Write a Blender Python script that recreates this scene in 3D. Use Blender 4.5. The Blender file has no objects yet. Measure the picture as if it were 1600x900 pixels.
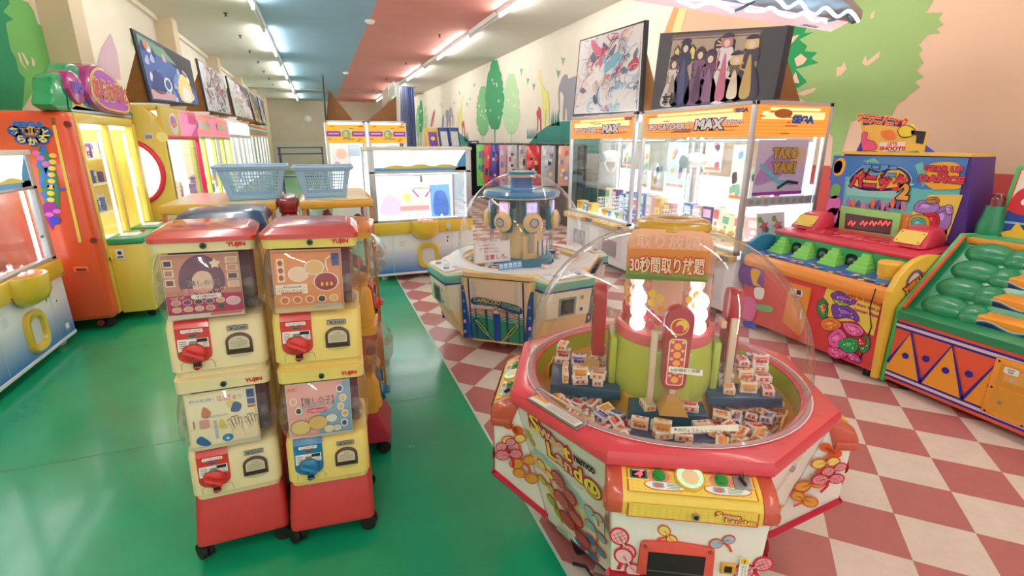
import bpy, bmesh, math, random
from mathutils import Vector, Matrix, noise
S = bpy.context.scene
PI = math.pi; R = math.radians
# ---------------------------------------------------------------- camera
F, PITCH, YAW, EYE = 770.0, R(16.5), R(20.7), 1.7
cd = bpy.data.cameras.new('camera'); cam = bpy.data.objects.new('camera', cd); S.collection.objects.link(cam)
cd.sensor_width = 36; cd.lens = 36 * F / 1600; cd.clip_start = .02; cd.clip_end = 200
cam.location = (0, 0, EYE); cam.rotation_euler = (PI / 2 - PITCH, 0, -YAW); S.camera = cam
# ---------------------------------------------------------------- world, exposure
w = bpy.data.worlds.new('world'); S.world = w; w.use_nodes = True
w.node_tree.nodes['Background'].inputs[0].default_value = (1.0, .97, .92, 1)
w.node_tree.nodes['Background'].inputs[1].default_value = .72
S.view_settings.view_transform = 'Standard'; S.view_settings.look = 'None'
S.view_settings.exposure = 0.7; S.view_settings.gamma = 1; S.view_settings.use_curve_mapping = False
S.cycles.max_bounces = 10; S.cycles.transparent_max_bounces = 24; S.cycles.use_denoising = True
S.cycles.sample_clamp_indirect = 6.0
TUBE = 56.0        # brightness of the ceiling tubes
# ---------------------------------------------------------------- helpers
fw = Vector((math.sin(YAW) * math.cos(PITCH), math.cos(YAW) * math.cos(PITCH), -math.sin(PITCH)))
rt = Vector((math.cos(YAW), -math.sin(YAW), 0)); upv = rt.cross(fw); EYEV = Vector((0, 0, EYE))
def px(x, y, X=None, Y=None, z=None, plane=None):
    "the point of a surface seen at a pixel of the 1600x900 photograph"
    d = fw * F + rt * (x - 800) + upv * (450 - y)
    if plane is not None:
        o, n = plane; return EYEV + d * ((o - EYEV).dot(n) / d.dot(n))
    if X is not None: return EYEV + d * (X / d.x)
    if Y is not None: return EYEV + d * (Y / d.y)
    return EYEV + d * ((z - EYE) / d.z)
def lin(c):
    c = c / 255.0
    return c / 12.92 if c <= .04045 else ((c + .055) / 1.055) ** 2.4
def rgb(r, g, b): return (lin(r), lin(g), lin(b), 1)
MC = {}
def mat(name, col=(200, 200, 200), rough=.45, metal=0, emit=0, coat=0, bump=0, vary=0, scale=8, ior=None):
    if name in MC: return MC[name]
    m = bpy.data.materials.new(name); m.use_nodes = True; nt = m.node_tree; p = nt.nodes['Principled BSDF']
    c = rgb(*col)
    p.inputs['Base Color'].default_value = c; p.inputs['Roughness'].default_value = rough; p.inputs['Metallic'].default_value = metal
    if coat: p.inputs['Coat Weight'].default_value = coat; p.inputs['Coat Roughness'].default_value = .08
    if emit: p.inputs['Emission Color'].default_value = c; p.inputs['Emission Strength'].default_value = emit
    if vary or bump:
        tc = nt.nodes.new('ShaderNodeTexCoord'); n = nt.nodes.new('ShaderNodeTexNoise'); n.inputs['Scale'].default_value = scale; n.inputs['Detail'].default_value = 5
        nt.links.new(tc.outputs['Object'], n.inputs['Vector'])
        if vary:
            r = nt.nodes.new('ShaderNodeMapRange'); r.inputs[1].default_value = .3; r.inputs[2].default_value = .7
            r.inputs[3].default_value = 1 - vary; r.inputs[4].default_value = 1 + vary * .4
            h = nt.nodes.new('ShaderNodeHueSaturation'); h.inputs['Color'].default_value = c
            nt.links.new(n.outputs['Fac'], r.inputs[0]); nt.links.new(r.outputs[0], h.inputs['Value']); nt.links.new(h.outputs[0], p.inputs['Base Color'])
        if bump:
            b = nt.nodes.new('ShaderNodeBump'); b.inputs['Strength'].default_value = bump; b.inputs['Distance'].default_value = .01
            nt.links.new(n.outputs['Fac'], b.inputs['Height']); nt.links.new(b.outputs[0], p.inputs['Normal'])
    MC[name] = m; return m
def clear(name, tint=(255, 255, 255), refl=1.0, haze=0.0):
    "thin clear acrylic or glass: passes light, mirrors by Fresnel"
    if name in MC: return MC[name]
    m = bpy.data.materials.new(name); m.use_nodes = True; nt = m.node_tree; nt.nodes.clear()
    o = nt.nodes.new('ShaderNodeOutputMaterial'); t = nt.nodes.new('ShaderNodeBsdfTransparent'); g = nt.nodes.new('ShaderNodeBsdfGlossy')
    t.inputs[0].default_value = rgb(*tint); g.inputs['Roughness'].default_value = .04
    lw = nt.nodes.new('ShaderNodeLayerWeight'); lw.inputs[0].default_value = .5; pw = nt.nodes.new('ShaderNodeMath'); pw.operation = 'POWER'; pw.inputs[1].default_value = 4.5; nt.links.new(lw.outputs['Facing'], pw.inputs[0])
    f = nt.nodes.new('ShaderNodeMapRange'); f.inputs[3].default_value = .045; f.inputs[4].default_value = .75; nt.links.new(pw.outputs[0], f.inputs[0])
    k = nt.nodes.new('ShaderNodeMath'); k.operation = 'MULTIPLY'; k.inputs[1].default_value = refl
    x = nt.nodes.new('ShaderNodeMixShader'); L = nt.links
    L.new(f.outputs[0], k.inputs[0]); L.new(k.outputs[0], x.inputs[0]); L.new(t.outputs[0], x.inputs[1]); L.new(g.outputs[0], x.inputs[2])
    last = x
    if haze:
        d = nt.nodes.new('ShaderNodeBsdfDiffuse'); d.inputs[0].default_value = rgb(*tint); y = nt.nodes.new('ShaderNodeMixShader'); y.inputs[0].default_value = haze
        L.new(x.outputs[0], y.inputs[1]); L.new(d.outputs[0], y.inputs[2]); last = y
    L.new(last.outputs[0], o.inputs[0]); MC[name] = m; return m
def C(r, g, b, rough=.45): return mat('paint_%d_%d_%d' % (r, g, b), (r, g, b), rough)
class B:
    "collects shapes into one mesh"
    def __init__(s): s.bm = bmesh.new(); s.mats = []
    def mi(s, m):
        if isinstance(m, tuple): m = C(*m)
        if m not in s.mats: s.mats.append(m)
        return s.mats.index(m)
    def face(s, pts, m):
        vs = [s.bm.verts.new(p) for p in pts]
        try: f = s.bm.faces.new(vs); f.material_index = s.mi(m); return f
        except ValueError: return None
    def merge(s, tb, m, T=None):
        k = s.mi(m); mp = {}
        for v in tb.verts: mp[v] = s.bm.verts.new(T @ v.co if T else v.co)
        for f in tb.faces:
            try: s.bm.faces.new([mp[v] for v in f.verts]).material_index = k
            except ValueError: pass
        tb.free(); return s
    def box(s, c, d, m, bev=0, rot=None, seg=2):
        tb = bmesh.new(); bmesh.ops.create_cube(tb, size=1, matrix=Matrix.Diagonal((d[0], d[1], d[2], 1)))
        if bev: bmesh.ops.bevel(tb, geom=list(tb.edges), offset=min(bev, min(d) * .49), segments=seg, affect='EDGES', profile=.5)
        T = Matrix.Translation(c)
        if rot is not None: T = T @ (rot if isinstance(rot, Matrix) else Matrix.Rotation(rot, 4, 'Z'))
        return s.merge(tb, m, T)
    def bx(s, x0, x1, y0, y1, z0, z1, m, bev=0, seg=2):
        return s.box(((x0 + x1) / 2, (y0 + y1) / 2, (z0 + z1) / 2), (abs(x1 - x0), abs(y1 - y0), abs(z1 - z0)), m, bev, seg=seg)
    def hexa(s, lo, hi, m, bev=0):
        "closed solid between two rings of points"
        tb = bmesh.new(); a = [tb.verts.new(p) for p in lo]; b = [tb.verts.new(p) for p in hi]; n = len(a)
        tb.faces.new(a[::-1]); tb.faces.new(b)
        for i in range(n): tb.faces.new((a[i], a[(i + 1) % n], b[(i + 1) % n], b[i]))
        bmesh.ops.recalc_face_normals(tb, faces=tb.faces)
        if bev: bmesh.ops.bevel(tb, geom=list(tb.edges), offset=bev, segments=2, affect='EDGES', profile=.5)
        return s.merge(tb, m)
    def prism(s, pts, n, m, bev=0):
        n = Vector(n); return s.hexa([Vector(p) for p in pts], [Vector(p) + n for p in pts], m, bev)
    def cyl(s, a, b, r, m, r2=None, seg=20, cap=True):
        a = Vector(a); b = Vector(b); d = b - a; r2 = r if r2 is None else r2
        q = d.to_track_quat('Z', 'Y').to_matrix(); k = s.mi(m)
        A = [s.bm.verts.new(a + q @ Vector((r * math.cos(t), r * math.sin(t), 0))) for t in (2 * PI * i / seg for i in range(seg))]
        D = [s.bm.verts.new(b + q @ Vector((r2 * math.cos(t), r2 * math.sin(t), 0))) for t in (2 * PI * i / seg for i in range(seg))]
        for i in range(seg): s.bm.faces.new((A[i], A[(i + 1) % seg], D[(i + 1) % seg], D[i])).material_index = k
        if cap: s.bm.faces.new(A[::-1]).material_index = k; s.bm.faces.new(D).material_index = k
        return s
    def lathe(s, prof, m, c=(0, 0, 0), seg=40, a0=0, a1=2 * PI, sx=1, sy=1, ax=None):
        k = s.mi(m); c = Vector(c); full = abs(a1 - a0 - 2 * PI) < 1e-6; n = seg if full else seg + 1; rings = []
        for r, z in prof:
            if r < 1e-6: v = Vector((0, 0, z)); rings.append([s.bm.verts.new(c + (ax @ v if ax else v))] * n); continue
            ring = []
            for i in range(n):
                t = a0 + (a1 - a0) * i / seg; v = Vector((r * math.cos(t) * sx, r * math.sin(t) * sy, z)); ring.append(s.bm.verts.new(c + (ax @ v if ax else v)))
            rings.append(ring)
        for p, q in zip(rings, rings[1:]):
            for i in range(seg if not full else n):
                j = (i + 1) % n; f = []
                for v in (p[i], p[j], q[j], q[i]):
                    if v not in f: f.append(v)
                if len(f) > 2:
                    try: s.bm.faces.new(f).material_index = k
                    except ValueError: pass
        return s
    def ball(s, c, r, m, seg=20, sc=(1, 1, 1), rot=None):
        tb = bmesh.new(); bmesh.ops.create_uvsphere(tb, u_segments=seg, v_segments=max(6, seg // 2), radius=r)
        T = Matrix.Translation(c) @ (rot if rot is not None else Matrix()) @ Matrix.Diagonal((*sc, 1)); return s.merge(tb, m, T)
    def tube(s, pts, r, m, seg=8, closed=False):
        pts = [Vector(p) for p in pts]; k = s.mi(m); rings = []; n = len(pts); prev = None
        for i, p in enumerate(pts):
            a = pts[(i - 1) % n] if (i or closed) else p; b = pts[(i + 1) % n] if (i < n - 1 or closed) else p
            d = (b - a).normalized()
            if prev is None: u = d.orthogonal().normalized()
            else: u = (prev - d * prev.dot(d)).normalized()
            prev = u; v = d.cross(u); rr = r[i] if isinstance(r, (list, tuple)) else r
            rings.append([s.bm.verts.new(p + (u * math.cos(t) + v * math.sin(t)) * rr) for t in (2 * PI * j / seg for j in range(seg))])
        for i in range(n if closed else n - 1):
            p, q = rings[i], rings[(i + 1) % n]
            for j in range(seg): s.bm.faces.new((p[j], p[(j + 1) % seg], q[(j + 1) % seg], q[j])).material_index = k
        if not closed: s.bm.faces.new(rings[0][::-1]).material_index = k; s.bm.faces.new(rings[-1]).material_index = k
        return s
class Fr:
    "a flat panel: origin, unit axes u (right) and v (up); art is laid on it in thin layers"
    def __init__(s, o, u, v): s.o = Vector(o); s.u = Vector(u).normalized(); v = Vector(v); s.n = s.u.cross(v).normalized(); s.v = s.n.cross(s.u)
    def at(s, x, y, k=0): return s.o + s.u * x + s.v * y + s.n * (k * .0012 + .0006)
    def inv(s, p): d = Vector(p) - s.o; return (d.dot(s.u), d.dot(s.v))
def smooth(pts, k=5):
    out = []; n = len(pts)
    for i in range(n):
        p0, p1, p2, p3 = (Vector(pts[(i + j) % n]) for j in (-1, 0, 1, 2))
        for q in range(k):
            t = q / k
            out.append(tuple(.5 * ((2 * p1) + (p2 - p0) * t + (2 * p0 - 5 * p1 + 4 * p2 - p3) * t * t + (3 * p1 - p0 - 3 * p2 + p3) * t ** 3)))
    return out
TXT = {}
def text_mesh(body, bold=0.0, shear=0.0):
    key = (body, bold, shear)
    if key in TXT: return TXT[key]
    cu = bpy.data.curves.new('lettering', 'FONT'); cu.body = body; cu.size = 1; cu.offset = bold; cu.shear = shear; cu.resolution_u = 3
    ob = bpy.data.objects.new('lettering', cu); S.collection.objects.link(ob); bpy.context.view_layer.update()
    me = ob.evaluated_get(bpy.context.evaluated_depsgraph_get()).to_mesh()
    vs = [tuple(v.co) for v in me.vertices]; fs = [tuple(p.vertices) for p in me.polygons]
    bpy.data.objects.remove(ob); bpy.data.curves.remove(cu)
    if vs:
        x0 = min(v[0] for v in vs); x1 = max(v[0] for v in vs); y0 = min(v[1] for v in vs); y1 = max(v[1] for v in vs)
    else: x0 = x1 = y0 = y1 = 0
    TXT[key] = (vs, fs, x0, x1, y0, y1); return TXT[key]
class Art:
    "flat shapes printed on one panel, kept in one mesh"
    def __init__(s, fr, b=None, k=0): s.fr = fr; s.b = b or B(); s.k = k; s.sv = 1
    def poly(s, pts, m, k=1): s.b.face([s.fr.at(x, y * s.sv, s.k + k) for x, y in pts], m); return s
    def blob(s, pts, m, k=1, n=5, out=None, ow=.004):
        P = smooth(pts, n)
        if out:
            s.line(P + [P[0]], ow, out, k - .5)
        return s.poly(P, m, k)
    def rect(s, x0, y0, x1, y1, m, k=1): return s.poly([(x0, y0), (x1, y0), (x1, y1), (x0, y1)], m, k)
    def rrect(s, x0, y0, x1, y1, r, m, k=1):
        P = []
        for cx, cy, a in ((x1 - r, y1 - r, 0), (x0 + r, y1 - r, 90), (x0 + r, y0 + r, 180), (x1 - r, y0 + r, 270)):
            P += [(cx + r * math.cos(R(a + q)), cy + r * math.sin(R(a + q))) for q in (0, 30, 60, 90)]
        return s.poly(P, m, k)
    def disc(s, x, y, r, m, k=1, ry=None, seg=20, rot=0):
        ry = ry or r; c, d = math.cos(rot), math.sin(rot)
        return s.poly([(x + r * math.cos(t) * c - ry * math.sin(t) * d, y + r * math.cos(t) * d + ry * math.sin(t) * c) for t in (2 * PI * i / seg for i in range(seg))], m, k)
    def ring(s, x, y, r, r2, m, k=1, ry=None, seg=24):
        q = (ry or r) / r
        for i in range(seg):
            a, b = 2 * PI * i / seg, 2 * PI * (i + 1) / seg
            s.poly([(x + r * math.cos(a), y + q * r * math.sin(a)), (x + r * math.cos(b), y + q * r * math.sin(b)), (x + r2 * math.cos(b), y + q * r2 * math.sin(b)), (x + r2 * math.cos(a), y + q * r2 * math.sin(a))], m, k)
        return s
    def star(s, x, y, r, m, n=5, q=.45, rot=0, k=1):
        return s.poly([(x + (r if i % 2 == 0 else r * q) * math.cos(rot + PI / 2 + PI * i / n), y + (r if i % 2 == 0 else r * q) * math.sin(rot + PI / 2 + PI * i / n)) for i in range(2 * n)], m, k)
    def line(s, pts, w_, m, k=1):
        P = [Vector(p) for p in pts]; n = len(P); cl = n > 2 and (P[0] - P[-1]).length < 1e-7; off = []
        for i, p in enumerate(P):
            a = P[i - 1] if i else (P[-2] if cl else p); b = P[i + 1] if i < n - 1 else (P[1] if cl else p)
            d = (b - a)
            d = d.normalized() if d.length > 1e-9 else Vector((1, 0)); ww = w_[i] if isinstance(w_, (list, tuple)) else w_
            off.append(Vector((-d.y, d.x)) * ww / 2)
        for i in range(n - 1):
            s.poly([tuple(P[i] - off[i]), tuple(P[i + 1] - off[i + 1]), tuple(P[i + 1] + off[i + 1]), tuple(P[i] + off[i])], m, k)
        return s
    def text(s, body, x, y, h, m, k=2, w_=None, bold=0.0, out=None, ob=.04, rot=0, shear=0, align='c', sq=1.0):
        vs, fs, x0, x1, y0, y1 = text_mesh(body, bold, shear)
        if not vs: return s
        sc = h / max(y1 - y0, .2); sx = (w_ / (x1 - x0)) if w_ else sc * sq
        ax = {'c': (x0 + x1) / 2, 'l': x0, 'r': x1}[align]; ay = (y0 + y1) / 2; c, d = math.cos(rot), math.sin(rot)
        def put(vs, fs, m, k):
            mi_ = s.b.mi(m); nv = []
            for v in vs:
                a, e = (v[0] - ax) * sx, (v[1] - ay) * sc; nv.append(s.b.bm.verts.new(s.fr.at(x + a * c - e * d, (y + a * d + e * c) * s.sv, s.k + k)))
            for f in fs:
                try: s.b.bm.faces.new([nv[i] for i in f]).material_index = mi_
                except ValueError: pass
        put(vs, fs, m, k)
        if out:
            t = text_mesh(body, bold + ob, shear); put(t[0], t[1], out, k - .5)
        return s
COL = S.collection
class Thing:
    def __init__(s, name, label, cat, loc=(0, 0, 0), rz=0, group=None):
        o = bpy.data.objects.new(name, None); COL.objects.link(o); o.empty_display_size = .1
        o.location = loc; o.rotation_euler = (0, 0, rz); o['label'] = label; o['category'] = cat
        if group: o['group'] = group
        s.o = o; s.T = Matrix.Translation(loc) @ Matrix.Rotation(rz, 4, 'Z'); s.Ti = s.T.inverted()
    def L(s, p): return s.Ti @ Vector(p)
    def part(s, name, b, parent=None, world=False, **kw):
        if isinstance(b, Art): b = b.b
        return link(name, b, parent or s.o, s.Ti if world else None, **kw)
def link(name, b, parent=None, T=None, label=None, kind=None, flat=False, recalc=True):
    if isinstance(b, Art): b = b.b
    me = bpy.data.meshes.new(name)
    if T is not None: b.bm.transform(T)
    b.bm.to_mesh(me); b.bm.free()
    for m in b.mats: me.materials.append(m)
    if not flat:
        me.shade_smooth(); me.set_sharp_from_angle(angle=R(38))
    o = bpy.data.objects.new(name, me); COL.objects.link(o)
    if parent: o.parent = parent
    if label: o['label'] = label
    if kind: o['kind'] = kind
    return o
def solo(name, b, label, cat, group=None, kind=None, origin=None):
    "a thing that is one mesh; its origin goes to its base"
    if origin is not None: b.bm.transform(Matrix.Translation(-Vector(origin)))
    o = link(name, b)
    if origin is not None: o.location = origin
    o['label'] = label; o['category'] = cat
    if group: o['group'] = group
    if kind: o['kind'] = kind
    return o
def dup(root, loc=None, rz=None, label=None, group=None):
    def cp(o, par):
        c = o.copy(); COL.objects.link(c)
        if par: c.parent = par
        for ch in o.children: cp(ch, c)
        return c
    r = cp(root, None)
    if loc is not None: r.location = loc
    if rz is not None: r.rotation_euler = (0, 0, rz)
    if label: r['label'] = label
    if group: r['group'] = group
    return r
rnd = random.Random(7)
WHITE = mat('white_enamel', (238, 238, 236), .35); STEEL = mat('steel', (190, 190, 192), .28, 1); DARK = mat('black_plastic', (22, 22, 24), .45)
ALU = mat('aluminium_frame', (205, 206, 210), .32, .6); RUB = mat('black_rubber', (14, 14, 14), .7); GLASS = clear('window_glass', (250, 253, 253), .9); DOME = clear('dome_acrylic', (255, 255, 255), 1.0, .01)
WL = mat('lit_white_panel', (255, 255, 255), .5, emit=2.2)
# ================================================================ the room
HC, H_ = 4.1, 2.4
XL, XR, YN, YF = -2.8, 5.28, -3.0, 34.0
def floor_mats():
    m = mat('green_vinyl', (16, 158, 108), .2, vary=.1, scale=3, coat=.25)
    nt = m.node_tree; p = nt.nodes['Principled BSDF']; tc = nt.nodes['Texture Coordinate']
    n = nt.nodes.new('ShaderNodeTexNoise'); n.inputs['Scale'].default_value = 2.2; n.inputs['Detail'].default_value = 8
    mr = nt.nodes.new('ShaderNodeMapRange'); mr.inputs[3].default_value = .14; mr.inputs[4].default_value = .34
    nt.links.new(tc.outputs['Object'], n.inputs[0]); nt.links.new(n.outputs[0], mr.inputs[0]); nt.links.new(mr.outputs[0], p.inputs['Roughness'])
    nb = nt.nodes.new('ShaderNodeTexNoise'); nb.inputs['Scale'].default_value = 220; b = nt.nodes.new('ShaderNodeBump'); b.inputs['Strength'].default_value = .12; b.inputs['Distance'].default_value = .002
    nt.links.new(tc.outputs['Object'], nb.inputs[0]); nt.links.new(nb.outputs[0], b.inputs['Height']); nt.links.new(b.outputs[0], p.inputs['Normal'])
    g = bpy.data.materials.new('checker_tiles'); g.use_nodes = True; nt = g.node_tree; p = nt.nodes['Principled BSDF']; L = nt.links
    tc = nt.nodes.new('ShaderNodeTexCoord'); mp = nt.nodes.new('ShaderNodeMapping'); s = 1 / .305
    mp.inputs['Rotation'].default_value = (0, 0, R(45)); mp.inputs['Scale'].default_value = (s, s, 1); mp.inputs['Location'].default_value = (-.816, -.292, .5)
    ck = nt.nodes.new('ShaderNodeTexChecker'); ck.inputs['Scale'].default_value = 1
    ck.inputs[1].default_value = rgb(226, 212, 198); ck.inputs[2].default_value = rgb(184, 112, 110)
    n = nt.nodes.new('ShaderNodeTexNoise'); n.inputs['Scale'].default_value = 9; n.inputs['Detail'].default_value = 8; n.inputs['Roughness'].default_value = .75
    mr = nt.nodes.new('ShaderNodeMapRange'); mr.inputs[1].default_value = .3; mr.inputs[2].default_value = .7; mr.inputs[3].default_value = .9; mr.inputs[4].default_value = 1.05
    hs = nt.nodes.new('ShaderNodeHueSaturation')
    L.new(tc.outputs['Object'], mp.inputs[0]); L.new(mp.outputs[0], ck.inputs[0]); L.new(tc.outputs['Object'], n.inputs[0]); L.new(n.outputs[0], mr.inputs[0])
    L.new(ck.outputs[0], hs.inputs['Color']); L.new(mr.outputs[0], hs.inputs['Value'])
    # dark joint lines between tiles
    sx = nt.nodes.new('ShaderNodeSeparateXYZ'); L.new(mp.outputs[0], sx.inputs[0]); js = []
    for ax in (0, 1):
        fr = nt.nodes.new('ShaderNodeMath'); fr.operation = 'PINGPONG'; fr.inputs[1].default_value = .5; L.new(sx.outputs[ax], fr.inputs[0])
        js.append(fr)
    mn = nt.nodes.new('ShaderNodeMath'); mn.operation = 'MINIMUM'; L.new(js[0].outputs[0], mn.inputs[0]); L.new(js[1].outputs[0], mn.inputs[1])
    m2 = nt.nodes.new('ShaderNodeMapRange'); m2.inputs[1].default_value = .002; m2.inputs[2].default_value = .007; m2.inputs[3].default_value = .8; m2.inputs[4].default_value = 1; L.new(mn.outputs[0], m2.inputs[0])
    mx = nt.nodes.new('ShaderNodeMixRGB'); mx.blend_type = 'MULTIPLY'; mx.inputs[0].default_value = 1; L.new(hs.outputs[0], mx.inputs[1]); L.new(m2.outputs[0], mx.inputs[2])
    L.new(mx.outputs[0], p.inputs['Base Color']); p.inputs['Roughness'].default_value = .3
    return m, g
GREEN, CHECK = floor_mats()
b = B(); b.bx(XL - .1, .78, YN, YF, -.1, 0, GREEN); b.bx(.78, XR + .1, YN, YF, -.1, 0, CHECK)
b.face([(.775, YN, .0008), (.79, YN, .0008), (.79, YF, .0008), (.775, YF, .0008)], (200, 215, 205))
for x, y0, y1 in ((-.62, YN, YF), ):
    b.face([(x, y0, .0006), (x + .004, y0, .0006), (x + .004, y1, .0006), (x, y1, .0006)], (10, 110, 80))
for y in (-.6, 1.25, 3.08, 4.9, 6.75, 8.6): b.face([(XL, y, .0006), (.78, y, .0006), (.78, y + .004, .0006), (XL, y + .004, .0006)], (10, 110, 80))
o = link('floor', b, kind='structure')
CW = mat('ceiling_white', (226, 222, 214), .8, vary=.03, scale=2); CB = mat('ceiling_blue', (150, 186, 214), .8, vary=.04, scale=2); CP = mat('ceiling_pink', (226, 150, 142), .8, vary=.04, scale=2)
b = B(); e = [XL - .1, -.345 * H_, .515 * H_, 1.46 * H_, XR + .1]
for i, m in enumerate((CW, CB, CP, CW)): b.bx(e[i], e[i + 1], YN, YF, HC, HC + .1, m)
link('ceiling', b, kind='structure')
b = B(); b.bx(XL, XR, 26.8, 26.9, HC - .05, HC - .001, (150, 140, 135)); link('trim_1', b, kind='structure')
WALL = mat('wall_cream', (236, 228, 214), .85, vary=.05, scale=1.2, bump=.1); WB = mat('wall_tan', (212, 199, 178), .85, vary=.05, scale=1.5); WB2 = mat('wall_light_tan', (216, 205, 186), .85, vary=.05, scale=1.5)
b = B(); b.bx(XL, XR, YF, YF + .1, 0, 1.75, WB2); b.bx(XL, XR, YF, YF + .1, 1.75, HC, WB); link('wall_back', b, kind='structure')
b = B(); b.bx(XL - .1, XL, YN, YF, 0, HC, WALL)
for i in range(-1, 6):
    y = (3.2 + 2.09 * i) * H_
    b.bx(XL, XL + .3, y, y + .42, 0, HC, mat('pilaster_cream', (226, 208, 180), .85, vary=.05, scale=1.2))
link('wall_left', b, kind='structure')
b = B(); b.bx(XL, XL + .07, YN, YF, HC - .09, HC, (240, 232, 215)); link('trim_2', b, kind='structure')
b = B(); b.bx(XR, XR + .1, YN, YF, 0, HC, WALL); link('wall_right', b, kind='structure')
# ---- ceiling lights
TM = mat('fluorescent_tube', (255, 252, 244), .4, emit=TUBE); FXM = mat('fixture_enamel', (232, 232, 230), .4)
def fixture(x, y0, L, label, lit=True):
    t = Thing('ceiling_light', label, 'ceiling light', (x, y0 + L / 2, HC), 0, 'fluorescent battens on the ceiling'); n = 2 if L > 2 else 1
    b = B(); b.prism([(-.06, -L / 2, -.001), (.06, -L / 2, -.001), (.035, -L / 2, -.075), (-.035, -L / 2, -.075)], (0, L, 0), FXM); t.part('housing', b)
    for i in range(n):
        a = -L / 2 + .04 + i * L / n; c = a + L / n - .08
        b = B(); b.cyl((0, a + .03, -.11), (0, c - .03, -.11), .018, TM if lit else FXM, seg=12); t.part('tube', b)
        for q in (a, c): b = B(); b.bx(-.022, .022, q - .015, q + .015, -.13, -.07, FXM); t.part('lamp_holder', b)
for j in range(7):
    y = 2.1 + 5.4 * (j - 1) if j else -2.6
    w_ = ['nearest the entrance', 'above the near cabinets', 'second along', 'third along', 'fourth along', 'fifth along', 'last before the back wall'][j]
    fixture(-.35 * H_, y, 3.4, 'lit fluorescent batten between the white and blue ceiling bands, ' + w_)
    if j < 6: fixture(-.35 * H_, y + 3.45, 1.9, 'unlit fluorescent batten between the white and blue ceiling bands, ' + w_, False)
    fixture(1.45 * H_, y - 1.0, 3.4, 'lit fluorescent batten between the pink and white ceiling bands, ' + w_)
    if j < 6: fixture(1.45 * H_, y + 2.45, 1.9, 'unlit fluorescent batten between the pink and white ceiling bands, ' + w_, False)
for i, (x, y) in enumerate([(352, 20), (375, 55), (390, 79), (403, 96), (412, 111), (420, 122), (426, 131), (431, 138), (687, 54), (634, 98), (604, 122), (583, 139)]):
    p = px(x, y, z=HC); t = Thing('sprinkler_head', ('small dark sprinkler head on the left white ceiling strip' if i < 8 else 'small dark sprinkler head on the pink ceiling band'), 'sprinkler', p, 0, 'ceiling sprinklers left' if i < 8 else 'ceiling sprinklers on the pink band')
    b = B(); b.lathe([(0, 0), (.04, 0), (.035, -.012), (.014, -.02), (.014, -.05), (.03, -.055), (.03, -.06), (0, -.06)], mat('sprinkler_bronze', (70, 60, 55), .5, .5), seg=12); t.part('nozzle', b)
for i, (x, y) in enumerate([(578, 32), (540, 113)]):
    p = px(x, y, z=HC); b = B(); b.lathe([(0, 0), (.1, 0), (.1, -.03), (.06, -.06), (0, -.065)], WHITE, p, seg=20)
    solo('smoke_detector', b, ['round white smoke detector on the ceiling colour seam, the nearer one', 'round white smoke detector on the ceiling colour seam, the farther one'][i], 'smoke detector', origin=p)
p = px(481, 186, Y=YF); b = B(); b.lathe([(0, 0), (.2, 0), (.2, .05), (.14, .08), (0, .08)], WHITE, (p.x, YF - .002, p.z), seg=24, ax=Matrix.Rotation(PI / 2, 3, 'X')); solo('speaker', b, 'round white wall speaker high on the tan back wall', 'speaker', origin=(p.x, YF - .002, p.z))
# hanging blue curtain in the far right corner
b = B(); m = mat('blue_stripe_cloth', (122, 140, 196), .8); m2 = mat('pale_stripe_cloth', (206, 210, 228), .8)
y0, y1 = 23.2, 24.6; n = 30; P = [(px(623, 200, Y=23.4).x + (px(650, 200, Y=23.4).x - px(623, 200, Y=23.4).x) * i / n, 23.4 + .07 * math.sin(i * 1.9)) for i in range(n + 1)]
for i in range(n):
    (x0, ya), (x1, yb) = P[i], P[i + 1]
    b.hexa([(x0, ya, 0.05), (x1, yb, 0.05), (x1, yb + .01, 0.05), (x0, ya + .01, 0.05)], [(x0, ya, HC - .1), (x1, yb, HC - .1), (x1, yb + .01, HC - .1), (x0, ya + .01, HC - .1)], m2 if i % 3 == 2 else m)
c = P[n // 2]; t = Thing('curtain', 'tall blue striped curtain in the far right corner', 'curtain', (c[0], c[1], 0)); t.part('cloth', b, world=True)
b = B(); b.cyl((P[0][0] - .1, 23.4, HC - .08), (P[-1][0] + .1, 23.4, HC - .08), .02, STEEL); t.part('curtain_rail', b, world=True)
# ================================================================ capsule toy stands
CAPR = clear('clear_globe', (252, 250, 248), .9, .03); MAROON = mat('maroon_plastic', (120, 22, 50), .4)
REDL = mat('lid_red', (206, 66, 56), .22, coat=.5); CREAM = mat('cream_plastic', (242, 222, 172), .38, vary=.04, scale=10); YEL = mat('butter_plastic', (244, 214, 120), .36, vary=.04, scale=10)
BASER = mat('base_red', (205, 62, 58), .42, vary=.06, scale=9, bump=.05); BROWN = mat('smoke_brown', (88, 58, 50), .3, coat=.4); ORG = mat('amber_plastic', (240, 168, 60), .35)
def caster(t, x, y, r=.035, m=None, w_=.028, parent=None, rz=.4):
    b = B(); c, s_ = math.cos(rz), math.sin(rz)
    for q in (-1, 1):
        b.cyl((x + q * w_ * .95 * c - q * .003, y + q * w_ * .95 * s_, r), (x + q * .004 * c, y + q * .004 * s_, r), r, m or RUB, seg=16)
    b.cyl((x - w_ * .6 * c, y - w_ * .6 * s_, r), (x + w_ * .6 * c, y + w_ * .6 * s_, r), .008, STEEL, seg=8)
    b.box((x, y, r * 2 + .006), (.034, .034, .022), DARK, .004); t.part('caster', b, parent)
def ringpts(x0, x1, y0, y1, z, r=.03, n=4):
    P = []
    for cx, cy, a in ((x1 - r, y1 - r, 0), (x0 + r, y1 - r, 90), (x0 + r, y0 + r, 180), (x1 - r, y0 + r, 270)):
        P += [Vector((cx + r * math.cos(R(a + 90 * q / n)), cy + r * math.sin(R(a + 90 * q / n)), z)) for q in range(n + 1)]
    return P
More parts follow.
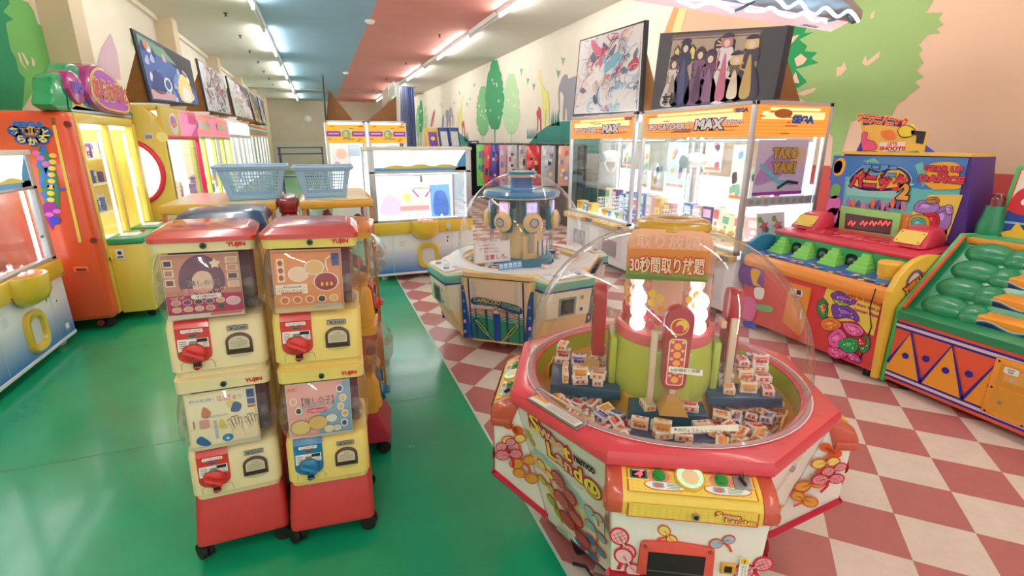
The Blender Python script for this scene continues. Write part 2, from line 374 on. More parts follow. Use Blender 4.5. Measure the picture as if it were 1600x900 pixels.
def loft(b, rings, m, cap0=True, cap1=True):
    k = b.mi(m); V = [[b.bm.verts.new(p) for p in r] for r in rings]; n = len(V[0])
    for a, c in zip(V, V[1:]):
        for i in range(n): b.bm.faces.new((a[i], a[(i + 1) % n], c[(i + 1) % n], c[i])).material_index = k
    if cap0: b.bm.faces.new(V[0][::-1]).material_index = k
    if cap1: b.bm.faces.new(V[-1]).material_index = k
    return b
def card_face(a, w_, h, kind):
    "a printed card; people and characters on it are left out, the lettering and colours stay"
    g = random.Random(kind)
    if kind == 1:
        a.rect(0, 0, w_, h, (150, 70, 78)); a.rect(0, h * .36, w_, h, (206, 140, 116), 2)
        a.blob([(w_ * .25, h * .4), (w_ * .2, h * .7), (w_ * .35, h * .95), (w_ * .6, h * .97), (w_ * .78, h * .7), (w_ * .72, h * .4)], (112, 60, 92), 3)
        a.blob([(w_ * .38, h * .42), (w_ * .36, h * .62), (w_ * .46, h * .74), (w_ * .6, h * .7), (w_ * .63, h * .5), (w_ * .55, h * .4)], (235, 196, 172), 4)
        a.star(w_ * .68, h * .85, w_ * .08, (246, 222, 200), 5, .6, 0, 5)
        for i, c in enumerate([(70, 50, 90), (180, 120, 100), (120, 40, 50)]): a.rect(.004, h * (.82 - .15 * i), w_ * .14, h * (.94 - .15 * i), (238, 220, 190), 3); a.rect(.008, h * (.84 - .15 * i), w_ * .12, h * (.92 - .15 * i), c, 4)
        for i, c in enumerate([(220, 170, 140), (210, 150, 120), (90, 50, 70), (230, 180, 150)]): a.rect(w_ * .82, h * (.85 - .13 * i), w_ * .98, h * (.95 - .13 * i), (238, 220, 190), 3); a.rect(w_ * .84, h * (.86 - .13 * i), w_ * .96, h * (.94 - .13 * i), c, 4)
        a.rect(0, h * .08, w_, h * .37, (190, 32, 92), 5)
        a.text('【推しの子】', w_ * .5, h * .56, h * .09, (60, 30, 45), 6, out=(250, 235, 225), ob=.02)
        a.text('場面写缶バッジ', w_ * .5, h * .43, h * .1, (245, 60, 90), 7, out=(252, 240, 235), ob=.03, w_=w_ * .56)
        a.rrect(w_ * .32, h * .31, w_ * .72, h * .38, h * .03, (250, 246, 240), 7); a.text('全10種/200円', w_ * .52, h * .345, h * .045, (150, 20, 60), 8)
        a.text('LINE UP', w_ * .15, h * .34, h * .035, (255, 230, 235), 7)
        for r_ in range(2):
            for i in range(5 if not r_ else 4):
                c = (w_ * (.12 + i * .145), h * (.265 - .11 * r_)); a.disc(*c, w_ * .062, (245, 230, 220), 7, h * .046); a.disc(*c, w_ * .053, g.choice([(120, 70, 110), (200, 150, 130), (90, 60, 80), (220, 180, 150)]), 8, h * .038)
        a.disc(w_ * .87, h * .24, w_ * .1, (248, 220, 225), 7, h * .075); a.disc(w_ * .87, h * .24, w_ * .085, (225, 180, 190), 8, h * .062)
        a.star(w_ * .7, h * .17, w_ * .05, (20, 90, 70), 8, .6, 0, 8)
        a.rect(0, 0, w_, h * .075, (205, 190, 175), 6); a.rect(w_ * .55, h * .03, w_ * .97, h * .07, (205, 100, 90), 7)
    elif kind == 2:
        a.rect(0, 0, w_, h, (226, 128, 74)); a.rect(w_ * .02, h * .03, w_ * .98, h * .97, (236, 150, 92), 2)
        a.rect(w_ * .06, h * .5, w_ * .17, h * .88, (248, 226, 190), 3)
        for i in range(3): a.disc(w_ * .115, h * (.81 - .12 * i), w_ * .035, (190, 70, 50), 4, h * .045)
        for x, y, r_, c in ((.36, .62, .13, (250, 215, 190)), (.6, .72, .13, (240, 190, 120)), (.76, .48, .17, (160, 36, 56))):
            a.disc(w_ * x, h * y, w_ * (r_ + .02), (250, 235, 215), 3, h * (r_ + .01) * .9); a.disc(w_ * x, h * y, w_ * r_, c, 4, h * r_ * .86)
        for x in (.7, .77, .84): a.disc(w_ * x, h * .44, w_ * .02, (250, 190, 60), 5, h * .035)
        a.tube = None
        a.line([(w_ * .8, h * .66), (w_ * .77, h * .75), (w_ * .78, h * .85), (w_ * .84, h * .9)], .005, (250, 235, 215), 5)
        a.rect(w_ * .02, h * .3, w_ * .48, h * .46, (250, 238, 220), 5); a.text('★Pokémon★', w_ * .26, h * .425, h * .04, (70, 130, 120), 6); a.text('ぐみコレクション', w_ * .25, h * .36, h * .055, (210, 50, 50), 6, w_=w_ * .4)
        a.rect(w_ * .1, h * .305, w_ * .4, h * .33, (220, 90, 70), 6)
        for i in range(5): a.disc(w_ * (.14 + .18 * i), h * .2, w_ * .07, (250, 225, 195), 5, h * .065); a.disc(w_ * (.14 + .18 * i), h * .2, w_ * .05, g.choice([(220, 110, 70), (240, 180, 110), (80, 60, 60), (170, 50, 60)]), 6, h * .05)
        a.rect(0, 0, w_, h * .1, (215, 175, 135), 5); a.rect(w_ * .55, h * .02, w_ * .98, h * .12, (200, 180, 150), 6); a.text('だっこバッグ', w_ * .68, h * .06, h * .03, (60, 60, 70), 7)
        a.rect(w_ * .86, h * .84, w_ * .97, h * .95, (44, 70, 140), 5); a.rect(w_ * .86, h * .74, w_ * .97, h * .83, (60, 84, 150), 5)
    elif kind == 3:
        a.rect(0, 0, w_, h, (246, 228, 176)); a.rect(w_ * .02, h * .03, w_ * .98, h * .97, (250, 238, 200), 2)
        a.text('ポケットモンスター', w_ * .23, h * .88, h * .07, (60, 110, 190), 4, w_=w_ * .34, out=(220, 235, 250), ob=.02)
        a.text('はんぎゅっ', w_ * .62, h * .88, h * .12, (226, 70, 60), 4, w_=w_ * .34, out=(255, 240, 235), ob=.03)
        a.rect(w_ * .87, h * .82, w_ * .98, h * .97, (40, 70, 150), 4); a.rect(w_ * .87, h * .7, w_ * .98, h * .8, (60, 84, 150), 4); a.rect(w_ * .87, h * .64, w_ * .98, h * .68, (220, 60, 50), 4)
        a.blob([(w_ * .2, h * .6), (w_ * .24, h * .76), (w_ * .3, h * .72), (w_ * .34, h * .64), (w_ * .28, h * .56)], (205, 120, 80), 4)
        a.blob([(w_ * .62, h * .62), (w_ * .68, h * .78), (w_ * .78, h * .72), (w_ * .74, h * .6)], (60, 84, 150), 4); a.blob([(w_ * .6, h * .68), (w_ * .57, h * .8), (w_ * .68, h * .8)], (240, 215, 110), 3)
        a.rrect(w_ * .16, h * .38, w_ * .3, h * .54, .008, (225, 160, 150), 4); a.rect(w_ * .07, h * .4, w_ * .09, h * .54, (200, 120, 110), 4)
        a.rect(w_ * .36, h * .16, w_ * .4, h * .5, (190, 195, 205), 4); a.blob([(w_ * .42, h * .36), (w_ * .46, h * .5), (w_ * .52, h * .42), (w_ * .54, h * .32)], (236, 205, 110), 4)
        a.blob([(w_ * .08, h * .18), (w_ * .16, h * .25), (w_ * .28, h * .1), (w_ * .22, h * .06), (w_ * .12, h * .1)], (40, 100, 170), 4)
        a.disc(w_ * .53, h * .15, w_ * .08, (60, 130, 190), 4, h * .07); a.text('▲', w_ * .53, h * .15, h * .05, (235, 245, 250), 5)
        a.text('あなたもじぶんで ぎゅっとまきつけ!', w_ * .42, h * .58, h * .04, (60, 80, 160), 5, w_=w_ * .3)
        for ox, fl in ((.66, 0), (.9, 1)):                             # open hands wearing the rings
            for i in range(4): a.line([(w_ * (ox + i * .025), h * (.2 + .02 * i)), (w_ * (ox - .09 + i * .055), h * (.48 + .05 * math.sin(i)))], .011, (120, 80, 60), 4); a.line([(w_ * (ox + i * .025), h * (.2 + .02 * i)), (w_ * (ox - .088 + i * .055), h * (.47 + .05 * math.sin(i)))], .008, (250, 225, 190), 5)
            a.blob([(w_ * (ox - .03), h * .1), (w_ * (ox - .04), h * .25), (w_ * (ox + .1), h * .28), (w_ * min(.97, ox + .12), h * .1)], (250, 225, 190), 6)
        a.rect(0, 0, w_, h * .06, (200, 190, 165), 7)
    else:
        a.rect(0, 0, w_, h, (246, 176, 170)); a.poly([(w_, 0), (w_, h), (w_ * .9, h), (w_ * .68, h * .5), (w_ * .5, h * .45), (w_ * .45, 0)], (140, 178, 206), 2)
        a.text('NIC', w_ * .1, h * .92, h * .06, (220, 80, 70), 4); a.text('【推しの子】', w_ * .48, h * .68, h * .15, (40, 40, 50), 5, w_=w_ * .5, out=(252, 225, 220), ob=.02)
        a.line([(w_ * .22, h * .57), (w_ * .75, h * .6)], .004, (120, 180, 200), 5); a.rrect(w_ * .3, h * .46, w_ * .62, h * .54, .007, (226, 60, 90), 5); a.text('全8種/200円', w_ * .46, h * .5, h * .055, (255, 240, 240), 6)
        for x, y in ((.1, .7), (.17, .52), (.84, .86), (.88, .68), (.84, .52), (.9, .38), (.88, .2)): a.disc(w_ * x, h * y, w_ * .06, (248, 235, 225), 5, h * .075); a.disc(w_ * x, h * y, w_ * .038, g.choice([(70, 70, 130), (240, 170, 120), (60, 50, 70), (230, 200, 120)]), 6, h * .05)
        for x, y, r_, c in ((.18, .2, .15, (238, 208, 130)), (.46, .26, .15, (236, 190, 110)), (.68, .32, .09, (235, 232, 225)), (.63, .12, .08, (240, 225, 200)), (.76, .12, .07, (225, 215, 200))): a.disc(w_ * x, h * y, w_ * r_ * 1.07, (130, 90, 80), 4, h * r_ * .95); a.disc(w_ * x, h * y, w_ * r_, c, 5, h * r_ * .88)
        a.rect(w_ * .3, 0, w_, h * .05, (190, 175, 165), 7)
def gacha_unit(t, z, body, plate, card, style=0, top=False, lid=None, hdr=True):
    W, Dp = .166, .15
    b = B()
    loft(b, [ringpts(-W + .008, W - .008, -Dp + .01, .16, z, .03), ringpts(-W + .008, W - .008, -Dp + .01, .16, z + .03, .03), ringpts(-W, W, -Dp - .012, .165, z + .034, .035), ringpts(-W, W, -Dp - .004, .165, z + .2, .035), ringpts(-W + .004, W - .004, -Dp + .012, .165, z + .228, .035), ringpts(-W + .02, W - .02, -Dp + .03, .15, z + .236, .03)], body)
    bo = t.part('body', b)
    # groove under the body and small coin-box door
    a = Art(Fr((0, -Dp - .0125, z), (1, 0, 0), (0, .04, 1)))
    dx = -.078; gc = (190, 180, 130)
    a.line([(dx - .05, .04), (dx - .05, .066), (dx - .04, .072), (dx + .05, .072), (dx + .058, .066), (dx + .062, .04)], .0022, (170, 150, 100)); t.part('coin_door_outline', a, bo)
    fr = Fr((0, -Dp - .0125, z + .03), (1, 0, 0), (0, .04, 1))
    b = B(); b.cyl((dx, -Dp - .02, z + .05), (dx, -Dp - .002, z + .05), .011, mat('lock_green', (60, 90, 70), .4, .4), seg=14); b.cyl((dx, -Dp - .0225, z + .05), (dx, -Dp - .018, z + .05), .006, DARK, seg=10); t.part('lock', b, bo)
    # coin panel
    pw = .056; P = [(dx - pw, .205), (dx - pw, .1)] + [(dx - pw * math.cos(q), .1 - pw * math.sin(q) * .62) for q in (PI * i / 12 for i in range(1, 12))] + [(dx + pw, .1), (dx + pw, .205)]
    b = B(); b.prism([(x, -Dp - .0115 + .008 * (zz - .034) / .16, z + zz) for x, zz in P], (0, -.006, 0), plate)
    b.prism([(dx - pw, -Dp - .0095, z + .204), (dx + pw, -Dp - .0095, z + .204), (dx + pw, -Dp + .009, z + .231), (dx - pw, -Dp + .009, z + .231)], (0, -.003, .003), plate)
    pn = t.part('coin_panel', b, bo)
    a = Art(Fr((dx, -Dp - .0175, z), (1, 0, 0), (0, .048, 1)), k=1)
    a.poly([(-pw + .006, .165), (-pw + .004, .118), (-.03, .118), (-.022, .135), (.02, .14), (.03, .128), (pw - .006, .128), (pw - .006, .165)], (246, 242, 234)); a.rect(.012, .15, pw - .01, .163, (25, 25, 28), 2)
    a.line([(-.04, .12), (-.034, .132), (-.024, .14)], .003, (220, 40, 30), 2)
    for i in range(4): a.rect(-pw + .01, .155 - .008 * i, -.022 - .002 * i, .1575 - .008 * i, (120, 110, 110), 2)
    for i in range(3): a.rect(.03, .145 - .007 * i, pw - .01, .147 - .007 * i, (120, 110, 110), 2)
    a.rrect(-.036, .188, .036, .202, .004, (250, 246, 240), 1); a.text('コインをいれてね', 0, .196, .008, (60, 60, 60), 2, w_=.062); a.line([(-.02, .1895), (0, .188), (.02, .1895)], .002, (220, 40, 30), 2)
    a.rrect(-.016, .17, .016, .184, .003, (120, 116, 108), 2); a.rect(-.011, .1755, .011, .1785, (20, 20, 20), 3); t.part('instruction_sticker', a, bo)
    kc = (dx, -Dp - .02, z + .108); pk = {0: plate}.get(0)
    b = B(); b.lathe([(.04, 0), (.038, .006), (.03, .012), (0, .014)], plate, kc, seg=24, ax=Matrix.Rotation(PI / 2, 3, 'X'))
    b.box((kc[0], kc[1] - .022, kc[2]), (.072, .03, .02), plate, .008, Matrix.Rotation(.5 if style == 0 else -.1, 4, 'Y')); b.cyl((kc[0], kc[1] - .039, kc[2] - .003), (kc[0], kc[1] - .03, kc[2] - .003), .003, DARK, seg=8); t.part('crank_knob', b, bo)
    b = B(); b.box((dx, -Dp - .022, z + .15), (.024, .012, .013), mat('old_chrome', (150, 140, 125), .35, .7), .003); t.part('coin_slot', b, bo); b = B(); b.box((dx + .004, -Dp - .022, z + .064), (.026, .014, .018), DARK, .004); b.box((dx + .004, -Dp - .026, z + .054), (.03, .012, .008), plate, .003); t.part('coin_return', b, bo)
    # capsule chute
    cx, cz = .072, z + .085
    def arch(s_, o=0): return [(cx - .046 * s_, cz), (cx - .046 * s_, cz + .05)] + [(cx - .046 * s_ * math.cos(q), cz + .05 + .036 * s_ * math.sin(q)) for q in (PI * i / 12 for i in range(1, 12))] + [(cx + .046 * s_, cz + .05), (cx + .046 * s_, cz)]
    b = B(); b.prism([(x, -Dp - .009, zz) for x, zz in arch(1)], (0, -.008, 0), BROWN, .002)
    ch = t.part('chute_door', b, bo)
    a = Art(Fr((cx, -Dp - .0172, cz), (1, 0, 0), (0, 0.02, 1)))
    a.poly([(-.036, .022), (-.036, .05)] + [(-.036 * math.cos(q), .05 + .024 * math.sin(q)) for q in (PI * i / 10 for i in range(1, 10))] + [(.036, .05), (.036, .022)], (216, 200, 170)); a.text('ご注意', 0, .062, .007, (120, 90, 60), 2)
    for i in range(4): a.rect(-.03, .051 - .007 * i, .028, .0525 - .007 * i, (150, 130, 105), 2)
    a.rect(-.036, .008, .036, .016, (60, 38, 34)); t.part('chute_notice', a, bo)
    a = Art(Fr((cx, -Dp - .0095, cz), (1, 0, 0), (0, .05, 1))); a.disc(0, -.004, .042, (214, 200, 160) if body is CREAM else (222, 196, 110), .5, .014)
    t.part('chute_lip', a, bo)
    a = Art(Fr((cx, -Dp - .0062, z + .19), (1, 0, 0), (0, .05, 1)), k=1)
    a.rrect(-.036, -.011, .036, .011, .004, (90, 84, 74)); a.rrect(-.034, -.009, .034, .009, .003, (178, 172, 155), 2); a.text('¥200', 0, 0, .013, (50, 80, 100), 3, w_=.058, bold=.02); t.part('price_plate', a, bo)
    # clear globe, card, inner drum
    g0, g1 = z + .236, z + .496
    if style == 0:
        rings = []
        for i in range(9):
            q = i / 8; s_ = math.sin(PI * min(1, q * .95 + .05)) ** .6; rings.append(ringpts(-W + .012 - .022 * s_, W - .012 + .022 * s_, -Dp + .012 - .052 * s_, .15, g0 + (g1 - g0) * q, .045, 5))
    else:
        rings = []
        for i in range(11):
            q = i / 10; s_ = math.sin(PI * q) ** .6; rings.append(ringpts(-W + .02 - .012 * s_, W - .02 + .012 * s_, -Dp + .03 - .12 * s_, .15, g0 + (g1 - g0) * q, .07, 6))
    b = B(); loft(b, rings, CAPR, False, False)
    for zz in ((g0 + g1) / 2 - .02,):
        pass
    t.part('globe', b)
    b = B(); b.bx(-W + .03, W - .03, -.05, .145, g0, g1 + .002, MAROON if style == 0 else mat('dark_amber', (150, 70, 40), .4)); t.part('inner_drum', b)
    if style == 0:
        a = Art(Fr((-.14, -Dp - .012, g0 + .01), (1, 0, 0), (0, .06, 1))); a.rect(-.002, -.002, .246, .24, (225, 215, 200), .4); card_face(a, .244, .236, card); t.part('display_card', a)
        b = B(); b.tube([(.1, -Dp - .018, g0 + .01), (.1, -Dp - .03, (g0 + g1) / 2), (.1, -Dp + .005, g1 - .01)], .0022, CAPR, 6); b.tube([(-W, -Dp - .005, g0 + .11), (-W + .03, -Dp - .035, g0 + .112), (W - .03, -Dp - .035, g0 + .112), (W, -Dp - .005, g0 + .11)], .0016, CAPR, 6); t.part('globe_seam', b)
    else:
        b = B(); b.box((0, -Dp - .0, g0 + .12), (.2, .004, .17), mat('amber_card', (222, 140, 60), .5), 0, Matrix.Rotation(.15, 4, 'X')); t.part('display_card', b)
    g = random.Random(int(z * 100) + card)
    for i in range(7):
        b = B(); x, y = (.125 if i % 2 else -.14) + g.uniform(-.008, .008), -.07 - .05 * (i // 4)
        b.ball((x if style == 0 else g.uniform(-.1, .1), y if style == 0 else -.2 + g.uniform(-.02, .1), g0 + .03 + .045 * (i // 2)), .023, clear('capsule_clear', (240, 232, 228), 1, .12), 12); t.part('capsule', b)
    if top:
        b = B(); loft(b, [ringpts(-W, W, -Dp - .02, .165, g1, .03), ringpts(-W - .004, W + .004, -Dp - .025, .168, g1 + .036, .03)], body); hd = t.part('header', b)
        b = B(); loft(b, [ringpts(-W - .008, W + .008, -Dp - .03, .17, g1 + .036, .03), ringpts(-W - .008, W + .008, -Dp - .03, .17, g1 + .053, .03), ringpts(-W + .01, W - .01, -Dp + .005, .165, g1 + .07, .045), ringpts(-W + .03, W - .03, -Dp + .05, .15, g1 + .077, .05)], lid or REDL); t.part('lid', b)
    else:
        b = B(); loft(b, [ringpts(-W, W, -Dp - .012, .165, g1, .03), ringpts(-W, W, -Dp - .014, .165, g1 + .05, .03), ringpts(-W + .006, W - .006, -Dp + .0, .165, g1 + .056, .03)], body); hd = t.part('header', b)
    yy = -Dp - (.0235 if top else .0145)
    if style == 0:
        a = Art(Fr((.105, yy, g1 + .022), (1, 0, 0), (0, -.08 if top else 0, 1)), k=1); a.text('YUJIN', 0, 0, .02, (215, 30, 40), 1, w_=.062, bold=.045); t.part('maker_logo', a, hd)
        b = B(); b.cyl((0, yy - .006, g1 + .022), (0, yy + .002, g1 + .022), .011, mat('lock_green', (60, 90, 70), .4, .4), seg=14); b.cyl((0, yy - .008, g1 + .022), (0, yy - .005, g1 + .022), .006, DARK, seg=10); t.part('lock', b, hd)
    else:
        a = Art(Fr((W + .0005, -.02, z + .13), (0, 1, 0), (0, 0, 1)), k=1); t.part('side_mark', a, hd) if len(a.b.bm.faces) else a.b.bm.free()
def gacha(label, loc, rz, bodies, plates, cards, base=BASER, style=0, lid=None, group=None):
    t = Thing('capsule_toy_stand', label, 'capsule toy machine', loc, rz, group)
    b = B(); loft(b, [ringpts(-.174, .174, -.19, .19, .078, .025), ringpts(-.176, .176, -.195, .19, .1, .03), ringpts(-.168, .168, -.13, .17, .268, .03)], base); t.part('base', b)
    for x, y, q in ((-.155, -.15, .5), (.15, -.15, 1.2), (-.15, .15, .2), (.15, .15, 2)): caster(t, x, y, .034, rz=q)
    gacha_unit(t, .268, bodies[0], plates[0], cards[0], style); gacha_unit(t, .82, bodies[1], plates[1], cards[1], style, True, lid)
    if not style: t.o.rotation_euler = (0, R(1.7), rz); t.o.location.z = .004
    return t
PR, PB = mat('panel_red', (214, 54, 44), .35, coat=.3), mat('panel_blue', (34, 120, 168), .35, coat=.3)
gacha('cream two-tier capsule toy stand on red base, left of the front pair', (-.474, 2.2, 0), R(3), (CREAM, CREAM), (PR, PR), (3, 1))
gacha('yellow two-tier capsule toy stand with blue lower knob panel, right of the front pair', (-.096, 2.14, 0), R(-3), (YEL, YEL), (PB, PR), (4, 2))
AMB = mat('rear_amber', (240, 178, 66), .35, vary=.04, scale=10)
g3 = gacha('amber two-tier capsule toy stand seen from its side behind the front pair', (.05, 2.72, 0), R(82), (AMB, AMB), (PB, PR), (0, 0), mat('base_rose', (196, 50, 72), .35), 1, mat('lid_amber', (216, 120, 50), .25, coat=.5))
g3.o.scale = (1, 1, .94)
# ================================================================ Sweet Land candy machine
ROSE = mat('rose_deck', (222, 72, 82), .3, coat=.3, vary=.03); SWHITE = mat('sweet_white', (240, 234, 222), .42); TERRA = mat('terracotta_plastic', (200, 84, 60), .3, coat=.5)
LIME = mat('lime_plastic', (186, 200, 66), .32, coat=.3); AMBP = mat('amber_tray', (226, 160, 52), .35); TRIM = mat('red_trim', (206, 32, 62), .35); NAVY = mat('navy_shelf', (30, 66, 100), .3, coat=.3)
PANELY = mat('panel_yellow', (240, 208, 84), .35, coat=.3); SILV = mat('brushed_plate', (170, 168, 166), .4, .7)
OUTR = (226, 92, 40)
def fr3(bl, br, tl): bl, br, tl = Vector(bl), Vector(br), Vector(tl); return Fr(bl, br - bl, tl - bl)
def pair(a, x, y, r, ang, fill, edge, k=1, net=False, stem=None, r2=None):
    "two round leaves joined at a stem, the bubble motif printed over the body"
    r2 = r2 or r * .9; d = Vector((math.cos(ang), math.sin(ang))); p = Vector((x, y)); q0, q1 = p - d * r * 1.05, p + d * r2 * 1.15
    w_ = r * .3
    def leaf(c, rr, g, m, kk): a.disc(c.x, c.y, rr + g, m, kk, (rr + g) * .86, 18, ang)
    leaf(q0, r, w_ * .5, edge, k); leaf(q1, r2, w_ * .5, edge, k); a.line([tuple(q0), tuple(q1)], r * .55, edge, k)
    if stem: 
        s = Vector(stem); m_ = (p + s) / 2 + Vector((r * .35, 0)); a.line([tuple(p), tuple(m_), tuple(s)], r * .42, edge, k)
    if fill:
        leaf(q0, r, -w_ * .25, fill, k + 1); leaf(q1, r2, -w_ * .25, fill, k + 1); a.line([tuple(q0), tuple(q1)], r * .22, fill, k + 1)
        if net:
            for c, rr in ((q0, r), (q1, r2)):
                for i in (-1, 0, 1):
                    for t in (R(30), R(120)):
                        e = Vector((math.cos(t), math.sin(t))); n_ = Vector((-e.y, e.x)) * i * rr * .42; a.line([tuple(c + n_ - e * rr * .7), tuple(c + n_ + e * rr * .7)], rr * .045, edge, k + 2)
    return a
def sweet_logo(a, x, y, s, k=4, rot=0):
    RE, YL = (190, 24, 44), (250, 224, 90)
    c, d = math.cos(rot), math.sin(rot)
    def T(u, v): return x + (u * c - v * d) * s, y + (u * d + v * c) * s
    P = [('S', 0, .5, .34, 0), ('w', .2, .44, .17, 0), ('e', .36, .41, .17, 0), ('e', .51, .39, .18, 0), ('t', .63, .37, .24, 0), ('L', .3, .18, .27, 0), ('a', .46, .13, .17, 0), ('n', .62, .1, .17, 0), ('d', .8, .13, .26, 0)]
    for ch, u, v, h, _ in P:
        X, Y = T(u, v); a.text(ch, X, Y, h * s, YL if ch in 'SLdt' else (235, 190, 150), k, bold=.03, out=RE, ob=.075, rot=rot)
    X, Y = T(1.05, .06); a.disc(X, Y, .17 * s, RE, k - .6, .17 * s); a.disc(X, Y, .145 * s, YL, k); 
    for q in (-.045, .05): a.disc(*T(1.05 + q, .1), .02 * s, (120, 20, 30), k + 1, .045 * s, 12)
    a.line([T(.96, .03), T(1.0, -.03), T(1.06, -.045), T(1.12, -.02), T(1.15, .04)], .018 * s, RE, k + 1)
SWC, SWR = (1.245, 1.545), R(-28)
t = Thing('candy_crane_game', 'octagonal white and red candy scoop machine under a clear dome, nearest the camera', 'arcade game', (*SWC, 0), SWR)
AP, V8 = .6, .2485
octv = []
for k in range(4):
    q = R(90 * k); 
    for x, y in ((-V8, -AP), (V8, -AP)): octv.append((x * math.cos(q) - y * math.sin(q), x * math.sin(q) + y * math.cos(q)))
def rotk(p, k): q = R(90 * k); return (p[0] * math.cos(q) - p[1] * math.sin(q), p[0] * math.sin(q) + p[1] * math.cos(q), p[2])
# deck ring: octagon outside, circle inside
b = B(); n = 64
def octr(th, ap): 
    q = (th + PI / 2) % (PI / 4); q = min(q, PI / 4 - q) if False else ((th + PI / 2 + PI / 8) % (PI / 4)) - PI / 8; return ap / math.cos(q)
ths = sorted(set([2 * PI * i / n for i in range(n)] + [R(-90 + 22.5 + 45 * i) % (2 * PI) for i in range(8)]))
prof = [(0, .522, .762), (0, .52, .772), (0, .54, .782), (1, .565, .782), (1, .592, .776), (1, .6, .762), (1, .6, .735), (1, .588, .72), (1, .55, .715)]
rings = [[Vector(((octr(th, r) if f else r) * math.cos(th), (octr(th, r) if f else r) * math.sin(th), z)) for th in ths] for f, r, z in prof]
loft(b, rings, ROSE, False, False); dk = t.part('deck', b)
a = Art(Fr((0, 0, .7828), (1, 0, 0), (0, 1, 0))); a.ring(0, 0, .553, .558, (250, 235, 235), 1, seg=64); t.part('deck_ring_line', a, dk)
b = B()
for i in range(16): b.box((.585 * math.cos(R(i * 22.5 + 6)), .585 * math.sin(R(i * 22.5 + 6)), 0), (.001, .001, .001), ROSE) if False else None
a = Art(Fr((0, 0, .7828), (1, 0, 0), (0, 1, 0)))
for i in range(8):
    th = R(-90 + 22.5 * (1 if i % 2 == 0 else 1) + 45 * i + (-9 if i % 2 else 9)); a.line([(.555 * math.cos(th), .555 * math.sin(th)), (.59 * math.cos(th), .59 * math.sin(th))], .002, (150, 40, 50))
t.part('deck_joints', a, dk)
# body: four chamfer panels and four player pods
b = B(); W8 = .235
ringt, ringb = [], []
for k in range(4):
    ringt += [Vector(rotk((-.24, -.575, .722), k)), Vector(rotk((.24, -.575, .722), k))]; ringb += [Vector(rotk((-.19, -.44, .14), k)), Vector(rotk((.19, -.44, .14), k))]
loft(b, [ringb, ringt], SWHITE, True, False); bd = t.part('body', b)
b = B(); loft(b, [[Vector((v.x * .9, v.y * .9, .07)) for v in ringb], [v + Vector((0, 0, 0)) for v in ringb]], DARK); t.part('plinth', b)
for x, y in ((-.3, -.2), (.3, -.2), (-.3, .25), (.3, .25)):
    caster(t, x, y, .04)
b = B(); 
for k in range(1): b.tube([(-.33, -.3, .03), (-.28, -.33, .05), (-.25, -.36, .03), (-.3, -.4, .015), (-.2, -.42, .02)], .007, DARK)
t.part('power_cable', b)
PK = [(244, 168, 168), (240, 200, 90), (226, 160, 60), (170, 205, 215), (240, 150, 150), (150, 190, 60), (40, 120, 170)]
def flowers_side(a, w_, h):
    pair(a, w_ * .55, h * .82, .03, 2.6, None, OUTR, 1, stem=(w_ * .6, h * .6)); pair(a, w_ * .62, h * .66, .032, .3, (240, 212, 110), OUTR, 2, stem=(w_ * .7, h * .45))
    pair(a, w_ * .3, h * .6, .035, .6, (240, 172, 178), (206, 40, 60), 4, True, stem=(w_ * .25, h * .35)); pair(a, w_ * .75, h * .36, .04, .3, (226, 160, 60), OUTR, 5, stem=(w_ * .95, h * .15))
    pair(a, w_ * .42, h * .42, .04, .2, (240, 160, 170), (206, 40, 60), 7, True, stem=(w_ * .3, h * .2))
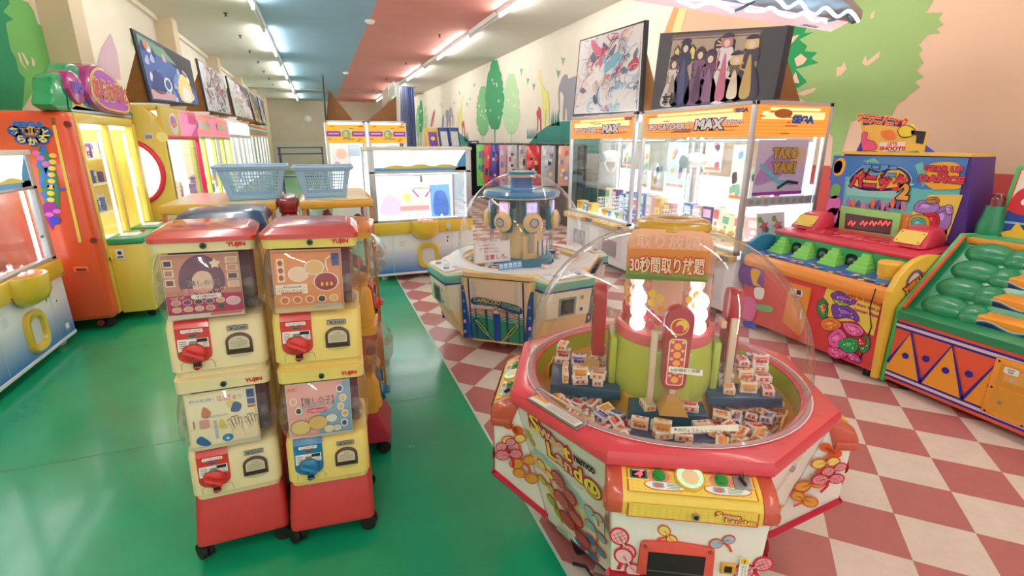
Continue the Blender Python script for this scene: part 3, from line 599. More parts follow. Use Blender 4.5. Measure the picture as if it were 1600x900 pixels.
for k in range(4):
    P = lambda x, y, z: Vector(rotk((x, y, z), k))
    b = B()
    lo = [P(-.19, -.45, .17), P(.19, -.45, .17), P(.222, -.668, .385), P(-.222, -.668, .385)]
    hi = [P(-.245, -.57, .7), P(.245, -.57, .7), P(.232, -.668, .64), P(-.232, -.668, .64)]
    b.hexa([lo[0], lo[1], lo[2], lo[3]], [hi[0], hi[1], hi[2], hi[3]], SWHITE, .008); pod = t.part('player_pod', b)
    b = B(); 
    for s_ in (-1, 1): b.tube([P(s_ * .195, -.45, .165), P(s_ * .225, -.668, .383)], .012, TRIM, 8)
    b.tube([P(-.225, -.668, .381), P(.225, -.668, .381)], .012, TRIM, 8); b.tube([P(-.225, -.668, .381), P(.225, -.668, .381)], .012, TRIM, 8); t.part('trim_strip', b, pod)
    # control panel: yellow bent sheet with terracotta ends
    prof2 = [(-.565, .726), (-.595, .722), (-.63, .712), (-.655, .7), (-.672, .686), (-.682, .666), (-.684, .645), (-.682, .622)]
    b = B()
    for (y0, z0), (y1, z1) in zip(prof2, prof2[1:]): b.face([P(-.205, y0, z0), P(.205, y0, z0), P(.205, y1, z1), P(-.205, y1, z1)][::-1], PANELY)
    cp_ = t.part('control_panel', b, pod)
    for s_ in (-1, 1):
        b = B(); ri = [P(s_ * .2, y - .004 if i > 3 else y, z + .004) for i, (y, z) in enumerate(prof2)] + [P(s_ * .2, -.6, .615)]; ro = [P(s_ * .25, y * .99 + (-.0 if i < 5 else .0), z - .004 - (.0 if i < 5 else 0)) for i, (y, z) in enumerate(prof2)] + [P(s_ * .25, -.6, .615)]
        b.hexa(ri, ro, TERRA, .006); b.box(P(s_ * .25, -.635, .64), (.012, .075, .03) if k % 2 == 0 else (.075, .012, .03), TERRA, .006); t.part('corner_guard', b, pod, label='terracotta corner guard')
    top = fr3(P(-.2, -.662, .6975), P(.2, -.662, .6975), P(-.2, -.595, .7235)); fr_ = fr3(P(-.2, -.6845, .622), P(.2, -.6845, .622), P(-.2, -.6845, .66))
    a = Art(top, k=1); a.sv = .62
    a.rect(.012, -.01, .388, .115, OUTR, 0); a.rect(.017, -.01, .383, .11, (242, 214, 96), 1)
    for i in range(18):
        for j in range(5): a.disc(.026 + i * .02, .004 + j * .021, .0025, (214, 172, 60), 1.5, seg=6)
    a.rrect(.022, .058, .075, .108, .006, (40, 130, 100), 2); a.rect(.028, .064, .069, .097, (40, 10, 14), 3); 
    a.rect(.03, .1, .067, .104, (230, 240, 230), 3)
    for cx in (.108, .292): a.ring(cx, .08, .035, .025, (240, 130, 130), 2)
    for cx, fl in ((.125, 1), (.3, 0)):
        a.blob([(cx - .06, .03), (cx - .045, .045), (cx, .047), (cx + .05, .043), (cx + .068, .028), (cx + .05, .012), (cx, .006), (cx - .04, .01)], (250, 246, 236), 3, out=OUTR, ow=.007); a.rrect(cx - .038, .014, cx - .004, .042, .008, (120, 190, 200), 4); a.disc(cx - .021, .026, .011, (220, 110, 80), 5)
        for i in range(4): a.rect(cx + .004, .037 - i * .008, cx + .052 - 4e-3 * i, .0395 - i * .008, (40, 130, 90), 4)
    t.part('panel_print', a, cp_)
    a = Art(top, k=1); a.sv = .62; a.text('4', .0485, .081, .036, mat('led_red', (255, 50, 60), .4, emit=3), 4, shear=.2, bold=.02); t.part('led_digit', a, cp_)
    for cx in (.108, .292):
        c0 = top.at(cx, .05); b = B(); b.cyl(c0, c0 + top.n * .008, .02, mat('button_green', (40, 150, 70), .3), seg=20); b.cyl(c0 + top.n * .006, c0 + top.n * .016, .015, mat('button_green_top', (40, 140, 50), .25, coat=.5), r2=.013, seg=20); t.part('button', b, cp_)
    c0 = top.at(.2, .05); b = B(); b.cyl(c0, c0 + top.n * .012, .047, mat('dial_gold', (236, 180, 60), .3, coat=.5), r2=.043, seg=32); dl = t.part('dial', b, cp_)
    a = Art(Fr(c0 + top.n * .012, top.u, top.v)); a.disc(0, 0, .039, mat('dial_glow', (190, 232, 240), .3, emit=.25), 1, seg=28); a.disc(0, -.004, .026, (244, 216, 170), 2)
    for i in range(9): a.disc(0.031 * math.cos(R(40 * i + 90)), 0.031 * math.sin(R(40 * i + 90)), .007, mat('dial_lamp%d' % (i % 2), [(190, 240, 140), (250, 190, 150)][i == 0], .4, emit=.3) if i else mat('dial_lampr', (250, 150, 120), .4, emit=.3), 2)
    t.part('dial_face', a, dl)
    c0 = top.at(.352, .048); b = B(); Mx = Matrix((top.u, top.v, top.n)).transposed().to_4x4(); b.box(c0 + top.n * .004, (.05, .045, .006), SILV, .001, Mx); b.box(c0 + top.n * .012, (.004, .03, .012), DARK, 0, Mx @ Matrix.Rotation(.5, 4, 'Z')); b.cyl(c0 + top.n * .006 + top.u * .004 + top.v * .01, c0 + top.n * .03 + top.u * .006 + top.v * .018, .003, STEEL, seg=8)
    t.part('coin_plate', b, cp_)
    a = Art(fr_, k=1); a.sv = .6; a.rect(.012, -.004, .388, .075, OUTR, 0)
    a.rect(.017, .003, .383, .08, (242, 210, 88), 1)
    for i in range(18):
        for j in range(4): a.disc(.026 + i * .02, .012 + j * .017, .0025, (214, 172, 60), 1.5, seg=6)
    sweet_logo(a, .275, .015, .088, 4); t.part('panel_front_print', a, cp_)
    b = B(); c0 = fr_.at(.21, .022); b.cyl(c0, c0 + fr_.n * .012, .011, STEEL, seg=16); b.cyl(c0 + fr_.n * .012, c0 + fr_.n * .014, .006, DARK, seg=12); t.part('key_lock', b, cp_)
    # pod front: prize door, cash return, bubble motifs
    ff = fr3(P(-.228, -.669, .4), P(.228, -.669, .4), P(-.235, -.669, .6)); a = Art(ff)
    pair(a, .17, .15, .019, -.9, (240, 214, 110), OUTR, 1, stem=(.14, .13)); pair(a, .33, .145, .019, .5, (170, 190, 205), OUTR, 1, stem=(.36, .11)); pair(a, .04, .1, .03, -1.1, (244, 190, 190), (214, 40, 56), 1, True, stem=(.03, .0)); pair(a, .43, .06, .03, .6, (244, 170, 175), (214, 40, 56), 1, True, stem=(.44, .0)); pair(a, .06, .03, .03, -1.0, (244, 190, 190), (214, 40, 56), 3)
    t.part('front_print', a, pod); a = Art(ff)
    a.rrect(.385, .03, .412, .1, .003, (250, 248, 236), 8); a.rect(.388, .078, .409, .097, (245, 205, 40), 9); a.text('!', .3985, .087, .014, (20, 20, 20), 10, bold=.03); a.text('ちゅうい', .395, .053, .006, (30, 30, 30), 10, rot=-PI / 2, w_=.04); a.text('おさないで', .404, .053, .006, (30, 30, 30), 10, rot=-PI / 2, w_=.04)
    t.part('warning_sticker', a, pod)
    b = B(); fx = lambda x, z, d=0: ff.at(x, z) + ff.n * d
    o_ = [(.085, 0), (.09, .115), (.1, .124), (.19, .132), (.3, .124), (.31, .115), (.315, 0)]; b.prism([fx(x, z) for x, z in o_], ff.n * .012, (224, 84, 70), .003)
    dr = t.part('prize_door_frame', b, pod)
    b = B(); b.prism([fx(x, z, .0125) for x, z in ((.115, .0), (.115, .092), (.285, .092), (.285, 0))], ff.n * .001, DARK); b.prism([fx(x, z, .013) for x, z in ((.115, .02), (.285, .02), (.285, .024), (.115, .024))], ff.n * .001, (90, 80, 76)); t.part('prize_door', b, dr)
    for x in (.104, .296): b = B(); b.cyl(fx(x, .112, .01), fx(x, .112, .016), .006, mat('brass_screw', (160, 130, 90), .35, .8), seg=10); t.part('screw', b, dr)
    b = B(); b.prism([fx(x, z) for x, z in ((.335, .03), (.335, .068), (.378, .068), (.378, .03))], ff.n * .007, (226, 168, 60), .002); b.prism([fx(x, z, .007) for x, z in ((.345, .038), (.345, .06), (.367, .06), (.367, .038))], ff.n * .001, DARK); t.part('coin_return', b, pod)
    for s_ in (-1, 1):
        f2 = fr3(P(-.192, -.45, .18), P(-.228, -.7, .38), P(-.24, -.575, .69)) if s_ < 0 else fr3(P(.228, -.7, .38), P(.192, -.45, .18), P(.24, -.7, .6))
        e0 = P(s_ * .2445, -.58, .67); e1 = P(s_ * .2355, -.71, .62); e2 = P(s_ * .2265, -.705, .37)
        n_ = (P(s_, 0, 0) - P(0, 0, 0)); u_ = (e1 - e0); u_.z = 0; u_ = u_.normalized() * (1 if (u_.cross(Vector((0, 0, 1)))).dot(n_) < 0 else 1)
        u_ = u_ if u_.cross(Vector((0, 0, 1))).dot(n_) > 0 else -u_
        # centre of the slanted pod side
        cc = P(s_ * .2345, -.64, .5); uu = u_; sl = (P(s_ * .2455, -.57, .7) - P(s_ * .192, -.45, .17)); nn = (P(s_ * .232, -.668, .64) - P(s_ * .192, -.45, .17)).cross(P(s_ * .2455, -.57, .7) - P(s_ * .222, -.668, .385)); nn.normalize()
        if nn.dot(n_) < 0: nn = -nn
        vv = Vector((0, 0, 1)); vv = (vv - nn * vv.dot(nn)).normalized(); uu = vv.cross(nn)
        cc = (P(s_ * .2455, -.57, .7) + P(s_ * .222, -.668, .385) + P(s_ * .232, -.668, .64) + P(s_ * .192, -.45, .17)) / 4 + nn * .009
        a = Art(Fr(cc, uu, vv)); sg = 1 if (s_ > 0) else -1
        pair(a, .0 * sg, .14, 0.021, 2.6, None, OUTR, 1, stem=(.02 * sg, .09)); pair(a, .005 * sg, .085, 0.024, .3, (240, 212, 110), OUTR, 2, stem=(.03 * sg, .03)); pair(a, -.028 * sg, .06, 0.022, .6, (240, 172, 178), (206, 40, 60), 4, True, stem=(-.02 * sg, .0)); pair(a, -.015 * sg, .015, 0.027, .2, (240, 160, 170), (206, 40, 60), 7, True, stem=(.0, -.05)); pair(a, .04 * sg, -.02, 0.027, .4, (226, 160, 60), OUTR, 5, stem=(.07 * sg, -.07)); pair(a, .05 * sg, -.09, 0.027, 2.7, (226, 160, 60), OUTR, 5, stem=(.08 * sg, -.13))
        t.part('side_print', a, pod)
    # chamfer panel between this pod and the previous one
    A0, A1, T0, T1 = P(-.44, -.19, .14), P(-.19, -.44, .14), P(-.575, -.24, .722), P(-.24, -.575, .722)
    fc = Fr((A0 + A1) / 2, A1 - A0, (T0 + T1) / 2 - (A0 + A1) / 2); a = Art(fc, k=1)
    if k != 1:
        H0 = .59
        # faded rainbow
        for r_, c in ((.235, (170, 205, 206)), (.215, (190, 215, 190)), (.195, (236, 228, 150)), (.175, (244, 205, 150)), (.155, (240, 190, 180))):
            Q = [(-.16 + r_ * 1.25 * math.cos(q), .14 + r_ * 1.1 * math.sin(q)) for q in (R(8) + R(105) * i / 16 for i in range(17))]; a.line([p for p in Q if p[0] > -.185 - (p[1] * .06) and p[0] < .2], .02, c, .6)
        sweet_logo(a, -.135, .425, .27, 6, R(-3)); a.text('スウィートランド', .03, .385, .012, (200, 40, 50), 6, w_=.13, rot=R(-3)); a.text('namco', .125, .52, .03, (70, 30, 26), 6, w_=.1, bold=.05, sq=1.5)
        a.disc(-.05, .545, .012, (40, 140, 110), 6); a.disc(-.048, .549, .005, (240, 240, 240), 7); a.disc(-.045, .563, .005, (220, 40, 40), 7)
        pair(a, -.185, .45, .018, -1.1, (190, 200, 80), (210, 150, 40), 2); pair(a, -.12, .33, .024, -.6, (244, 220, 120), OUTR, 2, stem=(-.1, .25))
        pair(a, -.01, .315, .036, -.75, (220, 130, 120), (190, 36, 40), 8, True, stem=(.02, .2)); pair(a, .0, .215, .04, -.6, (216, 120, 110), (190, 36, 40), 10, True, stem=(.03, .12)); pair(a, .02, .12, .042, -.5, (206, 90, 86), (180, 30, 40), 12, True, stem=(.05, .03))
        pair(a, -.13, .245, .024, -.3, (190, 205, 80), OUTR, 4, stem=(-.08, .19)); pair(a, -.1, .14, .028, -1.0, (140, 190, 50), OUTR, 4, stem=(-.07, .07)); pair(a, .135, .29, .022, .0, (165, 205, 210), OUTR, 3, stem=(.15, .24)); pair(a, .13, .195, .026, -.4, (140, 196, 206), OUTR, 3, stem=(.12, .12)); pair(a, .12, .11, .026, -.5, (60, 150, 190), OUTR, 5, stem=(.1, .04)); pair(a, .07, .05, .03, -.2, (36, 110, 170), OUTR, 9)
        a.rect(-.1, .02, -.02, .06, (244, 240, 228), 14)
        for i in range(4): a.rect(-.095, .052 - .009 * i, -.03 + .003 * i, .056 - .009 * i, (60, 140, 100), 15)
    else:
        for i in range(10): a.line([(-.12 + .012 * i, .3 + .02 * i), (-.06 + .012 * i, .4 + .02 * i), (-.1 + .02 * i, .36 + .024 * i)], .006, (232, 150, 60) if i % 2 else (222, 110, 60), 3)
        pair(a, -.1, .22, .028, .3, (226, 160, 60), OUTR, 2); pair(a, -.02, .18, .03, .5, (170, 190, 215), OUTR, 2); pair(a, .1, .2, .03, .3, (240, 214, 110), OUTR, 4, stem=(.14, .1)); b2 = None
    t.part('chamfer_print', a, bd)
    b = B(); c0 = fc.at(0.0 if k == 1 else .16, .5 if k == 1 else .56); 
    if k == 1: b.cyl(c0, c0 + fc.n * .01, .011, STEEL, seg=14); t.part('key_lock', b, bd)
# metal frame with notice on the left-front chamfer deck
q = -135
Tm = Matrix.Rotation(R(q + 90), 4, 'Z'); b = B(); b.box(Tm @ Vector((-.02, -.572, .785)), (.26, .05, .006), STEEL, .002, Tm); sg_ = t.part('notice_plate', b, dk)
a = Art(Fr(Tm @ Vector((-.14, -.592, .7885)), Tm @ Vector((1, 0, 0)), Tm @ Vector((0, 1, 0)))); a.rect(0, 0, .24, .038, (246, 240, 228)); a.rect(.0, .02, .07, .038, (240, 170, 80), 2)
for i in range(5): a.rect(.085, .03 - .006 * i, .23, .032 - .006 * i, (170, 150, 140), 2)
t.part('notice', a, sg_)
b = B(); b.tube([Tm @ Vector(p) for p in ((.11, -.56, .785), (.11, -.55, .81), (.09, -.545, .815), (-.13, -.545, .815), (-.15, -.55, .81), (-.15, -.56, .785))], .004, STEEL); t.part('guard_rail', b, dk)
# bowl, pedestal
b = B(); b.lathe([(.2, .6), (.3, .6), (.42, .61), (.5, .66), (.521, .70)], AMBP, seg=48); b.lathe([(.515, .69), (.519, .77)], LIME, seg=48); b.lathe([(.23, .6), (.22, .66), (.2, .72), (.19, .74)], AMBP, seg=40); t.part('tray', b)
b = B()
for q in range(4):
    a0 = R(90 * q + 45 - 16)
    for i in range(6):
        pass
b.lathe([(.5205, .665), (.5205, .773)], mat('teal_wall', (60, 120, 100), .4), seg=10, a0=R(-15), a1=R(25)); t.part('tray_liner', b)
b = B(); b.lathe([(.19, .72), (.195, .74), (.2, .8), (.195, .9), (.19, .955), (.17, .97), (0, .97)], LIME, seg=40)
for q in range(4): 
    M_ = Matrix.Rotation(R(90 * q), 4, 'Z'); b.box(M_ @ Vector((.0, -.2, .84)), (.16, .03, .22), LIME, .01, M_)
ped = t.part('pedestal', b)
b = B(); b.lathe([(.19, .955), (.195, .965), (.192, 1.0), (.178, 1.01), (.17, 1.01)], mat('pink_collar', (226, 110, 112), .3, coat=.3), seg=40); t.part('collar', b, ped)
b = B(); b.lathe([(.165, 1.0), (.165, 1.32), (.15, 1.335)], clear('pink_clear', (250, 226, 214), 1, .22), seg=40); b.lathe([(.06, .97), (.06, 1.38)], mat('core_tan', (222, 190, 160), .5), seg=20); col = t.part('column', b)
# printed flowers on the column
b = B()
for ca in (-62, -118, -10, -170, 60, 120):
    for i, (du, dz, r_, c) in enumerate([(0, .05, .016, (246, 200, 70)), (-.03, .035, .014, (246, 200, 70)), (.03, .035, .014, (246, 200, 70)), (0, .015, .016, (246, 190, 60)), (-.04, 0, .014, (250, 170, 60)), (.035, -.002, .014, (250, 170, 60)), (-.03, -.05, .02, (226, 90, 110)), (.0, -.03, .018, (226, 90, 110)), (.03, -.05, .02, (226, 90, 110)), (0, -.075, .018, (226, 90, 110))]):
        th = R(ca) + du / .166
        c0 = Vector((.1665 * math.cos(th), .1665 * math.sin(th), 1.11 + dz)); nn = Vector((math.cos(th), math.sin(th), 0)); fr = Fr(c0, (-nn.y, nn.x, 0), (0, 0, 1)); Art(fr, b).disc(0, 0, r_, C(*c), 0, seg=12)
t.part('flower_print', b, col)
LED = mat('lamp_white', (244, 246, 255), .3, emit=1.1)
for ca in (-55, -135, 35, 125):
    b = B(); x, y = .172 * math.cos(R(ca)), .172 * math.sin(R(ca))
    for z_ in (1.035, 1.085, 1.135): b.ball((x, y, z_), .03, LED, 16, (1, 1, 1.1))
    t.part('lamp_cluster', b, col, label='glowing white lamp cluster')
# arms: rails, red paddle, scoop
for k in range(4):
    M_ = Matrix.Rotation(R(90 * k), 4, 'Z')
    b = B(); b.box(M_ @ Vector((-.075, -.25, .9)), (.022, .026, .3), mat('beige_rail', (222, 200, 168), .4), .003, M_)
    if k == 0: pass
    b.box(M_ @ Vector((-.04, -.215, 1.02)), (.06, .02, .03), (222, 200, 168), .003, M_); ar = t.part('arm_rail', b)
    P_ = lambda x, z: M_ @ Vector((x, -.285, z)); prf = [(-.042, .87)] + [(.0 - .042 * math.cos(q), .86 - .02 * math.sin(q)) for q in (PI * i / 8 for i in range(1, 8))] + [(.042, .87), (.046, 1.0), (.05, 1.09)] + [(.05 * math.cos(q), 1.11 + .045 * math.sin(q)) for q in (PI * i / 10 for i in range(11))] + [(-.05, 1.09), (-.046, 1.0)]
    b = B(); b.prism([P_(x, z) for x, z in prf], M_ @ Vector((0, .05, 0)), mat('arm_red', (176, 40, 46), .3, coat=.4), .006); t.part('arm_cover', b, ar)
    a = Art(Fr(M_ @ Vector((0, -.2855, .86)), M_ @ Vector((1, 0, 0)), (0, 0, 1))); a.disc(0, .225, .032, (246, 200, 80), 1); a.disc(0, .225, .027, (214, 60, 80), 2); a.disc(.006, .23, .02, (246, 200, 80), 3); a.disc(0, .22, .013, (214, 60, 80), 4)
    a.rrect(-.03, .0, .03, .18, .012, (250, 236, 190), 1); a.rrect(-.026, .004, .026, .176, .01, (214, 60, 90), 2)
    for i in range(5): a.disc(0, .024 + .032 * i, .013, (246, 180, 60), 3); a.disc(-.018, .04 + .032 * i, .006, (246, 200, 80), 3); a.disc(.018, .04 + .032 * i, .006, (246, 200, 80), 3)
    t.part('arm_print', a, ar)
    b = B(); b.box(M_ @ Vector((0, -.265, .83)), (.022, .02, .05), mat('beige_rail'), .003, M_); b.hexa([M_ @ Vector(p) for p in ((-.05, -.34, .765), (.05, -.34, .765), (.05, -.25, .765), (-.05, -.25, .765))], [M_ @ Vector(p) for p in ((-.016, -.285, .82), (.016, -.285, .82), (.016, -.25, .82), (-.016, -.25, .82))], clear('scoop_amber', (236, 190, 100), 1, .45)); t.part('scoop', b, ar)
# shelves
def shelf(k, stepped):
    M_ = Matrix.Rotation(R(90 * k), 4, 'Z'); b = B()
    if stepped:
        for y0, y1, z1, w0, w1 in ((-.27, -.16, .735, .14, .13), (-.375, -.265, .685, .15, .12), (-.46, -.36, .645, .15, .13)): b.hexa([M_ @ Vector(p) for p in ((-w0, y0, .61), (w0, y0, .61), (w0, y1, .61), (-w0, y1, .61))], [M_ @ Vector(p) for p in ((-w0, y0, z1), (w0, y0, z1), (w0, y1, z1), (-w0, y1, z1))], NAVY, .003)
    else: b.hexa([M_ @ Vector(p) for p in ((-.13, -.45, .71), (.13, -.45, .71), (.15, -.17, .71), (-.15, -.17, .71))], [M_ @ Vector(p) for p in ((-.12, -.45, .75), (.12, -.45, .75), (.15, -.17, .75), (-.15, -.17, .75))], NAVY, .004)
    return t.part('shelf', b)
shelf(0, True); shelf(1, False); shelf(3, False); shelf(2, False)
for q, rr, h in ((-152, .47, .075), (-112, .47, .05), (-72, .47, .05), (-30, .48, .06), (165, .47, .08), (60, .47, .05)):
    M_ = Matrix.Rotation(R(q + 90), 4, 'Z'); b = B(); P2 = smooth([(-.06, 0), (-.05, h * .7), (-.01, h), (.03, h * .8), (.065, h * .9), (.055, 0)], 4); b.prism([M_ @ Vector((x, -rr, .68 + z_)) for x, z_ in P2], M_ @ Vector((0, .008, 0)), AMBP, .002); t.part('pusher_flap', b)
# sign
b = B(); Ms = Matrix.Rotation(R(-11), 4, 'Z'); sf = Fr(Ms @ Vector((-.145, -.215, 1.225)), Ms @ Vector((1, 0, 0)), (0, -.12, 1))
b.prism([sf.at(x, y) for x, y in ((0, 0), (.275, .012), (.275, .125), (0, .115))], -sf.n * .003, (236, 150, 70)); sn = t.part('sign', b, label='orange sign reading 30秒間取り放題')
a = Art(sf, k=1); a.poly([(0, 0), (.275, .012), (.275, .045), (.16, .03), (0, .05)], (150, 160, 70), 1); a.poly([(0, 0), (.275, .012), (.275, .02), (0, .02)], (110, 140, 60), 2); a.text('30秒間取り放題', .137, .064, .062, (250, 226, 190), 6, w_=.25, bold=.02, out=(222, 40, 36), ob=.055, rot=.035); t.part('sign_lettering', a, sn)
a = Art(Fr(Ms @ Vector((-.15, -.16, 1.3)), Ms @ Vector((1, 0, 0)), (0, .25, 1))); a.rrect(0, 0, .29, .1, .04, (238, 180, 140)); a.text('取り放題', .14, .055, .05, (246, 215, 190), 2, w_=.22)
t.part('sign_backing', a, sn)
for (x, y, z_, body, ww, q) in ((.03, -.305, .93, '30秒間取り放題!', .1, .02), (.06, -.5, .815, '★30びょうかんとりほうだい★', .19, -.06)):
    a = Art(Fr(Vector((x, y, z_)), Vector((1, 0, 0)), (0, .15, 1))); a.poly([(-ww / 2 - .008, -.011 + q * .1), (ww / 2 + .008, -.011 - q * .3), (ww / 2 + .008, .011 - q * .3), (-ww / 2 - .008, .011 + q * .1)], (250, 244, 225)); a.text(body, 0, 0, .012, (60, 50, 45), 2, w_=ww, rot=-q * .3); t.part('paper_notice', a)
# dome and cap
prof = [(.535, .778)] + [(.548 * math.cos(q) ** .92 if q > 0 else .548, .85 + .545 * math.sin(q)) for q in (R(80) * i / 22 for i in range(23))]
b = B(); b.lathe(prof, DOME, seg=72); b.lathe([(.545, .775), (.552, .786), (.54, .79), (.532, .782)], clear('dome_flange', (235, 235, 235), 1.5, .3), seg=72); dm = t.part('dome', b)
b = B(); b.lathe([(.1, 1.375), (.135, 1.375), (.142, 1.39), (.135, 1.41), (.115, 1.42), (.06, 1.418), (.0, 1.412)], mat('gold_clear', (206, 160, 40), .2, coat=.6), seg=40); t.part('dome_cap', b)
b = B(); b.lathe([(.06, 1.33), (.09, 1.36), (.1, 1.39)], LIME, seg=24); t.part('cap_socket', b)
# ---- candy boxes
BXS = (.062, .042, .024)
def candy(kind):
    b = B(); x, y, z = BXS; b.bx(-x / 2, x / 2, -y / 2, y / 2, 0, z, (244, 236, 222)); g = random.Random(kind)
    c1, c2 = [((236, 140, 60), (246, 190, 90)), ((206, 50, 60), (240, 170, 150)), ((90, 70, 150), (190, 170, 210)), ((226, 110, 60), (250, 220, 170))][kind]
    a = Art(Fr((-x / 2, -y / 2, z), (1, 0, 0), (0, 1, 0)), b); a.rect(.003, y * .55, x - .003, y - .004, c2, 1); a.disc(x * .3, y * .4, .009, c1, 2, seg=12); a.disc(x * .55, y * .36, .008, c1, 2, seg=12); a.disc(x * .78, y * .4, .007, c1, 2, seg=12); a.rect(.008, y * .7, x * .75, y * .78, c1, 3)
    for o_, u, w_ in (((-x / 2, -y / 2, 0), (1, 0, 0), x), ((x / 2, -y / 2, 0), (0, 1, 0), y), ((-x / 2, y / 2, 0), (0, -1, 0), y), ((x / 2, y / 2, 0), (-1, 0, 0), x)):
        a = Art(Fr(o_, u, (0, 0, 1)), b); a.rect(.003, .003, w_ - .003, z * .45, c2, 1); a.disc(w_ * .3, z * .5, .006, c1, 2, seg=10); a.disc(w_ * .65, z * .5, .006, c1, 2, seg=10); a.rect(w_ * .2, z * .75, w_ * .8, z * .84, c1, 2)
    return b
CM = []
for k in range(4):
    b = candy(k); me = bpy.data.meshes.new('candy_box'); b.bm.to_mesh(me); b.bm.free(); [me.materials.append(m) for m in b.mats]; CM.append(me)
def put_box(x, y, z, e, lab, grp):
    o = bpy.data.objects.new('candy_box', rnd.choice(CM)); COL.objects.link(o); o.location = t.T @ Vector((x, y, z)); o.rotation_euler = (e[0], e[1], e[2] + SWR); o['label'] = lab; o['category'] = 'candy box'; o['group'] = grp
def stack(cx0, cx1, cy0, cy1, z, nx, ny, lv, lab, grp, keep=.9):
    for i in range(nx):
        for j in range(ny):
            h = z + .0005
            for l in range(lv[(i * ny + j) % len(lv)]):
                if rnd.random() > keep: break
                up_ = rnd.random() < .35; rz_ = rnd.uniform(-.25, .25) + (PI / 2 if rnd.random() < .3 else 0)
                x = cx0 + (cx1 - cx0) * (i + .5) / nx + rnd.uniform(-.004, .004); y = cy0 + (cy1 - cy0) * (j + .5) / ny + rnd.uniform(-.004, .004)
                if up_: put_box(x, y + .012, h + .021, (PI / 2, 0, rz_), lab, grp); h += .0425
                else: put_box(x, y, h, (0, 0, rz_), lab, grp); h += .0245
stack(-.44, -.22, -.12, .13, .75, 3, 4, [2, 1, 2, 3], 'small printed candy box stacked on the left navy shelf of the near dome', 'candy boxes on the left shelf')
stack(.22, .44, -.12, .13, .75, 3, 4, [1, 2, 3, 2], 'small printed candy box stacked on the right navy shelf of the near dome', 'candy boxes on the right shelf')
stack(-.12, .12, -.265, -.2, .735, 3, 1, [1, 2, 1], 'small printed candy box on the upper front navy step of the near dome', 'candy boxes on the upper front step')
stack(-.14, .14, -.37, -.27, .685, 4, 2, [1, 1, 2], 'small printed candy box on the middle front navy step of the near dome', 'candy boxes on the middle front step')
stack(-.13, .13, -.45, -.38, .645, 4, 1, [1, 2, 1], 'small printed candy box on the lowest front navy step of the near dome', 'candy boxes on the lowest front step')
def pile(a0, a1, n, lab, grp):
    got = []
    for lay in range(3):
        k = 0; m_ = 0
        while m_ < n // 3 and k < 900:
            k += 1; q = R(rnd.uniform(a0, a1)); r_ = rnd.uniform(.27, .445); x, y = r_ * math.cos(q), r_ * math.sin(q)
            if any(l == lay and (x - u) ** 2 + (y - v) ** 2 < .052 ** 2 for u, v, l in got): continue
            got.append((x, y, lay)); m_ += 1
            put_box(x, y, .612 + .4 * max(0, r_ - .4) + .032 * lay, (rnd.uniform(-.35, .35) * (lay > 0), rnd.uniform(-.35, .35) * (lay > 0), rnd.uniform(0, 6.28)), lab, grp)
pile(-163, -113, 57, 'small candy box lying loose in the left front tray of the near dome', 'loose candy boxes in the left tray')
pile(-67, -8, 72, 'small candy box lying loose in the right front tray of the near dome', 'loose candy boxes in the right tray')
# ================================================================ crane games
def pp(fr, pts): return [fr.inv(px(x, y, plane=(fr.o, fr.n))) for x, y in pts]
def box_shape(w_, d, h, c, c2, g=None):
    b = B(); b.bx(-w_ / 2, w_ / 2, -d / 2, d / 2, 0, h, c, .002)
    a = Art(Fr((-w_ / 2, -d / 2, 0), (1, 0, 0), (0, 0, 1)), b, 1); a.rect(w_ * .08, h * .55, w_ * .92, h * .9, c2); a.disc(w_ * .5, h * .35, min(w_, h) * .2, c2, 2, seg=12); a.rect(w_ * .2, h * .08, w_ * .8, h * .16, (250, 250, 245), 2)
    a = Art(Fr((-w_ / 2, -d / 2, h), (1, 0, 0), (0, 1, 0)), b, 1); a.rect(w_ * .1, d * .2, w_ * .9, d * .8, c2)
    return b
def plush_shape(s, c, c2):
    b = B(); b.ball((0, 0, s * .45), s * .45, c, 14, (1, .85, 1)); b.ball((0, -s * .05, s * 1.05), s * .36, c, 14); 
    for q in (-1, 1): b.ball((q * s * .28, 0, s * 1.35), s * .14, c2, 10); b.ball((q * s * .4, -s * .15, s * .5), s * .15, c, 8); b.ball((q * s * .22, -s * .38, s * .1), s * .17, c2, 8)
    return b
PRIZE_N = 0
def prize(kind, loc, rz, s, cols, label, group):
    g = {'box': lambda: box_shape(s[0], s[1], s[2], *cols), 'plush': lambda: plush_shape(s[0], *cols)}[kind]()
    o = link({'box': 'prize_box', 'plush': 'plush_toy'}[kind], g); o.location = loc; o.rotation_euler = (0, 0, rz); o['label'] = label; o['category'] = {'box': 'prize box', 'plush': 'plush toy'}[kind]; o['group'] = group; return o
def fade(name, c0, c1, z0, z1):
    m = mat(name, c0, .35); nt = m.node_tree; tc = nt.nodes.new('ShaderNodeTexCoord'); s_ = nt.nodes.new('ShaderNodeSeparateXYZ'); r = nt.nodes.new('ShaderNodeMapRange'); x = nt.nodes.new('ShaderNodeMixRGB')
    r.inputs[1].default_value = z0; r.inputs[2].default_value = z1; x.inputs[1].default_value = rgb(*c0); x.inputs[2].default_value = rgb(*c1)
    nt.links.new(tc.outputs['Object'], s_.inputs[0]); nt.links.new(s_.outputs[2], r.inputs[0]); nt.links.new(r.outputs[0], x.inputs[0]); nt.links.new(x.outputs[0], nt.nodes['Principled BSDF'].inputs['Base Color']); return m
FADE = fade('blue_fade_print', (60, 132, 214), (238, 242, 246), .1, .42)
CYEL = mat('control_yellow', (232, 196, 62), .3, coat=.4); LIN = mat('glow_interior', (246, 250, 255), .6, emit=.55); LTOP = mat('lit_ceiling_panel', (255, 255, 252), .5, emit=2.2)  # glow put into the interior panels so the cabinets look brightly lit
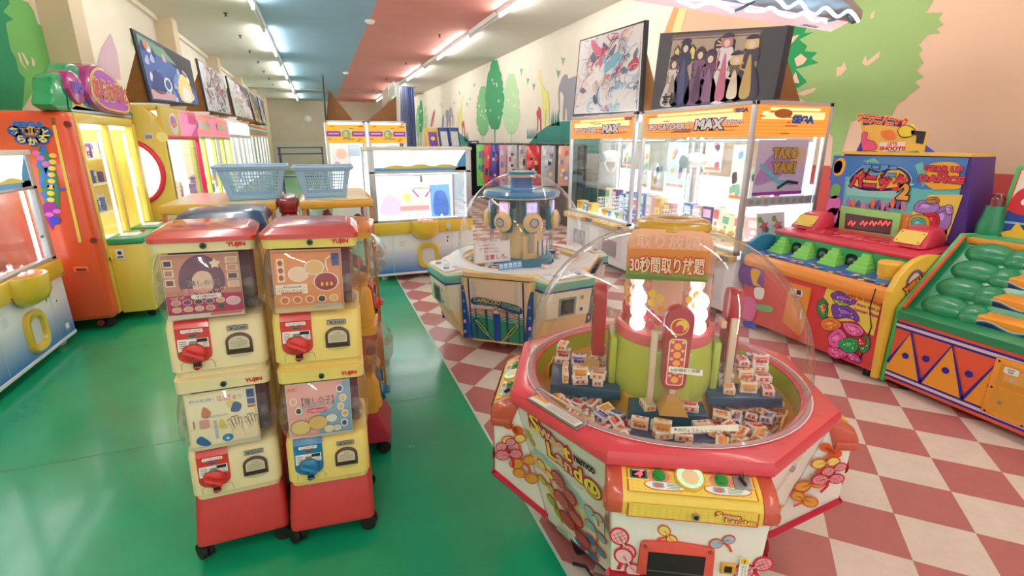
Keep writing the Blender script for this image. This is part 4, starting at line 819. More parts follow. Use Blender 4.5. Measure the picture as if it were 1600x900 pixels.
def claw(t, x, y, z0, z1, r=.09, arm=(236, 60, 150), body=(238, 234, 220)):
    b = B(); b.cyl((x, y, z0), (x, y, z1 + .05), .018, STEEL); b.lathe([(0, 0), (r, .0), (r * 1.15, .02), (r, .05), (r * .4, .075), (0, .08)], C(*body), (x, y, z1), seg=24); b.cyl((x, y, z1 - .004), (x, y, z1 + .002), r * .7, (150, 156, 160), seg=20); c_ = t.part('claw_head', b)
    for q in (-1, 1): b = B(); b.tube([(x + q * r * .8, y, z1 + .01), (x + q * (r + .03), y, z1 - .02), (x + q * r * .5, y, z1 - .11)], .009, C(*arm), 6); t.part('claw_arm', b, c_)
def cute_catcher(loc, rz, label, D=1.0):
    W, H = .63, 1.64; t = Thing('crane_game', label, 'crane game', loc, rz)
    b = B(); b.bx(-W, W, 0, D, .09, .6, FADE, .006); b.bx(-W - .004, W + .004, -.004, D + .004, .07, .1, WHITE, .004); body = t.part('cabinet', b)
    for x, y in ((-W + .1, .08), (W - .1, .08), (-W + .1, D - .1), (W - .1, D - .1)): caster(t, x, y, .033, m=mat('caster_grey', (200, 200, 200), .4))
    a = Art(Fr((-W, -.0006, 0), (1, 0, 0), (0, 0, 1))); a.line([(.22, .1), (.22, .6)], .006, (205, 212, 220)); a.line([(.98, .1), (.98, .6)], .006, (205, 212, 220)); 
    for i in range(6):
        for j in range(5): a.rect(.3 + i * .012, .5 - j * .014, .309 + i * .012, .504 - j * .014, (180, 186, 192), 1)
    a.rrect(.9, .44, .96, .56, .004, (240, 242, 244), 1); a.rrect(.905, .5, .945, .545, .003, (228, 230, 232), 2); a.rect(.915, .51, .93, .53, (60, 62, 66), 3); a.rect(.91, .46, .925, .485, (40, 42, 44), 2); a.disc(.935, .475, .004, (150, 200, 60), 3); a.disc(1.07, .42, .009, (90, 110, 120), 2)
    a.rect(1.1, .14, 1.16, .2, (250, 250, 250), 2); a.rect(1.11, .145, 1.15, .155, (60, 60, 70), 3); t.part('cabinet_print', a, body)
    b = B(); b.bx(-W, W, -.03, .05, .6, .745, CYEL, .01)
    P = [(-.17, .745), (.17, .745)]
    b.lathe([(0, .52), (.07, .525), (.14, .56), (.17, .62), (.175, .74), (.17, .755), (0, .755)], CYEL, (-.0, -.02, 0), seg=24, a0=PI, a1=2 * PI, sy=.9); led = t.part('control_ledge', b)
    a = Art(Fr((0, -.03, .7565), (1, 0, 0), (0, 1, 0))); a.poly([(-.15, 0)] + [(.15 * math.cos(q), -.115 * math.sin(q)) for q in (PI - PI * i / 12 for i in range(13))] + [(.15, 0)][:0], (236, 130, 70), 1); t.part('pod_top', a, led)
    for x, y in ((-.07, -.06), (0, -.09), (.07, -.06), (0, -.045)): b = B(); b.lathe([(0, 0), (.028, 0), (.028, .008), (.02, .014), (0, .015)], mat('button_white', (240, 240, 238), .3), (x, y - .0, .758), seg=16, sy=.7); t.part('button', b, led)
    for x in (-W + .05, -.2, W - .35, W - .04): b = B(); b.cyl((x, -.034, .62), (x, -.028, .62), .008, (120, 90, 50), seg=10); t.part('screw', b, led)
    b = B(); b.cyl((.3, -.036, .675), (.3, -.028, .675), .04, (220, 210, 120), seg=20); b.cyl((.3, -.038, .675), (.3, -.03, .675), .03, (200, 220, 225), seg=20); t.part('badge', b, led)
    # ring shaped prize door
    b = B(); o_ = [(.0 + .115 * math.cos(q) * (1 if True else 1), .29 + .15 * math.sin(q)) for q in (2 * PI * i / 32 for i in range(32))]
    sq = lambda q, a_, e_: (a_ * (abs(math.cos(q)) ** .6) * (1 if math.cos(q) > 0 else -1), e_ * (abs(math.sin(q)) ** .6) * (1 if math.sin(q) > 0 else -1))
    V = [[Vector((.03 + x * k_, y_, .3 + z_ * k_)) for x, z_ in (sq(2 * PI * i / 40, .14, .165) for i in range(40))] for k_, y_ in ((1, 0), (.98, -.025), (.9, -.035), (.68, -.03), (.62, -.0))]
    loft(b, V, CYEL, False, False); rg = t.part('prize_door_ring', b)
    b = B(); b.bx(-.06, .12, -.004, -.001, .2, .4, mat('door_flap', (226, 230, 234), .3), 0); t.part('prize_flap', b, rg)
    # upper cabinet: frame posts, lit header, panes
    b = B()
    b.bx(-W, -W + .07, 0, .05, .745, H, ALU, .006); b.bx(W - .07, W, 0, .05, .745, H, ALU, .006); b.bx(-W, -W + .05, D - .05, D, .6, H, ALU, .004); b.bx(W - .05, W, D - .05, D, .6, H, ALU, .004)
    b.bx(-W, W, 0, .05, .745, .775, ALU, .004); b.bx(-W, W, 0, .05, 1.335, 1.36, ALU, .003); b.bx(-W - .01, W + .01, -.01, D + .01, H - .04, H, mat('warm_white', (238, 236, 226), .4), .008); b.bx(-W, -W + .03, .05, D, .6, .64, ALU); b.bx(W - .03, W, .05, D, .6, .64, ALU); fr = t.part('frame', b)
    b = B(); b.bx(-W + .07, W - .07, .01, .02, 1.36, H - .04, mat('header_glow', (236, 246, 255), .4, emit=1.6)); hd = t.part('lit_header', b)
    a = Art(Fr((-W + .07, .0095, 1.36), (1, 0, 0), (0, 0, 1)), k=1); w_ = 2 * W - .14; a.rect(0, 0, w_, .045, (110, 176, 230)); a.blob([(.12, .05), (.25, .075), (.4, .06), (.55, .085), (.7, .06), (.85, .08), (1.0, .055), (1.0, .035), (.7, .04), (.4, .03), (.12, .035)], (246, 226, 110), 2); a.poly([(w_, 0), (w_, .24), (w_ - .1, .1), (w_ - .14, 0)], (90, 170, 225), 1); t.part('header_print', a, hd)
    b = B(); b.bx(-W + .03, W - .03, D - .06, D - .04, .66, H - .06, LIN); b.bx(-W + .03, W - .03, .06, D - .05, .6, .66, LIN); t.part('back_panel', b)
    b = B(); b.bx(-W + .08, W - .08, .1, D - .1, H - .07, H - .045, LTOP); t.part('light_panel', b)
    for x in (-W + .055, W - .055):
        b = B(); b.cyl((x, .09, .7), (x, .09, H - .1), .014, LTOP, seg=8); t.part('light_tube', b)
    b = B(); b.bx(-W + .07, W - .07, .022, .026, .775, 1.335, GLASS); t.part('front_glass', b)
    for s_ in (-1, 1): b = B(); b.bx(s_ * (W - .012), s_ * (W - .008), .05, D - .05, .64, H - .04, GLASS); t.part('side_glass', b)
    b = B(); b.cyl((-W + .08, .35, 1.3), (W - .08, .35, 1.3), .015, STEEL); b.box((.0, .35, 1.3), (.12, .1, .05), ALU, .006); t.part('claw_rail', b)
    claw(t, .05, .35, 1.3, 1.12)
    b = B(); b.cyl((W - .09, .028, .95), (W - .09, .015, .95), .012, (120, 124, 130), seg=12); t.part('door_lock', b, fr)
    return t
t1 = cute_catcher((-2.19, 4.6, 0), PI / 2, 'white crane game with yellow control ledge at the left edge of the photo', .58)
t2 = cute_catcher((1.16, 6.2, 0), 0, 'white crane game with yellow control ledge standing behind the blue dome machine')
# paper backdrops and toys inside both
for t, kind in ((t1, 0), (t2, 1)):
    a = Art(Fr((-.5, .62 if kind else .42, .68), (1, 0, 0), (0, .15, 1)))
    if kind: 
        a.rect(.0, 0, .38, .4, (236, 222, 230)); a.blob([(.04, .1), (.1, .3), (.2, .34), (.32, .22), (.3, .08)], (214, 190, 214), 2); a.rect(.3, .0, .7, .44, (246, 206, 206), 3); a.rect(.32, .2, .68, .42, (250, 232, 200), 4); a.rect(.3, .12, .7, .18, (244, 150, 150), 4); a.disc(.4, .3, .05, (244, 210, 110), 5); a.disc(.55, .3, .06, (250, 240, 240), 5)
        a.rect(.72, .02, 1.0, .46, (110, 160, 215), 3); a.blob([(.78, .04), (.76, .2), (.8, .36), (.92, .36), (.97, .2), (.95, .04)], (70, 110, 190), 4); t.part('backdrop_poster', a)
    else:
        a.rect(.1, .0, 1.15, .5, (250, 250, 252)); 
        for x, y, c in ((.3, .3, (225, 225, 232)), (.55, .28, (180, 190, 215)), (.8, .3, (215, 225, 235)), (.45, .1, (235, 215, 220)), (.7, .1, (222, 226, 240))): a.blob([(x - .08, y - .06), (x - .07, y + .06), (x, y + .09), (x + .08, y + .05), (x + .06, y - .07)], c, 2, out=(120, 130, 150), ow=.004)
        a.rect(.75, -.06, 1.1, .0, (236, 90, 110), 2); t.part('backdrop_poster', a)
    g = random.Random(3 + kind)
    for i in range(14):
        x, y = -.5 + .075 * i + .02 * (i % 2), .14 + (.2 if kind else .12) * (i % 3); p = t.T @ Vector((x, y, .668))
        prize('plush', p, g.uniform(0, 6), (.055, 0, 0), g.choice([((246, 244, 242), (246, 200, 210)), ((250, 246, 240), (190, 210, 240)), ((248, 230, 236), (230, 120, 150)), ((240, 236, 220), (246, 214, 110))]), ['small pale plush toy heaped in the crane game at the left edge', 'small pale plush toy heaped in the white crane game behind the blue dome'][kind], ['plush toys at the left edge', 'plush toys behind the blue dome'][kind])
# ---------------------------------------------------------------- large two-bay cabinets on the right
ORH = mat('header_orange_lit', (240, 134, 52), .4, emit=.5); ORH2 = mat('header_cream_lit', (250, 206, 140), .4, emit=.7)
def shutter(a, w_, h, k=1):
    a.rect(0, 0, w_, h, ORH, k)
    g = random.Random(int(w_ * 50))
    for i in range(9): a.rect(0, h * (.04 + i * .11), w_, h * (.08 + i * .11), mat('header_amber_lit', (244, 150, 66), .4, emit=.5), k + .4)
    a.rect(w_ * .06, h * .56, w_ * .94, h * .8, ORH2, k + .8); a.rect(w_ * .16, h * .84, w_ * .86, h * .93, ORH2, k + .8)
    for i in range(7): x = g.uniform(0, w_ * .9); y = g.uniform(0, .9) * h; a.rect(x, y, x + g.uniform(.05, .2) * w_, y + h * .04, (206, 104, 30), k + 1)
WHB = mat('cabinet_white', (236, 238, 240), .35)
def ufo(loc, rz, W, label, side=False, n=2):
    D, H = .95, 2.05; t = Thing('crane_game', label, 'crane game', loc, rz, 'large orange header crane games on the right')
    b = B(); b.bx(-W, W, 0, D, .08, .62, WHB, .008); body = t.part('cabinet', b)
    for x, y in ((-W + .1, .1), (W - .1, .1), (-W + .1, D - .1), (W - .1, D - .1)): caster(t, x, y, .035)
    b = B(); b.bx(-W, W, -.07, .02, .6, .66, mat('ledge_wood', (200, 170, 110), .4), .008); b.bx(-W + .02, W - .02, -.075, -.068, .605, .65, (120, 120, 125)); led = t.part('control_ledge', b)
    for i in range(n):
        cx = -W + W * (2 * i + 1) / n
        b = B(); b.hexa([(cx - .28, -.14, .6), (cx + .28, -.14, .6), (cx + .32, 0, .6), (cx - .32, 0, .6)], [(cx - .28, -.14, .655), (cx + .28, -.14, .655), (cx + .32, 0, .675), (cx - .32, 0, .675)], mat('ledge_gold', (206, 176, 112), .35), .006); pd = t.part('control_pod', b, led)
        for q in (-.1, .02, .14): b = B(); b.cyl((cx + q, -.08, .66), (cx + q, -.08, .675), .022, mat('button_white'), seg=14); t.part('button', b, pd)
        b = B(); b.bx(cx - .3, cx + .3, -.004, .002, .16, .5, (222, 224, 228), .004); b.bx(cx - .18, cx + .18, -.008, -.003, .2, .42, (150, 152, 158), .004); t.part('prize_door', b, body)
    b = B(); p = .045
    for x in (-W, W - p): b.bx(x, x + p, 0, p, .66, H, ALU, .004); b.bx(x, x + p, D - p, D, .62, H, ALU, .004)
    b.bx(-W, W, 0, p, H - .035, H, ALU, .004); b.bx(-W, W, D - p, D, H - .035, H, ALU, .004); b.bx(-W, -W + .02, p, D - p, H - .035, H, ALU); b.bx(W - .02, W, p, D - p, H - .035, H, ALU); b.bx(-W, W, .0, p, .66, .7, ALU, .004)
    fr = t.part('frame', b)
    hh = .27; a = Art(Fr((-W + p, .008, H - .035 - hh), (1, 0, 0), (0, 0, 1))); w_ = 2 * W - 2 * p; shutter(a, w_, hh)
    a.b.bx(-W + p, W - p, .012, .03, H - .035 - hh, H - .035, WHB)
    a.text('UFO CATCHER', w_ * .25, hh * .42, .062, (250, 240, 235), 5, w_=w_ * .42, bold=.05, out=(84, 66, 130), ob=.08, shear=.1); a.text('7', w_ * .5, hh * .43, .075, (250, 240, 235), 5, bold=.05, out=(90, 80, 130), ob=.05, shear=.1); a.text('MAX', w_ * .68, hh * .45, .1, (250, 246, 245), 5, w_=w_ * .26, bold=.06, out=(70, 60, 140), ob=.08, shear=.1); a.text('Edition', w_ * .88, hh * .5, .045, (250, 240, 235), 5, w_=w_ * .14, bold=.03, out=(90, 80, 130), ob=.04, shear=.1)
    a.text('SEGA', w_ * .93, hh * .86, .04, (60, 80, 150), 5, bold=.06, sq=1.3); a.rect(w_ * .05, hh * .22, w_ * .9, hh * .235, (150, 90, 60), 5); a.rect(w_ * .5 - .002, 0, w_ * .5 + .002, hh, (190, 140, 90), 6); t.part('header', a, label='orange header reading UFO CATCHER 7 MAX Edition')
    b = B(); b.bx(-W + p, W - p, D - .05, D - .03, .66, 1.3, LIN); b.bx(-W + .03, W - .03, .05, D - .05, .62, .68, LIN); t.part('back_panel', b)
    b = B(); b.bx(-W + .1, W - .1, .1, D - .1, H - .06, H - .04, LTOP); t.part('light_panel', b)
    for x in (-W + .06, W - .06):
        b = B(); b.cyl((x, D - .1, .7), (x, D - .1, H - .1), .012, LTOP, seg=8); t.part('light_tube', b)
    b = B(); b.bx(-W + p, W - p, .02, .024, .7, H - .04 - hh, GLASS); t.part('front_glass', b)
    b = B(); b.bx(-W + p, W - p, D - .025, D - .02, 1.3, H - .04, GLASS); t.part('back_glass', b)
    for s_ in (-1, 1): b = B(); b.bx(s_ * (W - .012), s_ * (W - .008), p, D - p, .62, H - .04, GLASS); sgl = t.part('side_glass', b)
    if n > 1: b = B(); b.bx(-.004, .004, .03, .034, .7, H - .3, (170, 180, 190)); t.part('door_joint', b, fr)
    b = B(); b.cyl((-W + .06, .5, H - .34), (W - .06, .5, H - .34), .016, STEEL); t.part('claw_rail', b)
    for i in range(n):
        cx = -W + W * (2 * i + 1) / n
        if i == 0 or n == 1:
            b = B(); b.cyl((cx, .5, 1.7), (cx, .5, 1.55), .03, STEEL); b.ball((cx, .48, 1.5), .14, C(240, 236, 222), 20, (1.1, 1, .6)); b.cyl((cx - .02, .33, 1.48), (cx - .02, .36, 1.48), .075, (130, 150, 150), seg=20); ch = t.part('claw_head', b)
            for q in (-1, 1): b = B(); b.tube([(cx + q * .1, .48, 1.47), (cx + q * .17, .48, 1.38), (cx + q * .05, .48, 1.28)], .012, C(246, 244, 236), 6); t.part('claw_arm', b, ch)
    return t
tB = ufo((3.6, 4.36, 0), -PI / 2, .84, 'two-bay crane game with orange header, the nearer of the right-hand pair')
tA = ufo((3.6, 6.18, 0), -PI / 2, .86, 'two-bay crane game with orange header, the farther of the right-hand pair')
# nearer unit's end, facing the entrance
W = .84
a = Art(Fr((W + .001, .03, 1.745), (0, 1, 0), (0, 0, 1))); shutter(a, .87, .27); a.b.bx(W - .02, W, .04, .9, 1.745, 2.015, WHB); a.text('SEGA', .55, .15, .07, (60, 90, 170), 5, bold=.08, out=(200, 220, 240), ob=.03, sq=1.35); a.disc(.3, .2, .11, (190, 110, 50), 3, .04); tB.part('end_header', a)
a = Art(Fr((W - .03, .12, 1.22), (0, 1, 0), (0, 0, 1))); a.rect(0, 0, .62, .5, (226, 206, 236)); a.blob([(.02, .1), (.1, .3), (.3, .42), (.42, .3), (.3, .16)], (196, 150, 214), 2); a.line([(.05, .28), (.3, .12), (.5, .1)], .04, (120, 206, 226), 3); a.line([(.3, .06), (.42, .12), (.56, .1)], .03, (60, 60, 80), 4); a.blob([(.42, .3), (.5, .45), (.6, .4), (.56, .28)], (236, 200, 190), 3); a.rect(0, 0, .62, .03, (170, 60, 180), 5)
a.text('TAKO', .34, .38, .1, (226, 176, 50), 7, bold=.05, out=(130, 60, 40), ob=.04, w_=.32); a.text('YAKI', .34, .25, .1, (226, 176, 50), 7, bold=.05, out=(130, 60, 40), ob=.04, w_=.3)
tB.part('end_poster', a, label='lilac poster with gold letters TAKO YAKI')
a = Art(Fr((W - .03, .05, 1.12), (0, 1, 0), (0, 0, 1))); a.rect(0, 0, .85, .08, (190, 192, 196))
for i in range(9): a.rect(.05 + .09 * i, .02, .1 + .09 * i, .06, (160, 164, 170), 2)
tB.part('end_rail', a)
a = Art(Fr((W - .06, .3, .78), (0, 1, 0), (-.2, 0, 1))); a.rect(0, 0, .36, .26, (214, 216, 222)); 
for x in (.09, .27): a.star(x, .13, .07, (206, 110, 90), 5, .5, .3, 2); a.disc(x + .03, .1, .03, (120, 90, 140), 3); a.disc(x - .05, .2, .03, (110, 170, 80), 3)
tB.part('flyer', a)
g = random.Random(11)
PC = [((250, 216, 110), (240, 150, 60)), ((246, 236, 220), (230, 120, 130)), ((230, 90, 70), (250, 220, 120)), ((90, 120, 180), (220, 230, 240)), ((244, 180, 190), (250, 240, 230)), ((240, 240, 240), (110, 160, 210)), ((120, 80, 140), (240, 200, 220)), ((250, 240, 200), (120, 180, 150))]
for tt, ww, grp, lab in ((tB, .84, 'boxes in the nearer right cabinet', 'colourful prize box standing in the nearer orange-header crane game'), (tA, .86, 'boxes in the farther right cabinet', 'colourful prize box standing in the farther orange-header crane game')):
    for i in range(9):
        x = -ww + .14 + (2 * ww - .28) * i / 8; 
        for j, y in ((0, .2), (1, .72)):
            h = g.uniform(.1, .16) if j == 0 else g.uniform(.2, .34)
            if (j == 0 and (tt is tB or i == 3)) or (tt is tB and i > 6): continue
            prize('box', tt.T @ Vector((x, y + g.uniform(-.02, .02), .681)), tt.o.rotation_euler[2] + g.uniform(-.2, .2), (g.uniform(.12, .16), .12, h), g.choice(PC), lab, grp)
for tt, ww in ((tB, .84), (tA, .86)):                                   # pictures hung inside, above the prizes
    g = random.Random(int(ww * 100))
    for x, y, w_, h, c in ((-ww + .1, 1.35, .3, .38, (236, 232, 240)), (-.28, 1.05, .22, .62, (250, 240, 220)), (.02, 1.02, .3, .4, (206, 196, 186)), (.36, 1.1, .4, .6, (220, 230, 240))):
        a = Art(Fr((x, .9, y), (1, 0, 0), (0, 0, 1))); a.rect(0, 0, w_, h, c)
        for k in range(9): u, v = g.uniform(.05, .7) * w_, g.uniform(.05, .8) * h; a.blob([(u, v), (u + .06, v + .03), (u + .05, v + .09), (u - .01, v + .07)], g.choice([(210, 120, 140), (110, 150, 190), (90, 70, 90), (246, 200, 110), (150, 200, 170), (240, 240, 240)]), 2 + k * .1, 3)
        a.rect(.02, .02, w_ - .02, .05, (236, 150, 90), 4); tt.part('inside_poster', a)
# white wire baskets inside
def wire_basket(T, w_, d, h, label, c=WHITE, name='wire_basket'):
    b = B(); r = .0035
    for i in range(9): x = -w_ / 2 + w_ * i / 8; b.tube([(x, -d / 2, h), (x, -d / 2, 0), (x, d / 2, 0), (x, d / 2, h)], r, c, 5)
    for i in range(5): z = h * i / 4; b.tube([(-w_ / 2, -d / 2, z), (w_ / 2, -d / 2, z), (w_ / 2, d / 2, z), (-w_ / 2, d / 2, z), ], r * 1.2, c, 5, True)
    for i in range(1, 6): y = -d / 2 + d * i / 6; b.tube([(-w_ / 2, y, h), (-w_ / 2, y, 0), (w_ / 2, y, 0), (w_ / 2, y, h)], r, c, 5)
    o = link(name, b); o.location = T[0]; o.rotation_euler = (0, 0, T[1]); o['label'] = label; o['category'] = 'basket'
wire_basket((tB.T @ Vector((-.5, .42, .685)), 0), .34, .3, .22, 'white wire basket in the nearer orange-header crane game'); wire_basket((tA.T @ Vector((-.2, .42, .685)), 0), .34, .3, .22, 'white wire basket in the farther orange-header crane game')
b = B(); b.bx(-.32, .32, -.2, .0, 0, .1, (246, 214, 170), .004); a = Art(Fr((-.32, -.2, 0), (1, 0, 0), (0, 0, 1)), b, 1)
for i in range(5): a.rect(.05 + .12 * i, .04, .11 + .12 * i, .06, (220, 140, 80)); b.ball((-.25 + .12 * i, -.1, .12), .035, (250, 220, 120), 12)
o = link('prize_tray', b); o.location = tB.T @ Vector((.25, .36, .685)); o.rotation_euler = (0, 0, -PI / 2); o['label'] = 'cream tray of round yellow balls in the nearer orange-header crane game'; o['category'] = 'tray'
# ---------------------------------------------------------------- far pair with ornate gold headers
def far_catcher(x0, x1, label, grp='white crane games with gold headers'):
    t = Thing('crane_game', label, 'crane game', ((x0 + x1) / 2, 9.0, 0), 0, grp); W = (x1 - x0) / 2 - .01; H, D = 2.04, .95
    b = B(); b.bx(-W, W, 0, D, .002, .8, WHB, .01); t.part('cabinet', b)
    b = B(); b.bx(-W, -W + .05, 0, .05, .8, H, WHITE, .004); b.bx(W - .05, W, 0, .05, .8, H, WHITE, .004); b.bx(-W, -W + .05, D - .05, D, .8, H, WHITE); b.bx(W - .05, W, D - .05, D, .8, H, WHITE); b.bx(-W, W, 0, D, H - .03, H, WHITE, .004); t.part('frame', b)
    w_ = 2 * W; GL = mat('header_gold_lit', (226, 164, 50), .4, emit=.4); a = Art(Fr((-W + .02, -.002, H - .36), (1, 0, 0), (0, 0, 1))); a.rect(0, 0, w_ - .04, .3, GL); a.b.bx(-W + .02, W - .02, .0, .02, H - .36, H - .06, WHB)
    a.rect(0, .11, w_ * .34, .19, (160, 70, 200), 3); a.rect(w_ * .62, .11, w_ - .04, .19, (160, 70, 200), 3); a.rect(w_ * .04, .14, w_ * .3, .165, (236, 200, 246), 4); a.rect(w_ * .66, .14, w_ * .9, .165, (236, 200, 246), 4); a.rect(w_ * .3, .17, w_ * .65, .23, (255, 236, 170), 2); a.ring(w_ * .48, .14, .07, .05, (60, 196, 186), 4); a.line([(w_ * .48, .1), (w_ * .53, .14), (w_ * .5, .18)], .02, (60, 196, 186), 5)
    g = random.Random(5)
    for i in range(10): x = g.uniform(0, w_ * .9); y = g.choice([.03, .06, .23, .26]); a.rect(x, y, x + .06, y + .015, (196, 130, 40), 3)
    t.part('header', a)
    b = B(); b.bx(-W + .05, W - .05, D - .06, D - .04, .8, H - .05, LIN); b.bx(-W + .05, W - .05, .05, D - .06, .8, .84, LIN); t.part('back_panel', b)
    b = B(); b.bx(-W + .08, W - .08, .1, D - .1, H - .07, H - .04, LTOP); t.part('light_panel', b)
    b = B(); b.bx(-W + .05, W - .05, .01, .014, .84, H - .38, GLASS); t.part('front_glass', b)
    a = Art(Fr((-W + .06, .5, 1.2), (1, 0, 0), (0, 0, 1))); a.rect(0.02, 0, .34, .5, (244, 232, 226)); a.disc(.18, .3, .09, (240, 190, 170), 2); a.disc(.1, .12, .05, (220, 160, 180), 2); a.rect(.3, .25, .5, .45, (190, 200, 214), 3); t.part('prize_poster', a)
far_catcher(.118, .785, 'white crane game with gold and purple header, left of the far pair'); far_catcher(.795, 1.46, 'white crane game with gold and purple header, right of the far pair')
# ================================================================ Capriccio dome machine
BEIGE = mat('beige_shell', (240, 208, 150), .38, coat=.2, vary=.03); TEAL = mat('teal_plastic', (40, 120, 140), .25, coat=.5); SKYB = mat('sky_blue_clear', (90, 150, 200), .15, coat=.8)
CC, CR = (1.64, 4.1), R(6.5)
t = Thing('dome_crane_game', 'beige and blue round crane game with clear dome, its side panel reading CAPRICCIO CYCLONE', 'arcade game', (*CC, 0), CR)
rotc = lambda p, k: Vector(rotk(p, k))
rb, rtp = [], []
for k in range(4):
    rb += [rotc((-.3, -.62, .1), k), rotc((.3, -.62, .1), k)]; rtp += [rotc((-.31, -.7, .66), k), rotc((.31, -.7, .66), k)]
b = B(); loft(b, [rb, rtp], BEIGE, True, False); bd = t.part('body', b)
b = B(); b.lathe([(.52, .6), (.52, .69), (.56, .7), (.7, .7), (.725, .69), (.725, .655), (.68, .65)], BEIGE, seg=8, a0=R(22.5), a1=R(382.5)); b.lathe([(.54, .705), (.66, .705), (.665, .7)], WHITE, seg=48); t.part('deck', b)
for x, y in ((-.35, -.35), (.35, -.35), (-.35, .35), (.35, .35)): caster(t, x, y, .035, m=STEEL)
for k in range(4):
    Pk = lambda x, y, z: Vector(rotk((x, y, z), k)); b = B()
    b.hexa([Pk(-.24, -.66, .3), Pk(.24, -.66, .3), Pk(.2, -.8, .36), Pk(-.2, -.8, .36)], [Pk(-.26, -.62, .7), Pk(.26, -.62, .7), Pk(.22, -.82, .68), Pk(-.22, -.82, .68)], mat('pod_cream', (238, 236, 206), .35, coat=.3), .02); b.hexa([Pk(-.26, -.6, .1), Pk(.26, -.6, .1), Pk(.25, -.66, .1), Pk(-.25, -.66, .1)], [Pk(-.26, -.6, .4), Pk(.26, -.6, .4), Pk(.2, -.79, .4), Pk(-.2, -.79, .4)], BEIGE, .01); pd = t.part('player_pod', b)
    b = B(); b.hexa([Pk(-.262, -.6, .6), Pk(.262, -.6, .6), Pk(.224, -.822, .6), Pk(-.224, -.822, .6)], [Pk(-.262, -.6, .66), Pk(.262, -.6, .66), Pk(.226, -.824, .66), Pk(-.226, -.824, .66)], mat('mint_band', (110, 190, 170), .3, coat=.3), .004); b.hexa([Pk(-.264, -.6, .585), Pk(.264, -.6, .585), Pk(.226, -.824, .585), Pk(-.226, -.824, .585)], [Pk(-.264, -.6, .597), Pk(.264, -.6, .597), Pk(.226, -.824, .597), Pk(-.226, -.824, .597)], (36, 70, 140)); t.part('colour_band', b, pd)
    a = Art(fr3(Pk(-.2, -.81, .683), Pk(.2, -.81, .683), Pk(-.2, -.64, .7)), k=3); a.b.bx(0, 0, 0, 0, 0, 0, WHITE) if False else None
    a.rrect(0, 0, .4, .15, .02, (244, 244, 240)); a.rect(.02, .1, .1, .14, (200, 216, 230), 2); a.rect(.28, .1, .38, .14, (220, 200, 226), 2); a.disc(.2, .1, .03, (210, 225, 235), 2); t.part('panel_print', a, pd)
    for q in (-.1, .1): b = B(); c0 = Pk(q, -.76, .695); b.cyl(c0, c0 + Vector((0, 0, .014)), .025, mat('button_grey', (170, 180, 186), .3), seg=16); t.part('button', b, pd)
    b = B(); f = fr3(Pk(-.2, -.8, .38), Pk(.2, -.8, .38), Pk(-.21, -.812, .58)); b.prism([f.at(x, y) for x, y in ((.1, .0), (.1, .15), (.26, .15), (.26, 0))], f.n * .006, (150, 150, 140)); b.prism([f.at(x, y, 5) for x, y in ((.12, .015), (.12, .135), (.24, .135), (.24, .015))], f.n * .002, DARK); t.part('prize_door', b, pd)
    a = Art(f, k=1); a.rect(.3, .12, .33, .15, (190, 150, 60), 3); a.rect(.3, .02, .33, .05, (40, 100, 170), 3); t.part('small_labels', a, pd)
    # printed chamfer panel
    A0, A1, T0, T1 = Pk(-.62, -.3, .1), Pk(-.3, -.62, .1), Pk(-.7, -.31, .66), Pk(-.31, -.7, .66); f = Fr((A0 + A1) / 2, A1 - A0, (T0 + T1) / 2 - (A0 + A1) / 2); a = Art(f, k=1)
    NV, GR = (30, 60, 140), (30, 150, 110)
    a.rect(-.225, .02, .225, .55, (238, 214, 190)); a.rect(-.225, .02, .225, .25, (40, 150, 110), 2); a.poly([(-.225, .25), (.225, .25), (.1, .31), (-.225, .3)], (190, 120, 110), 2)
    for i in range(6): a.line([(-.225, .3 - .014 * i), (0, .285 - .014 * i), (.225, .27 - .014 * i)], .003, (240, 235, 220), 3)
    for x, w_ in ((-.09, .02), (.09, .022), (-.18, .01), (.19, .01)): a.rect(x - w_ / 2, .02, x + w_ / 2, .3, (24, 90, 110), 4)
    a.rect(-.03, .02, .03, .27, (30, 70, 160), 5); a.poly([(-.225, .02), (-.225, .2), (-.19, .2), (-.02, .02)], (26, 110, 130), 4)
    for x in (-.2, -.185, -.17, .16, .175): a.rect(x, .25, x + .003, .55, (150, 180, 210), 2)
    a.rect(-.235, .02, -.222, .56, NV, 3); a.rect(.222, .02, .235, .56, NV, 3)
    a.blob([(-.2, .34), (-.21, .38), (-.15, .4), (0, .385), (.1, .375), (.2, .35), (.215, .3), (.17, .29), (.1, .31), (0, .33), (-.1, .34)], (30, 90, 130), 6, out=(20, 50, 110), ow=.006)
    a.text('CAPRICCIO', -.075, .376, .036, (226, 196, 120), 8, w_=.23, bold=.03, rot=-.05); a.text('CYCLONE', .125, .345, .036, (70, 150, 150), 8, w_=.15, bold=.04, out=(226, 196, 120), ob=.04, rot=-.2)
    a.line([(-.16, .345), (-.08, .35), (-.1, .335), (0, .345)], .008, (120, 150, 160), 8); a.star(0, .33, .028, NV, 5, .5, 0, 8); a.star(0, .33, .018, (246, 200, 60), 5, .45, 0, 9); a.text('BB', 0, .29, .025, (240, 240, 240), 9, bold=.04)
    for s_ in (-1, 1): a.disc(s_ * .13, .13, .1, NV, 7, .022, 20, s_ * R(52) if s_ > 0 else R(128)); a.disc(s_ * .13, .13, .09, (200, 214, 50), 8, .016, 20, R(52) if s_ > 0 else R(128)); a.disc(s_ * .13, .13, .075, (40, 110, 60), 9, .009, 20, R(52) if s_ > 0 else R(128)); a.line([(s_ * .075, .06), (s_ * .03, .02)], .008, (200, 180, 90), 8)
    t.part('chamfer_print', a, bd)
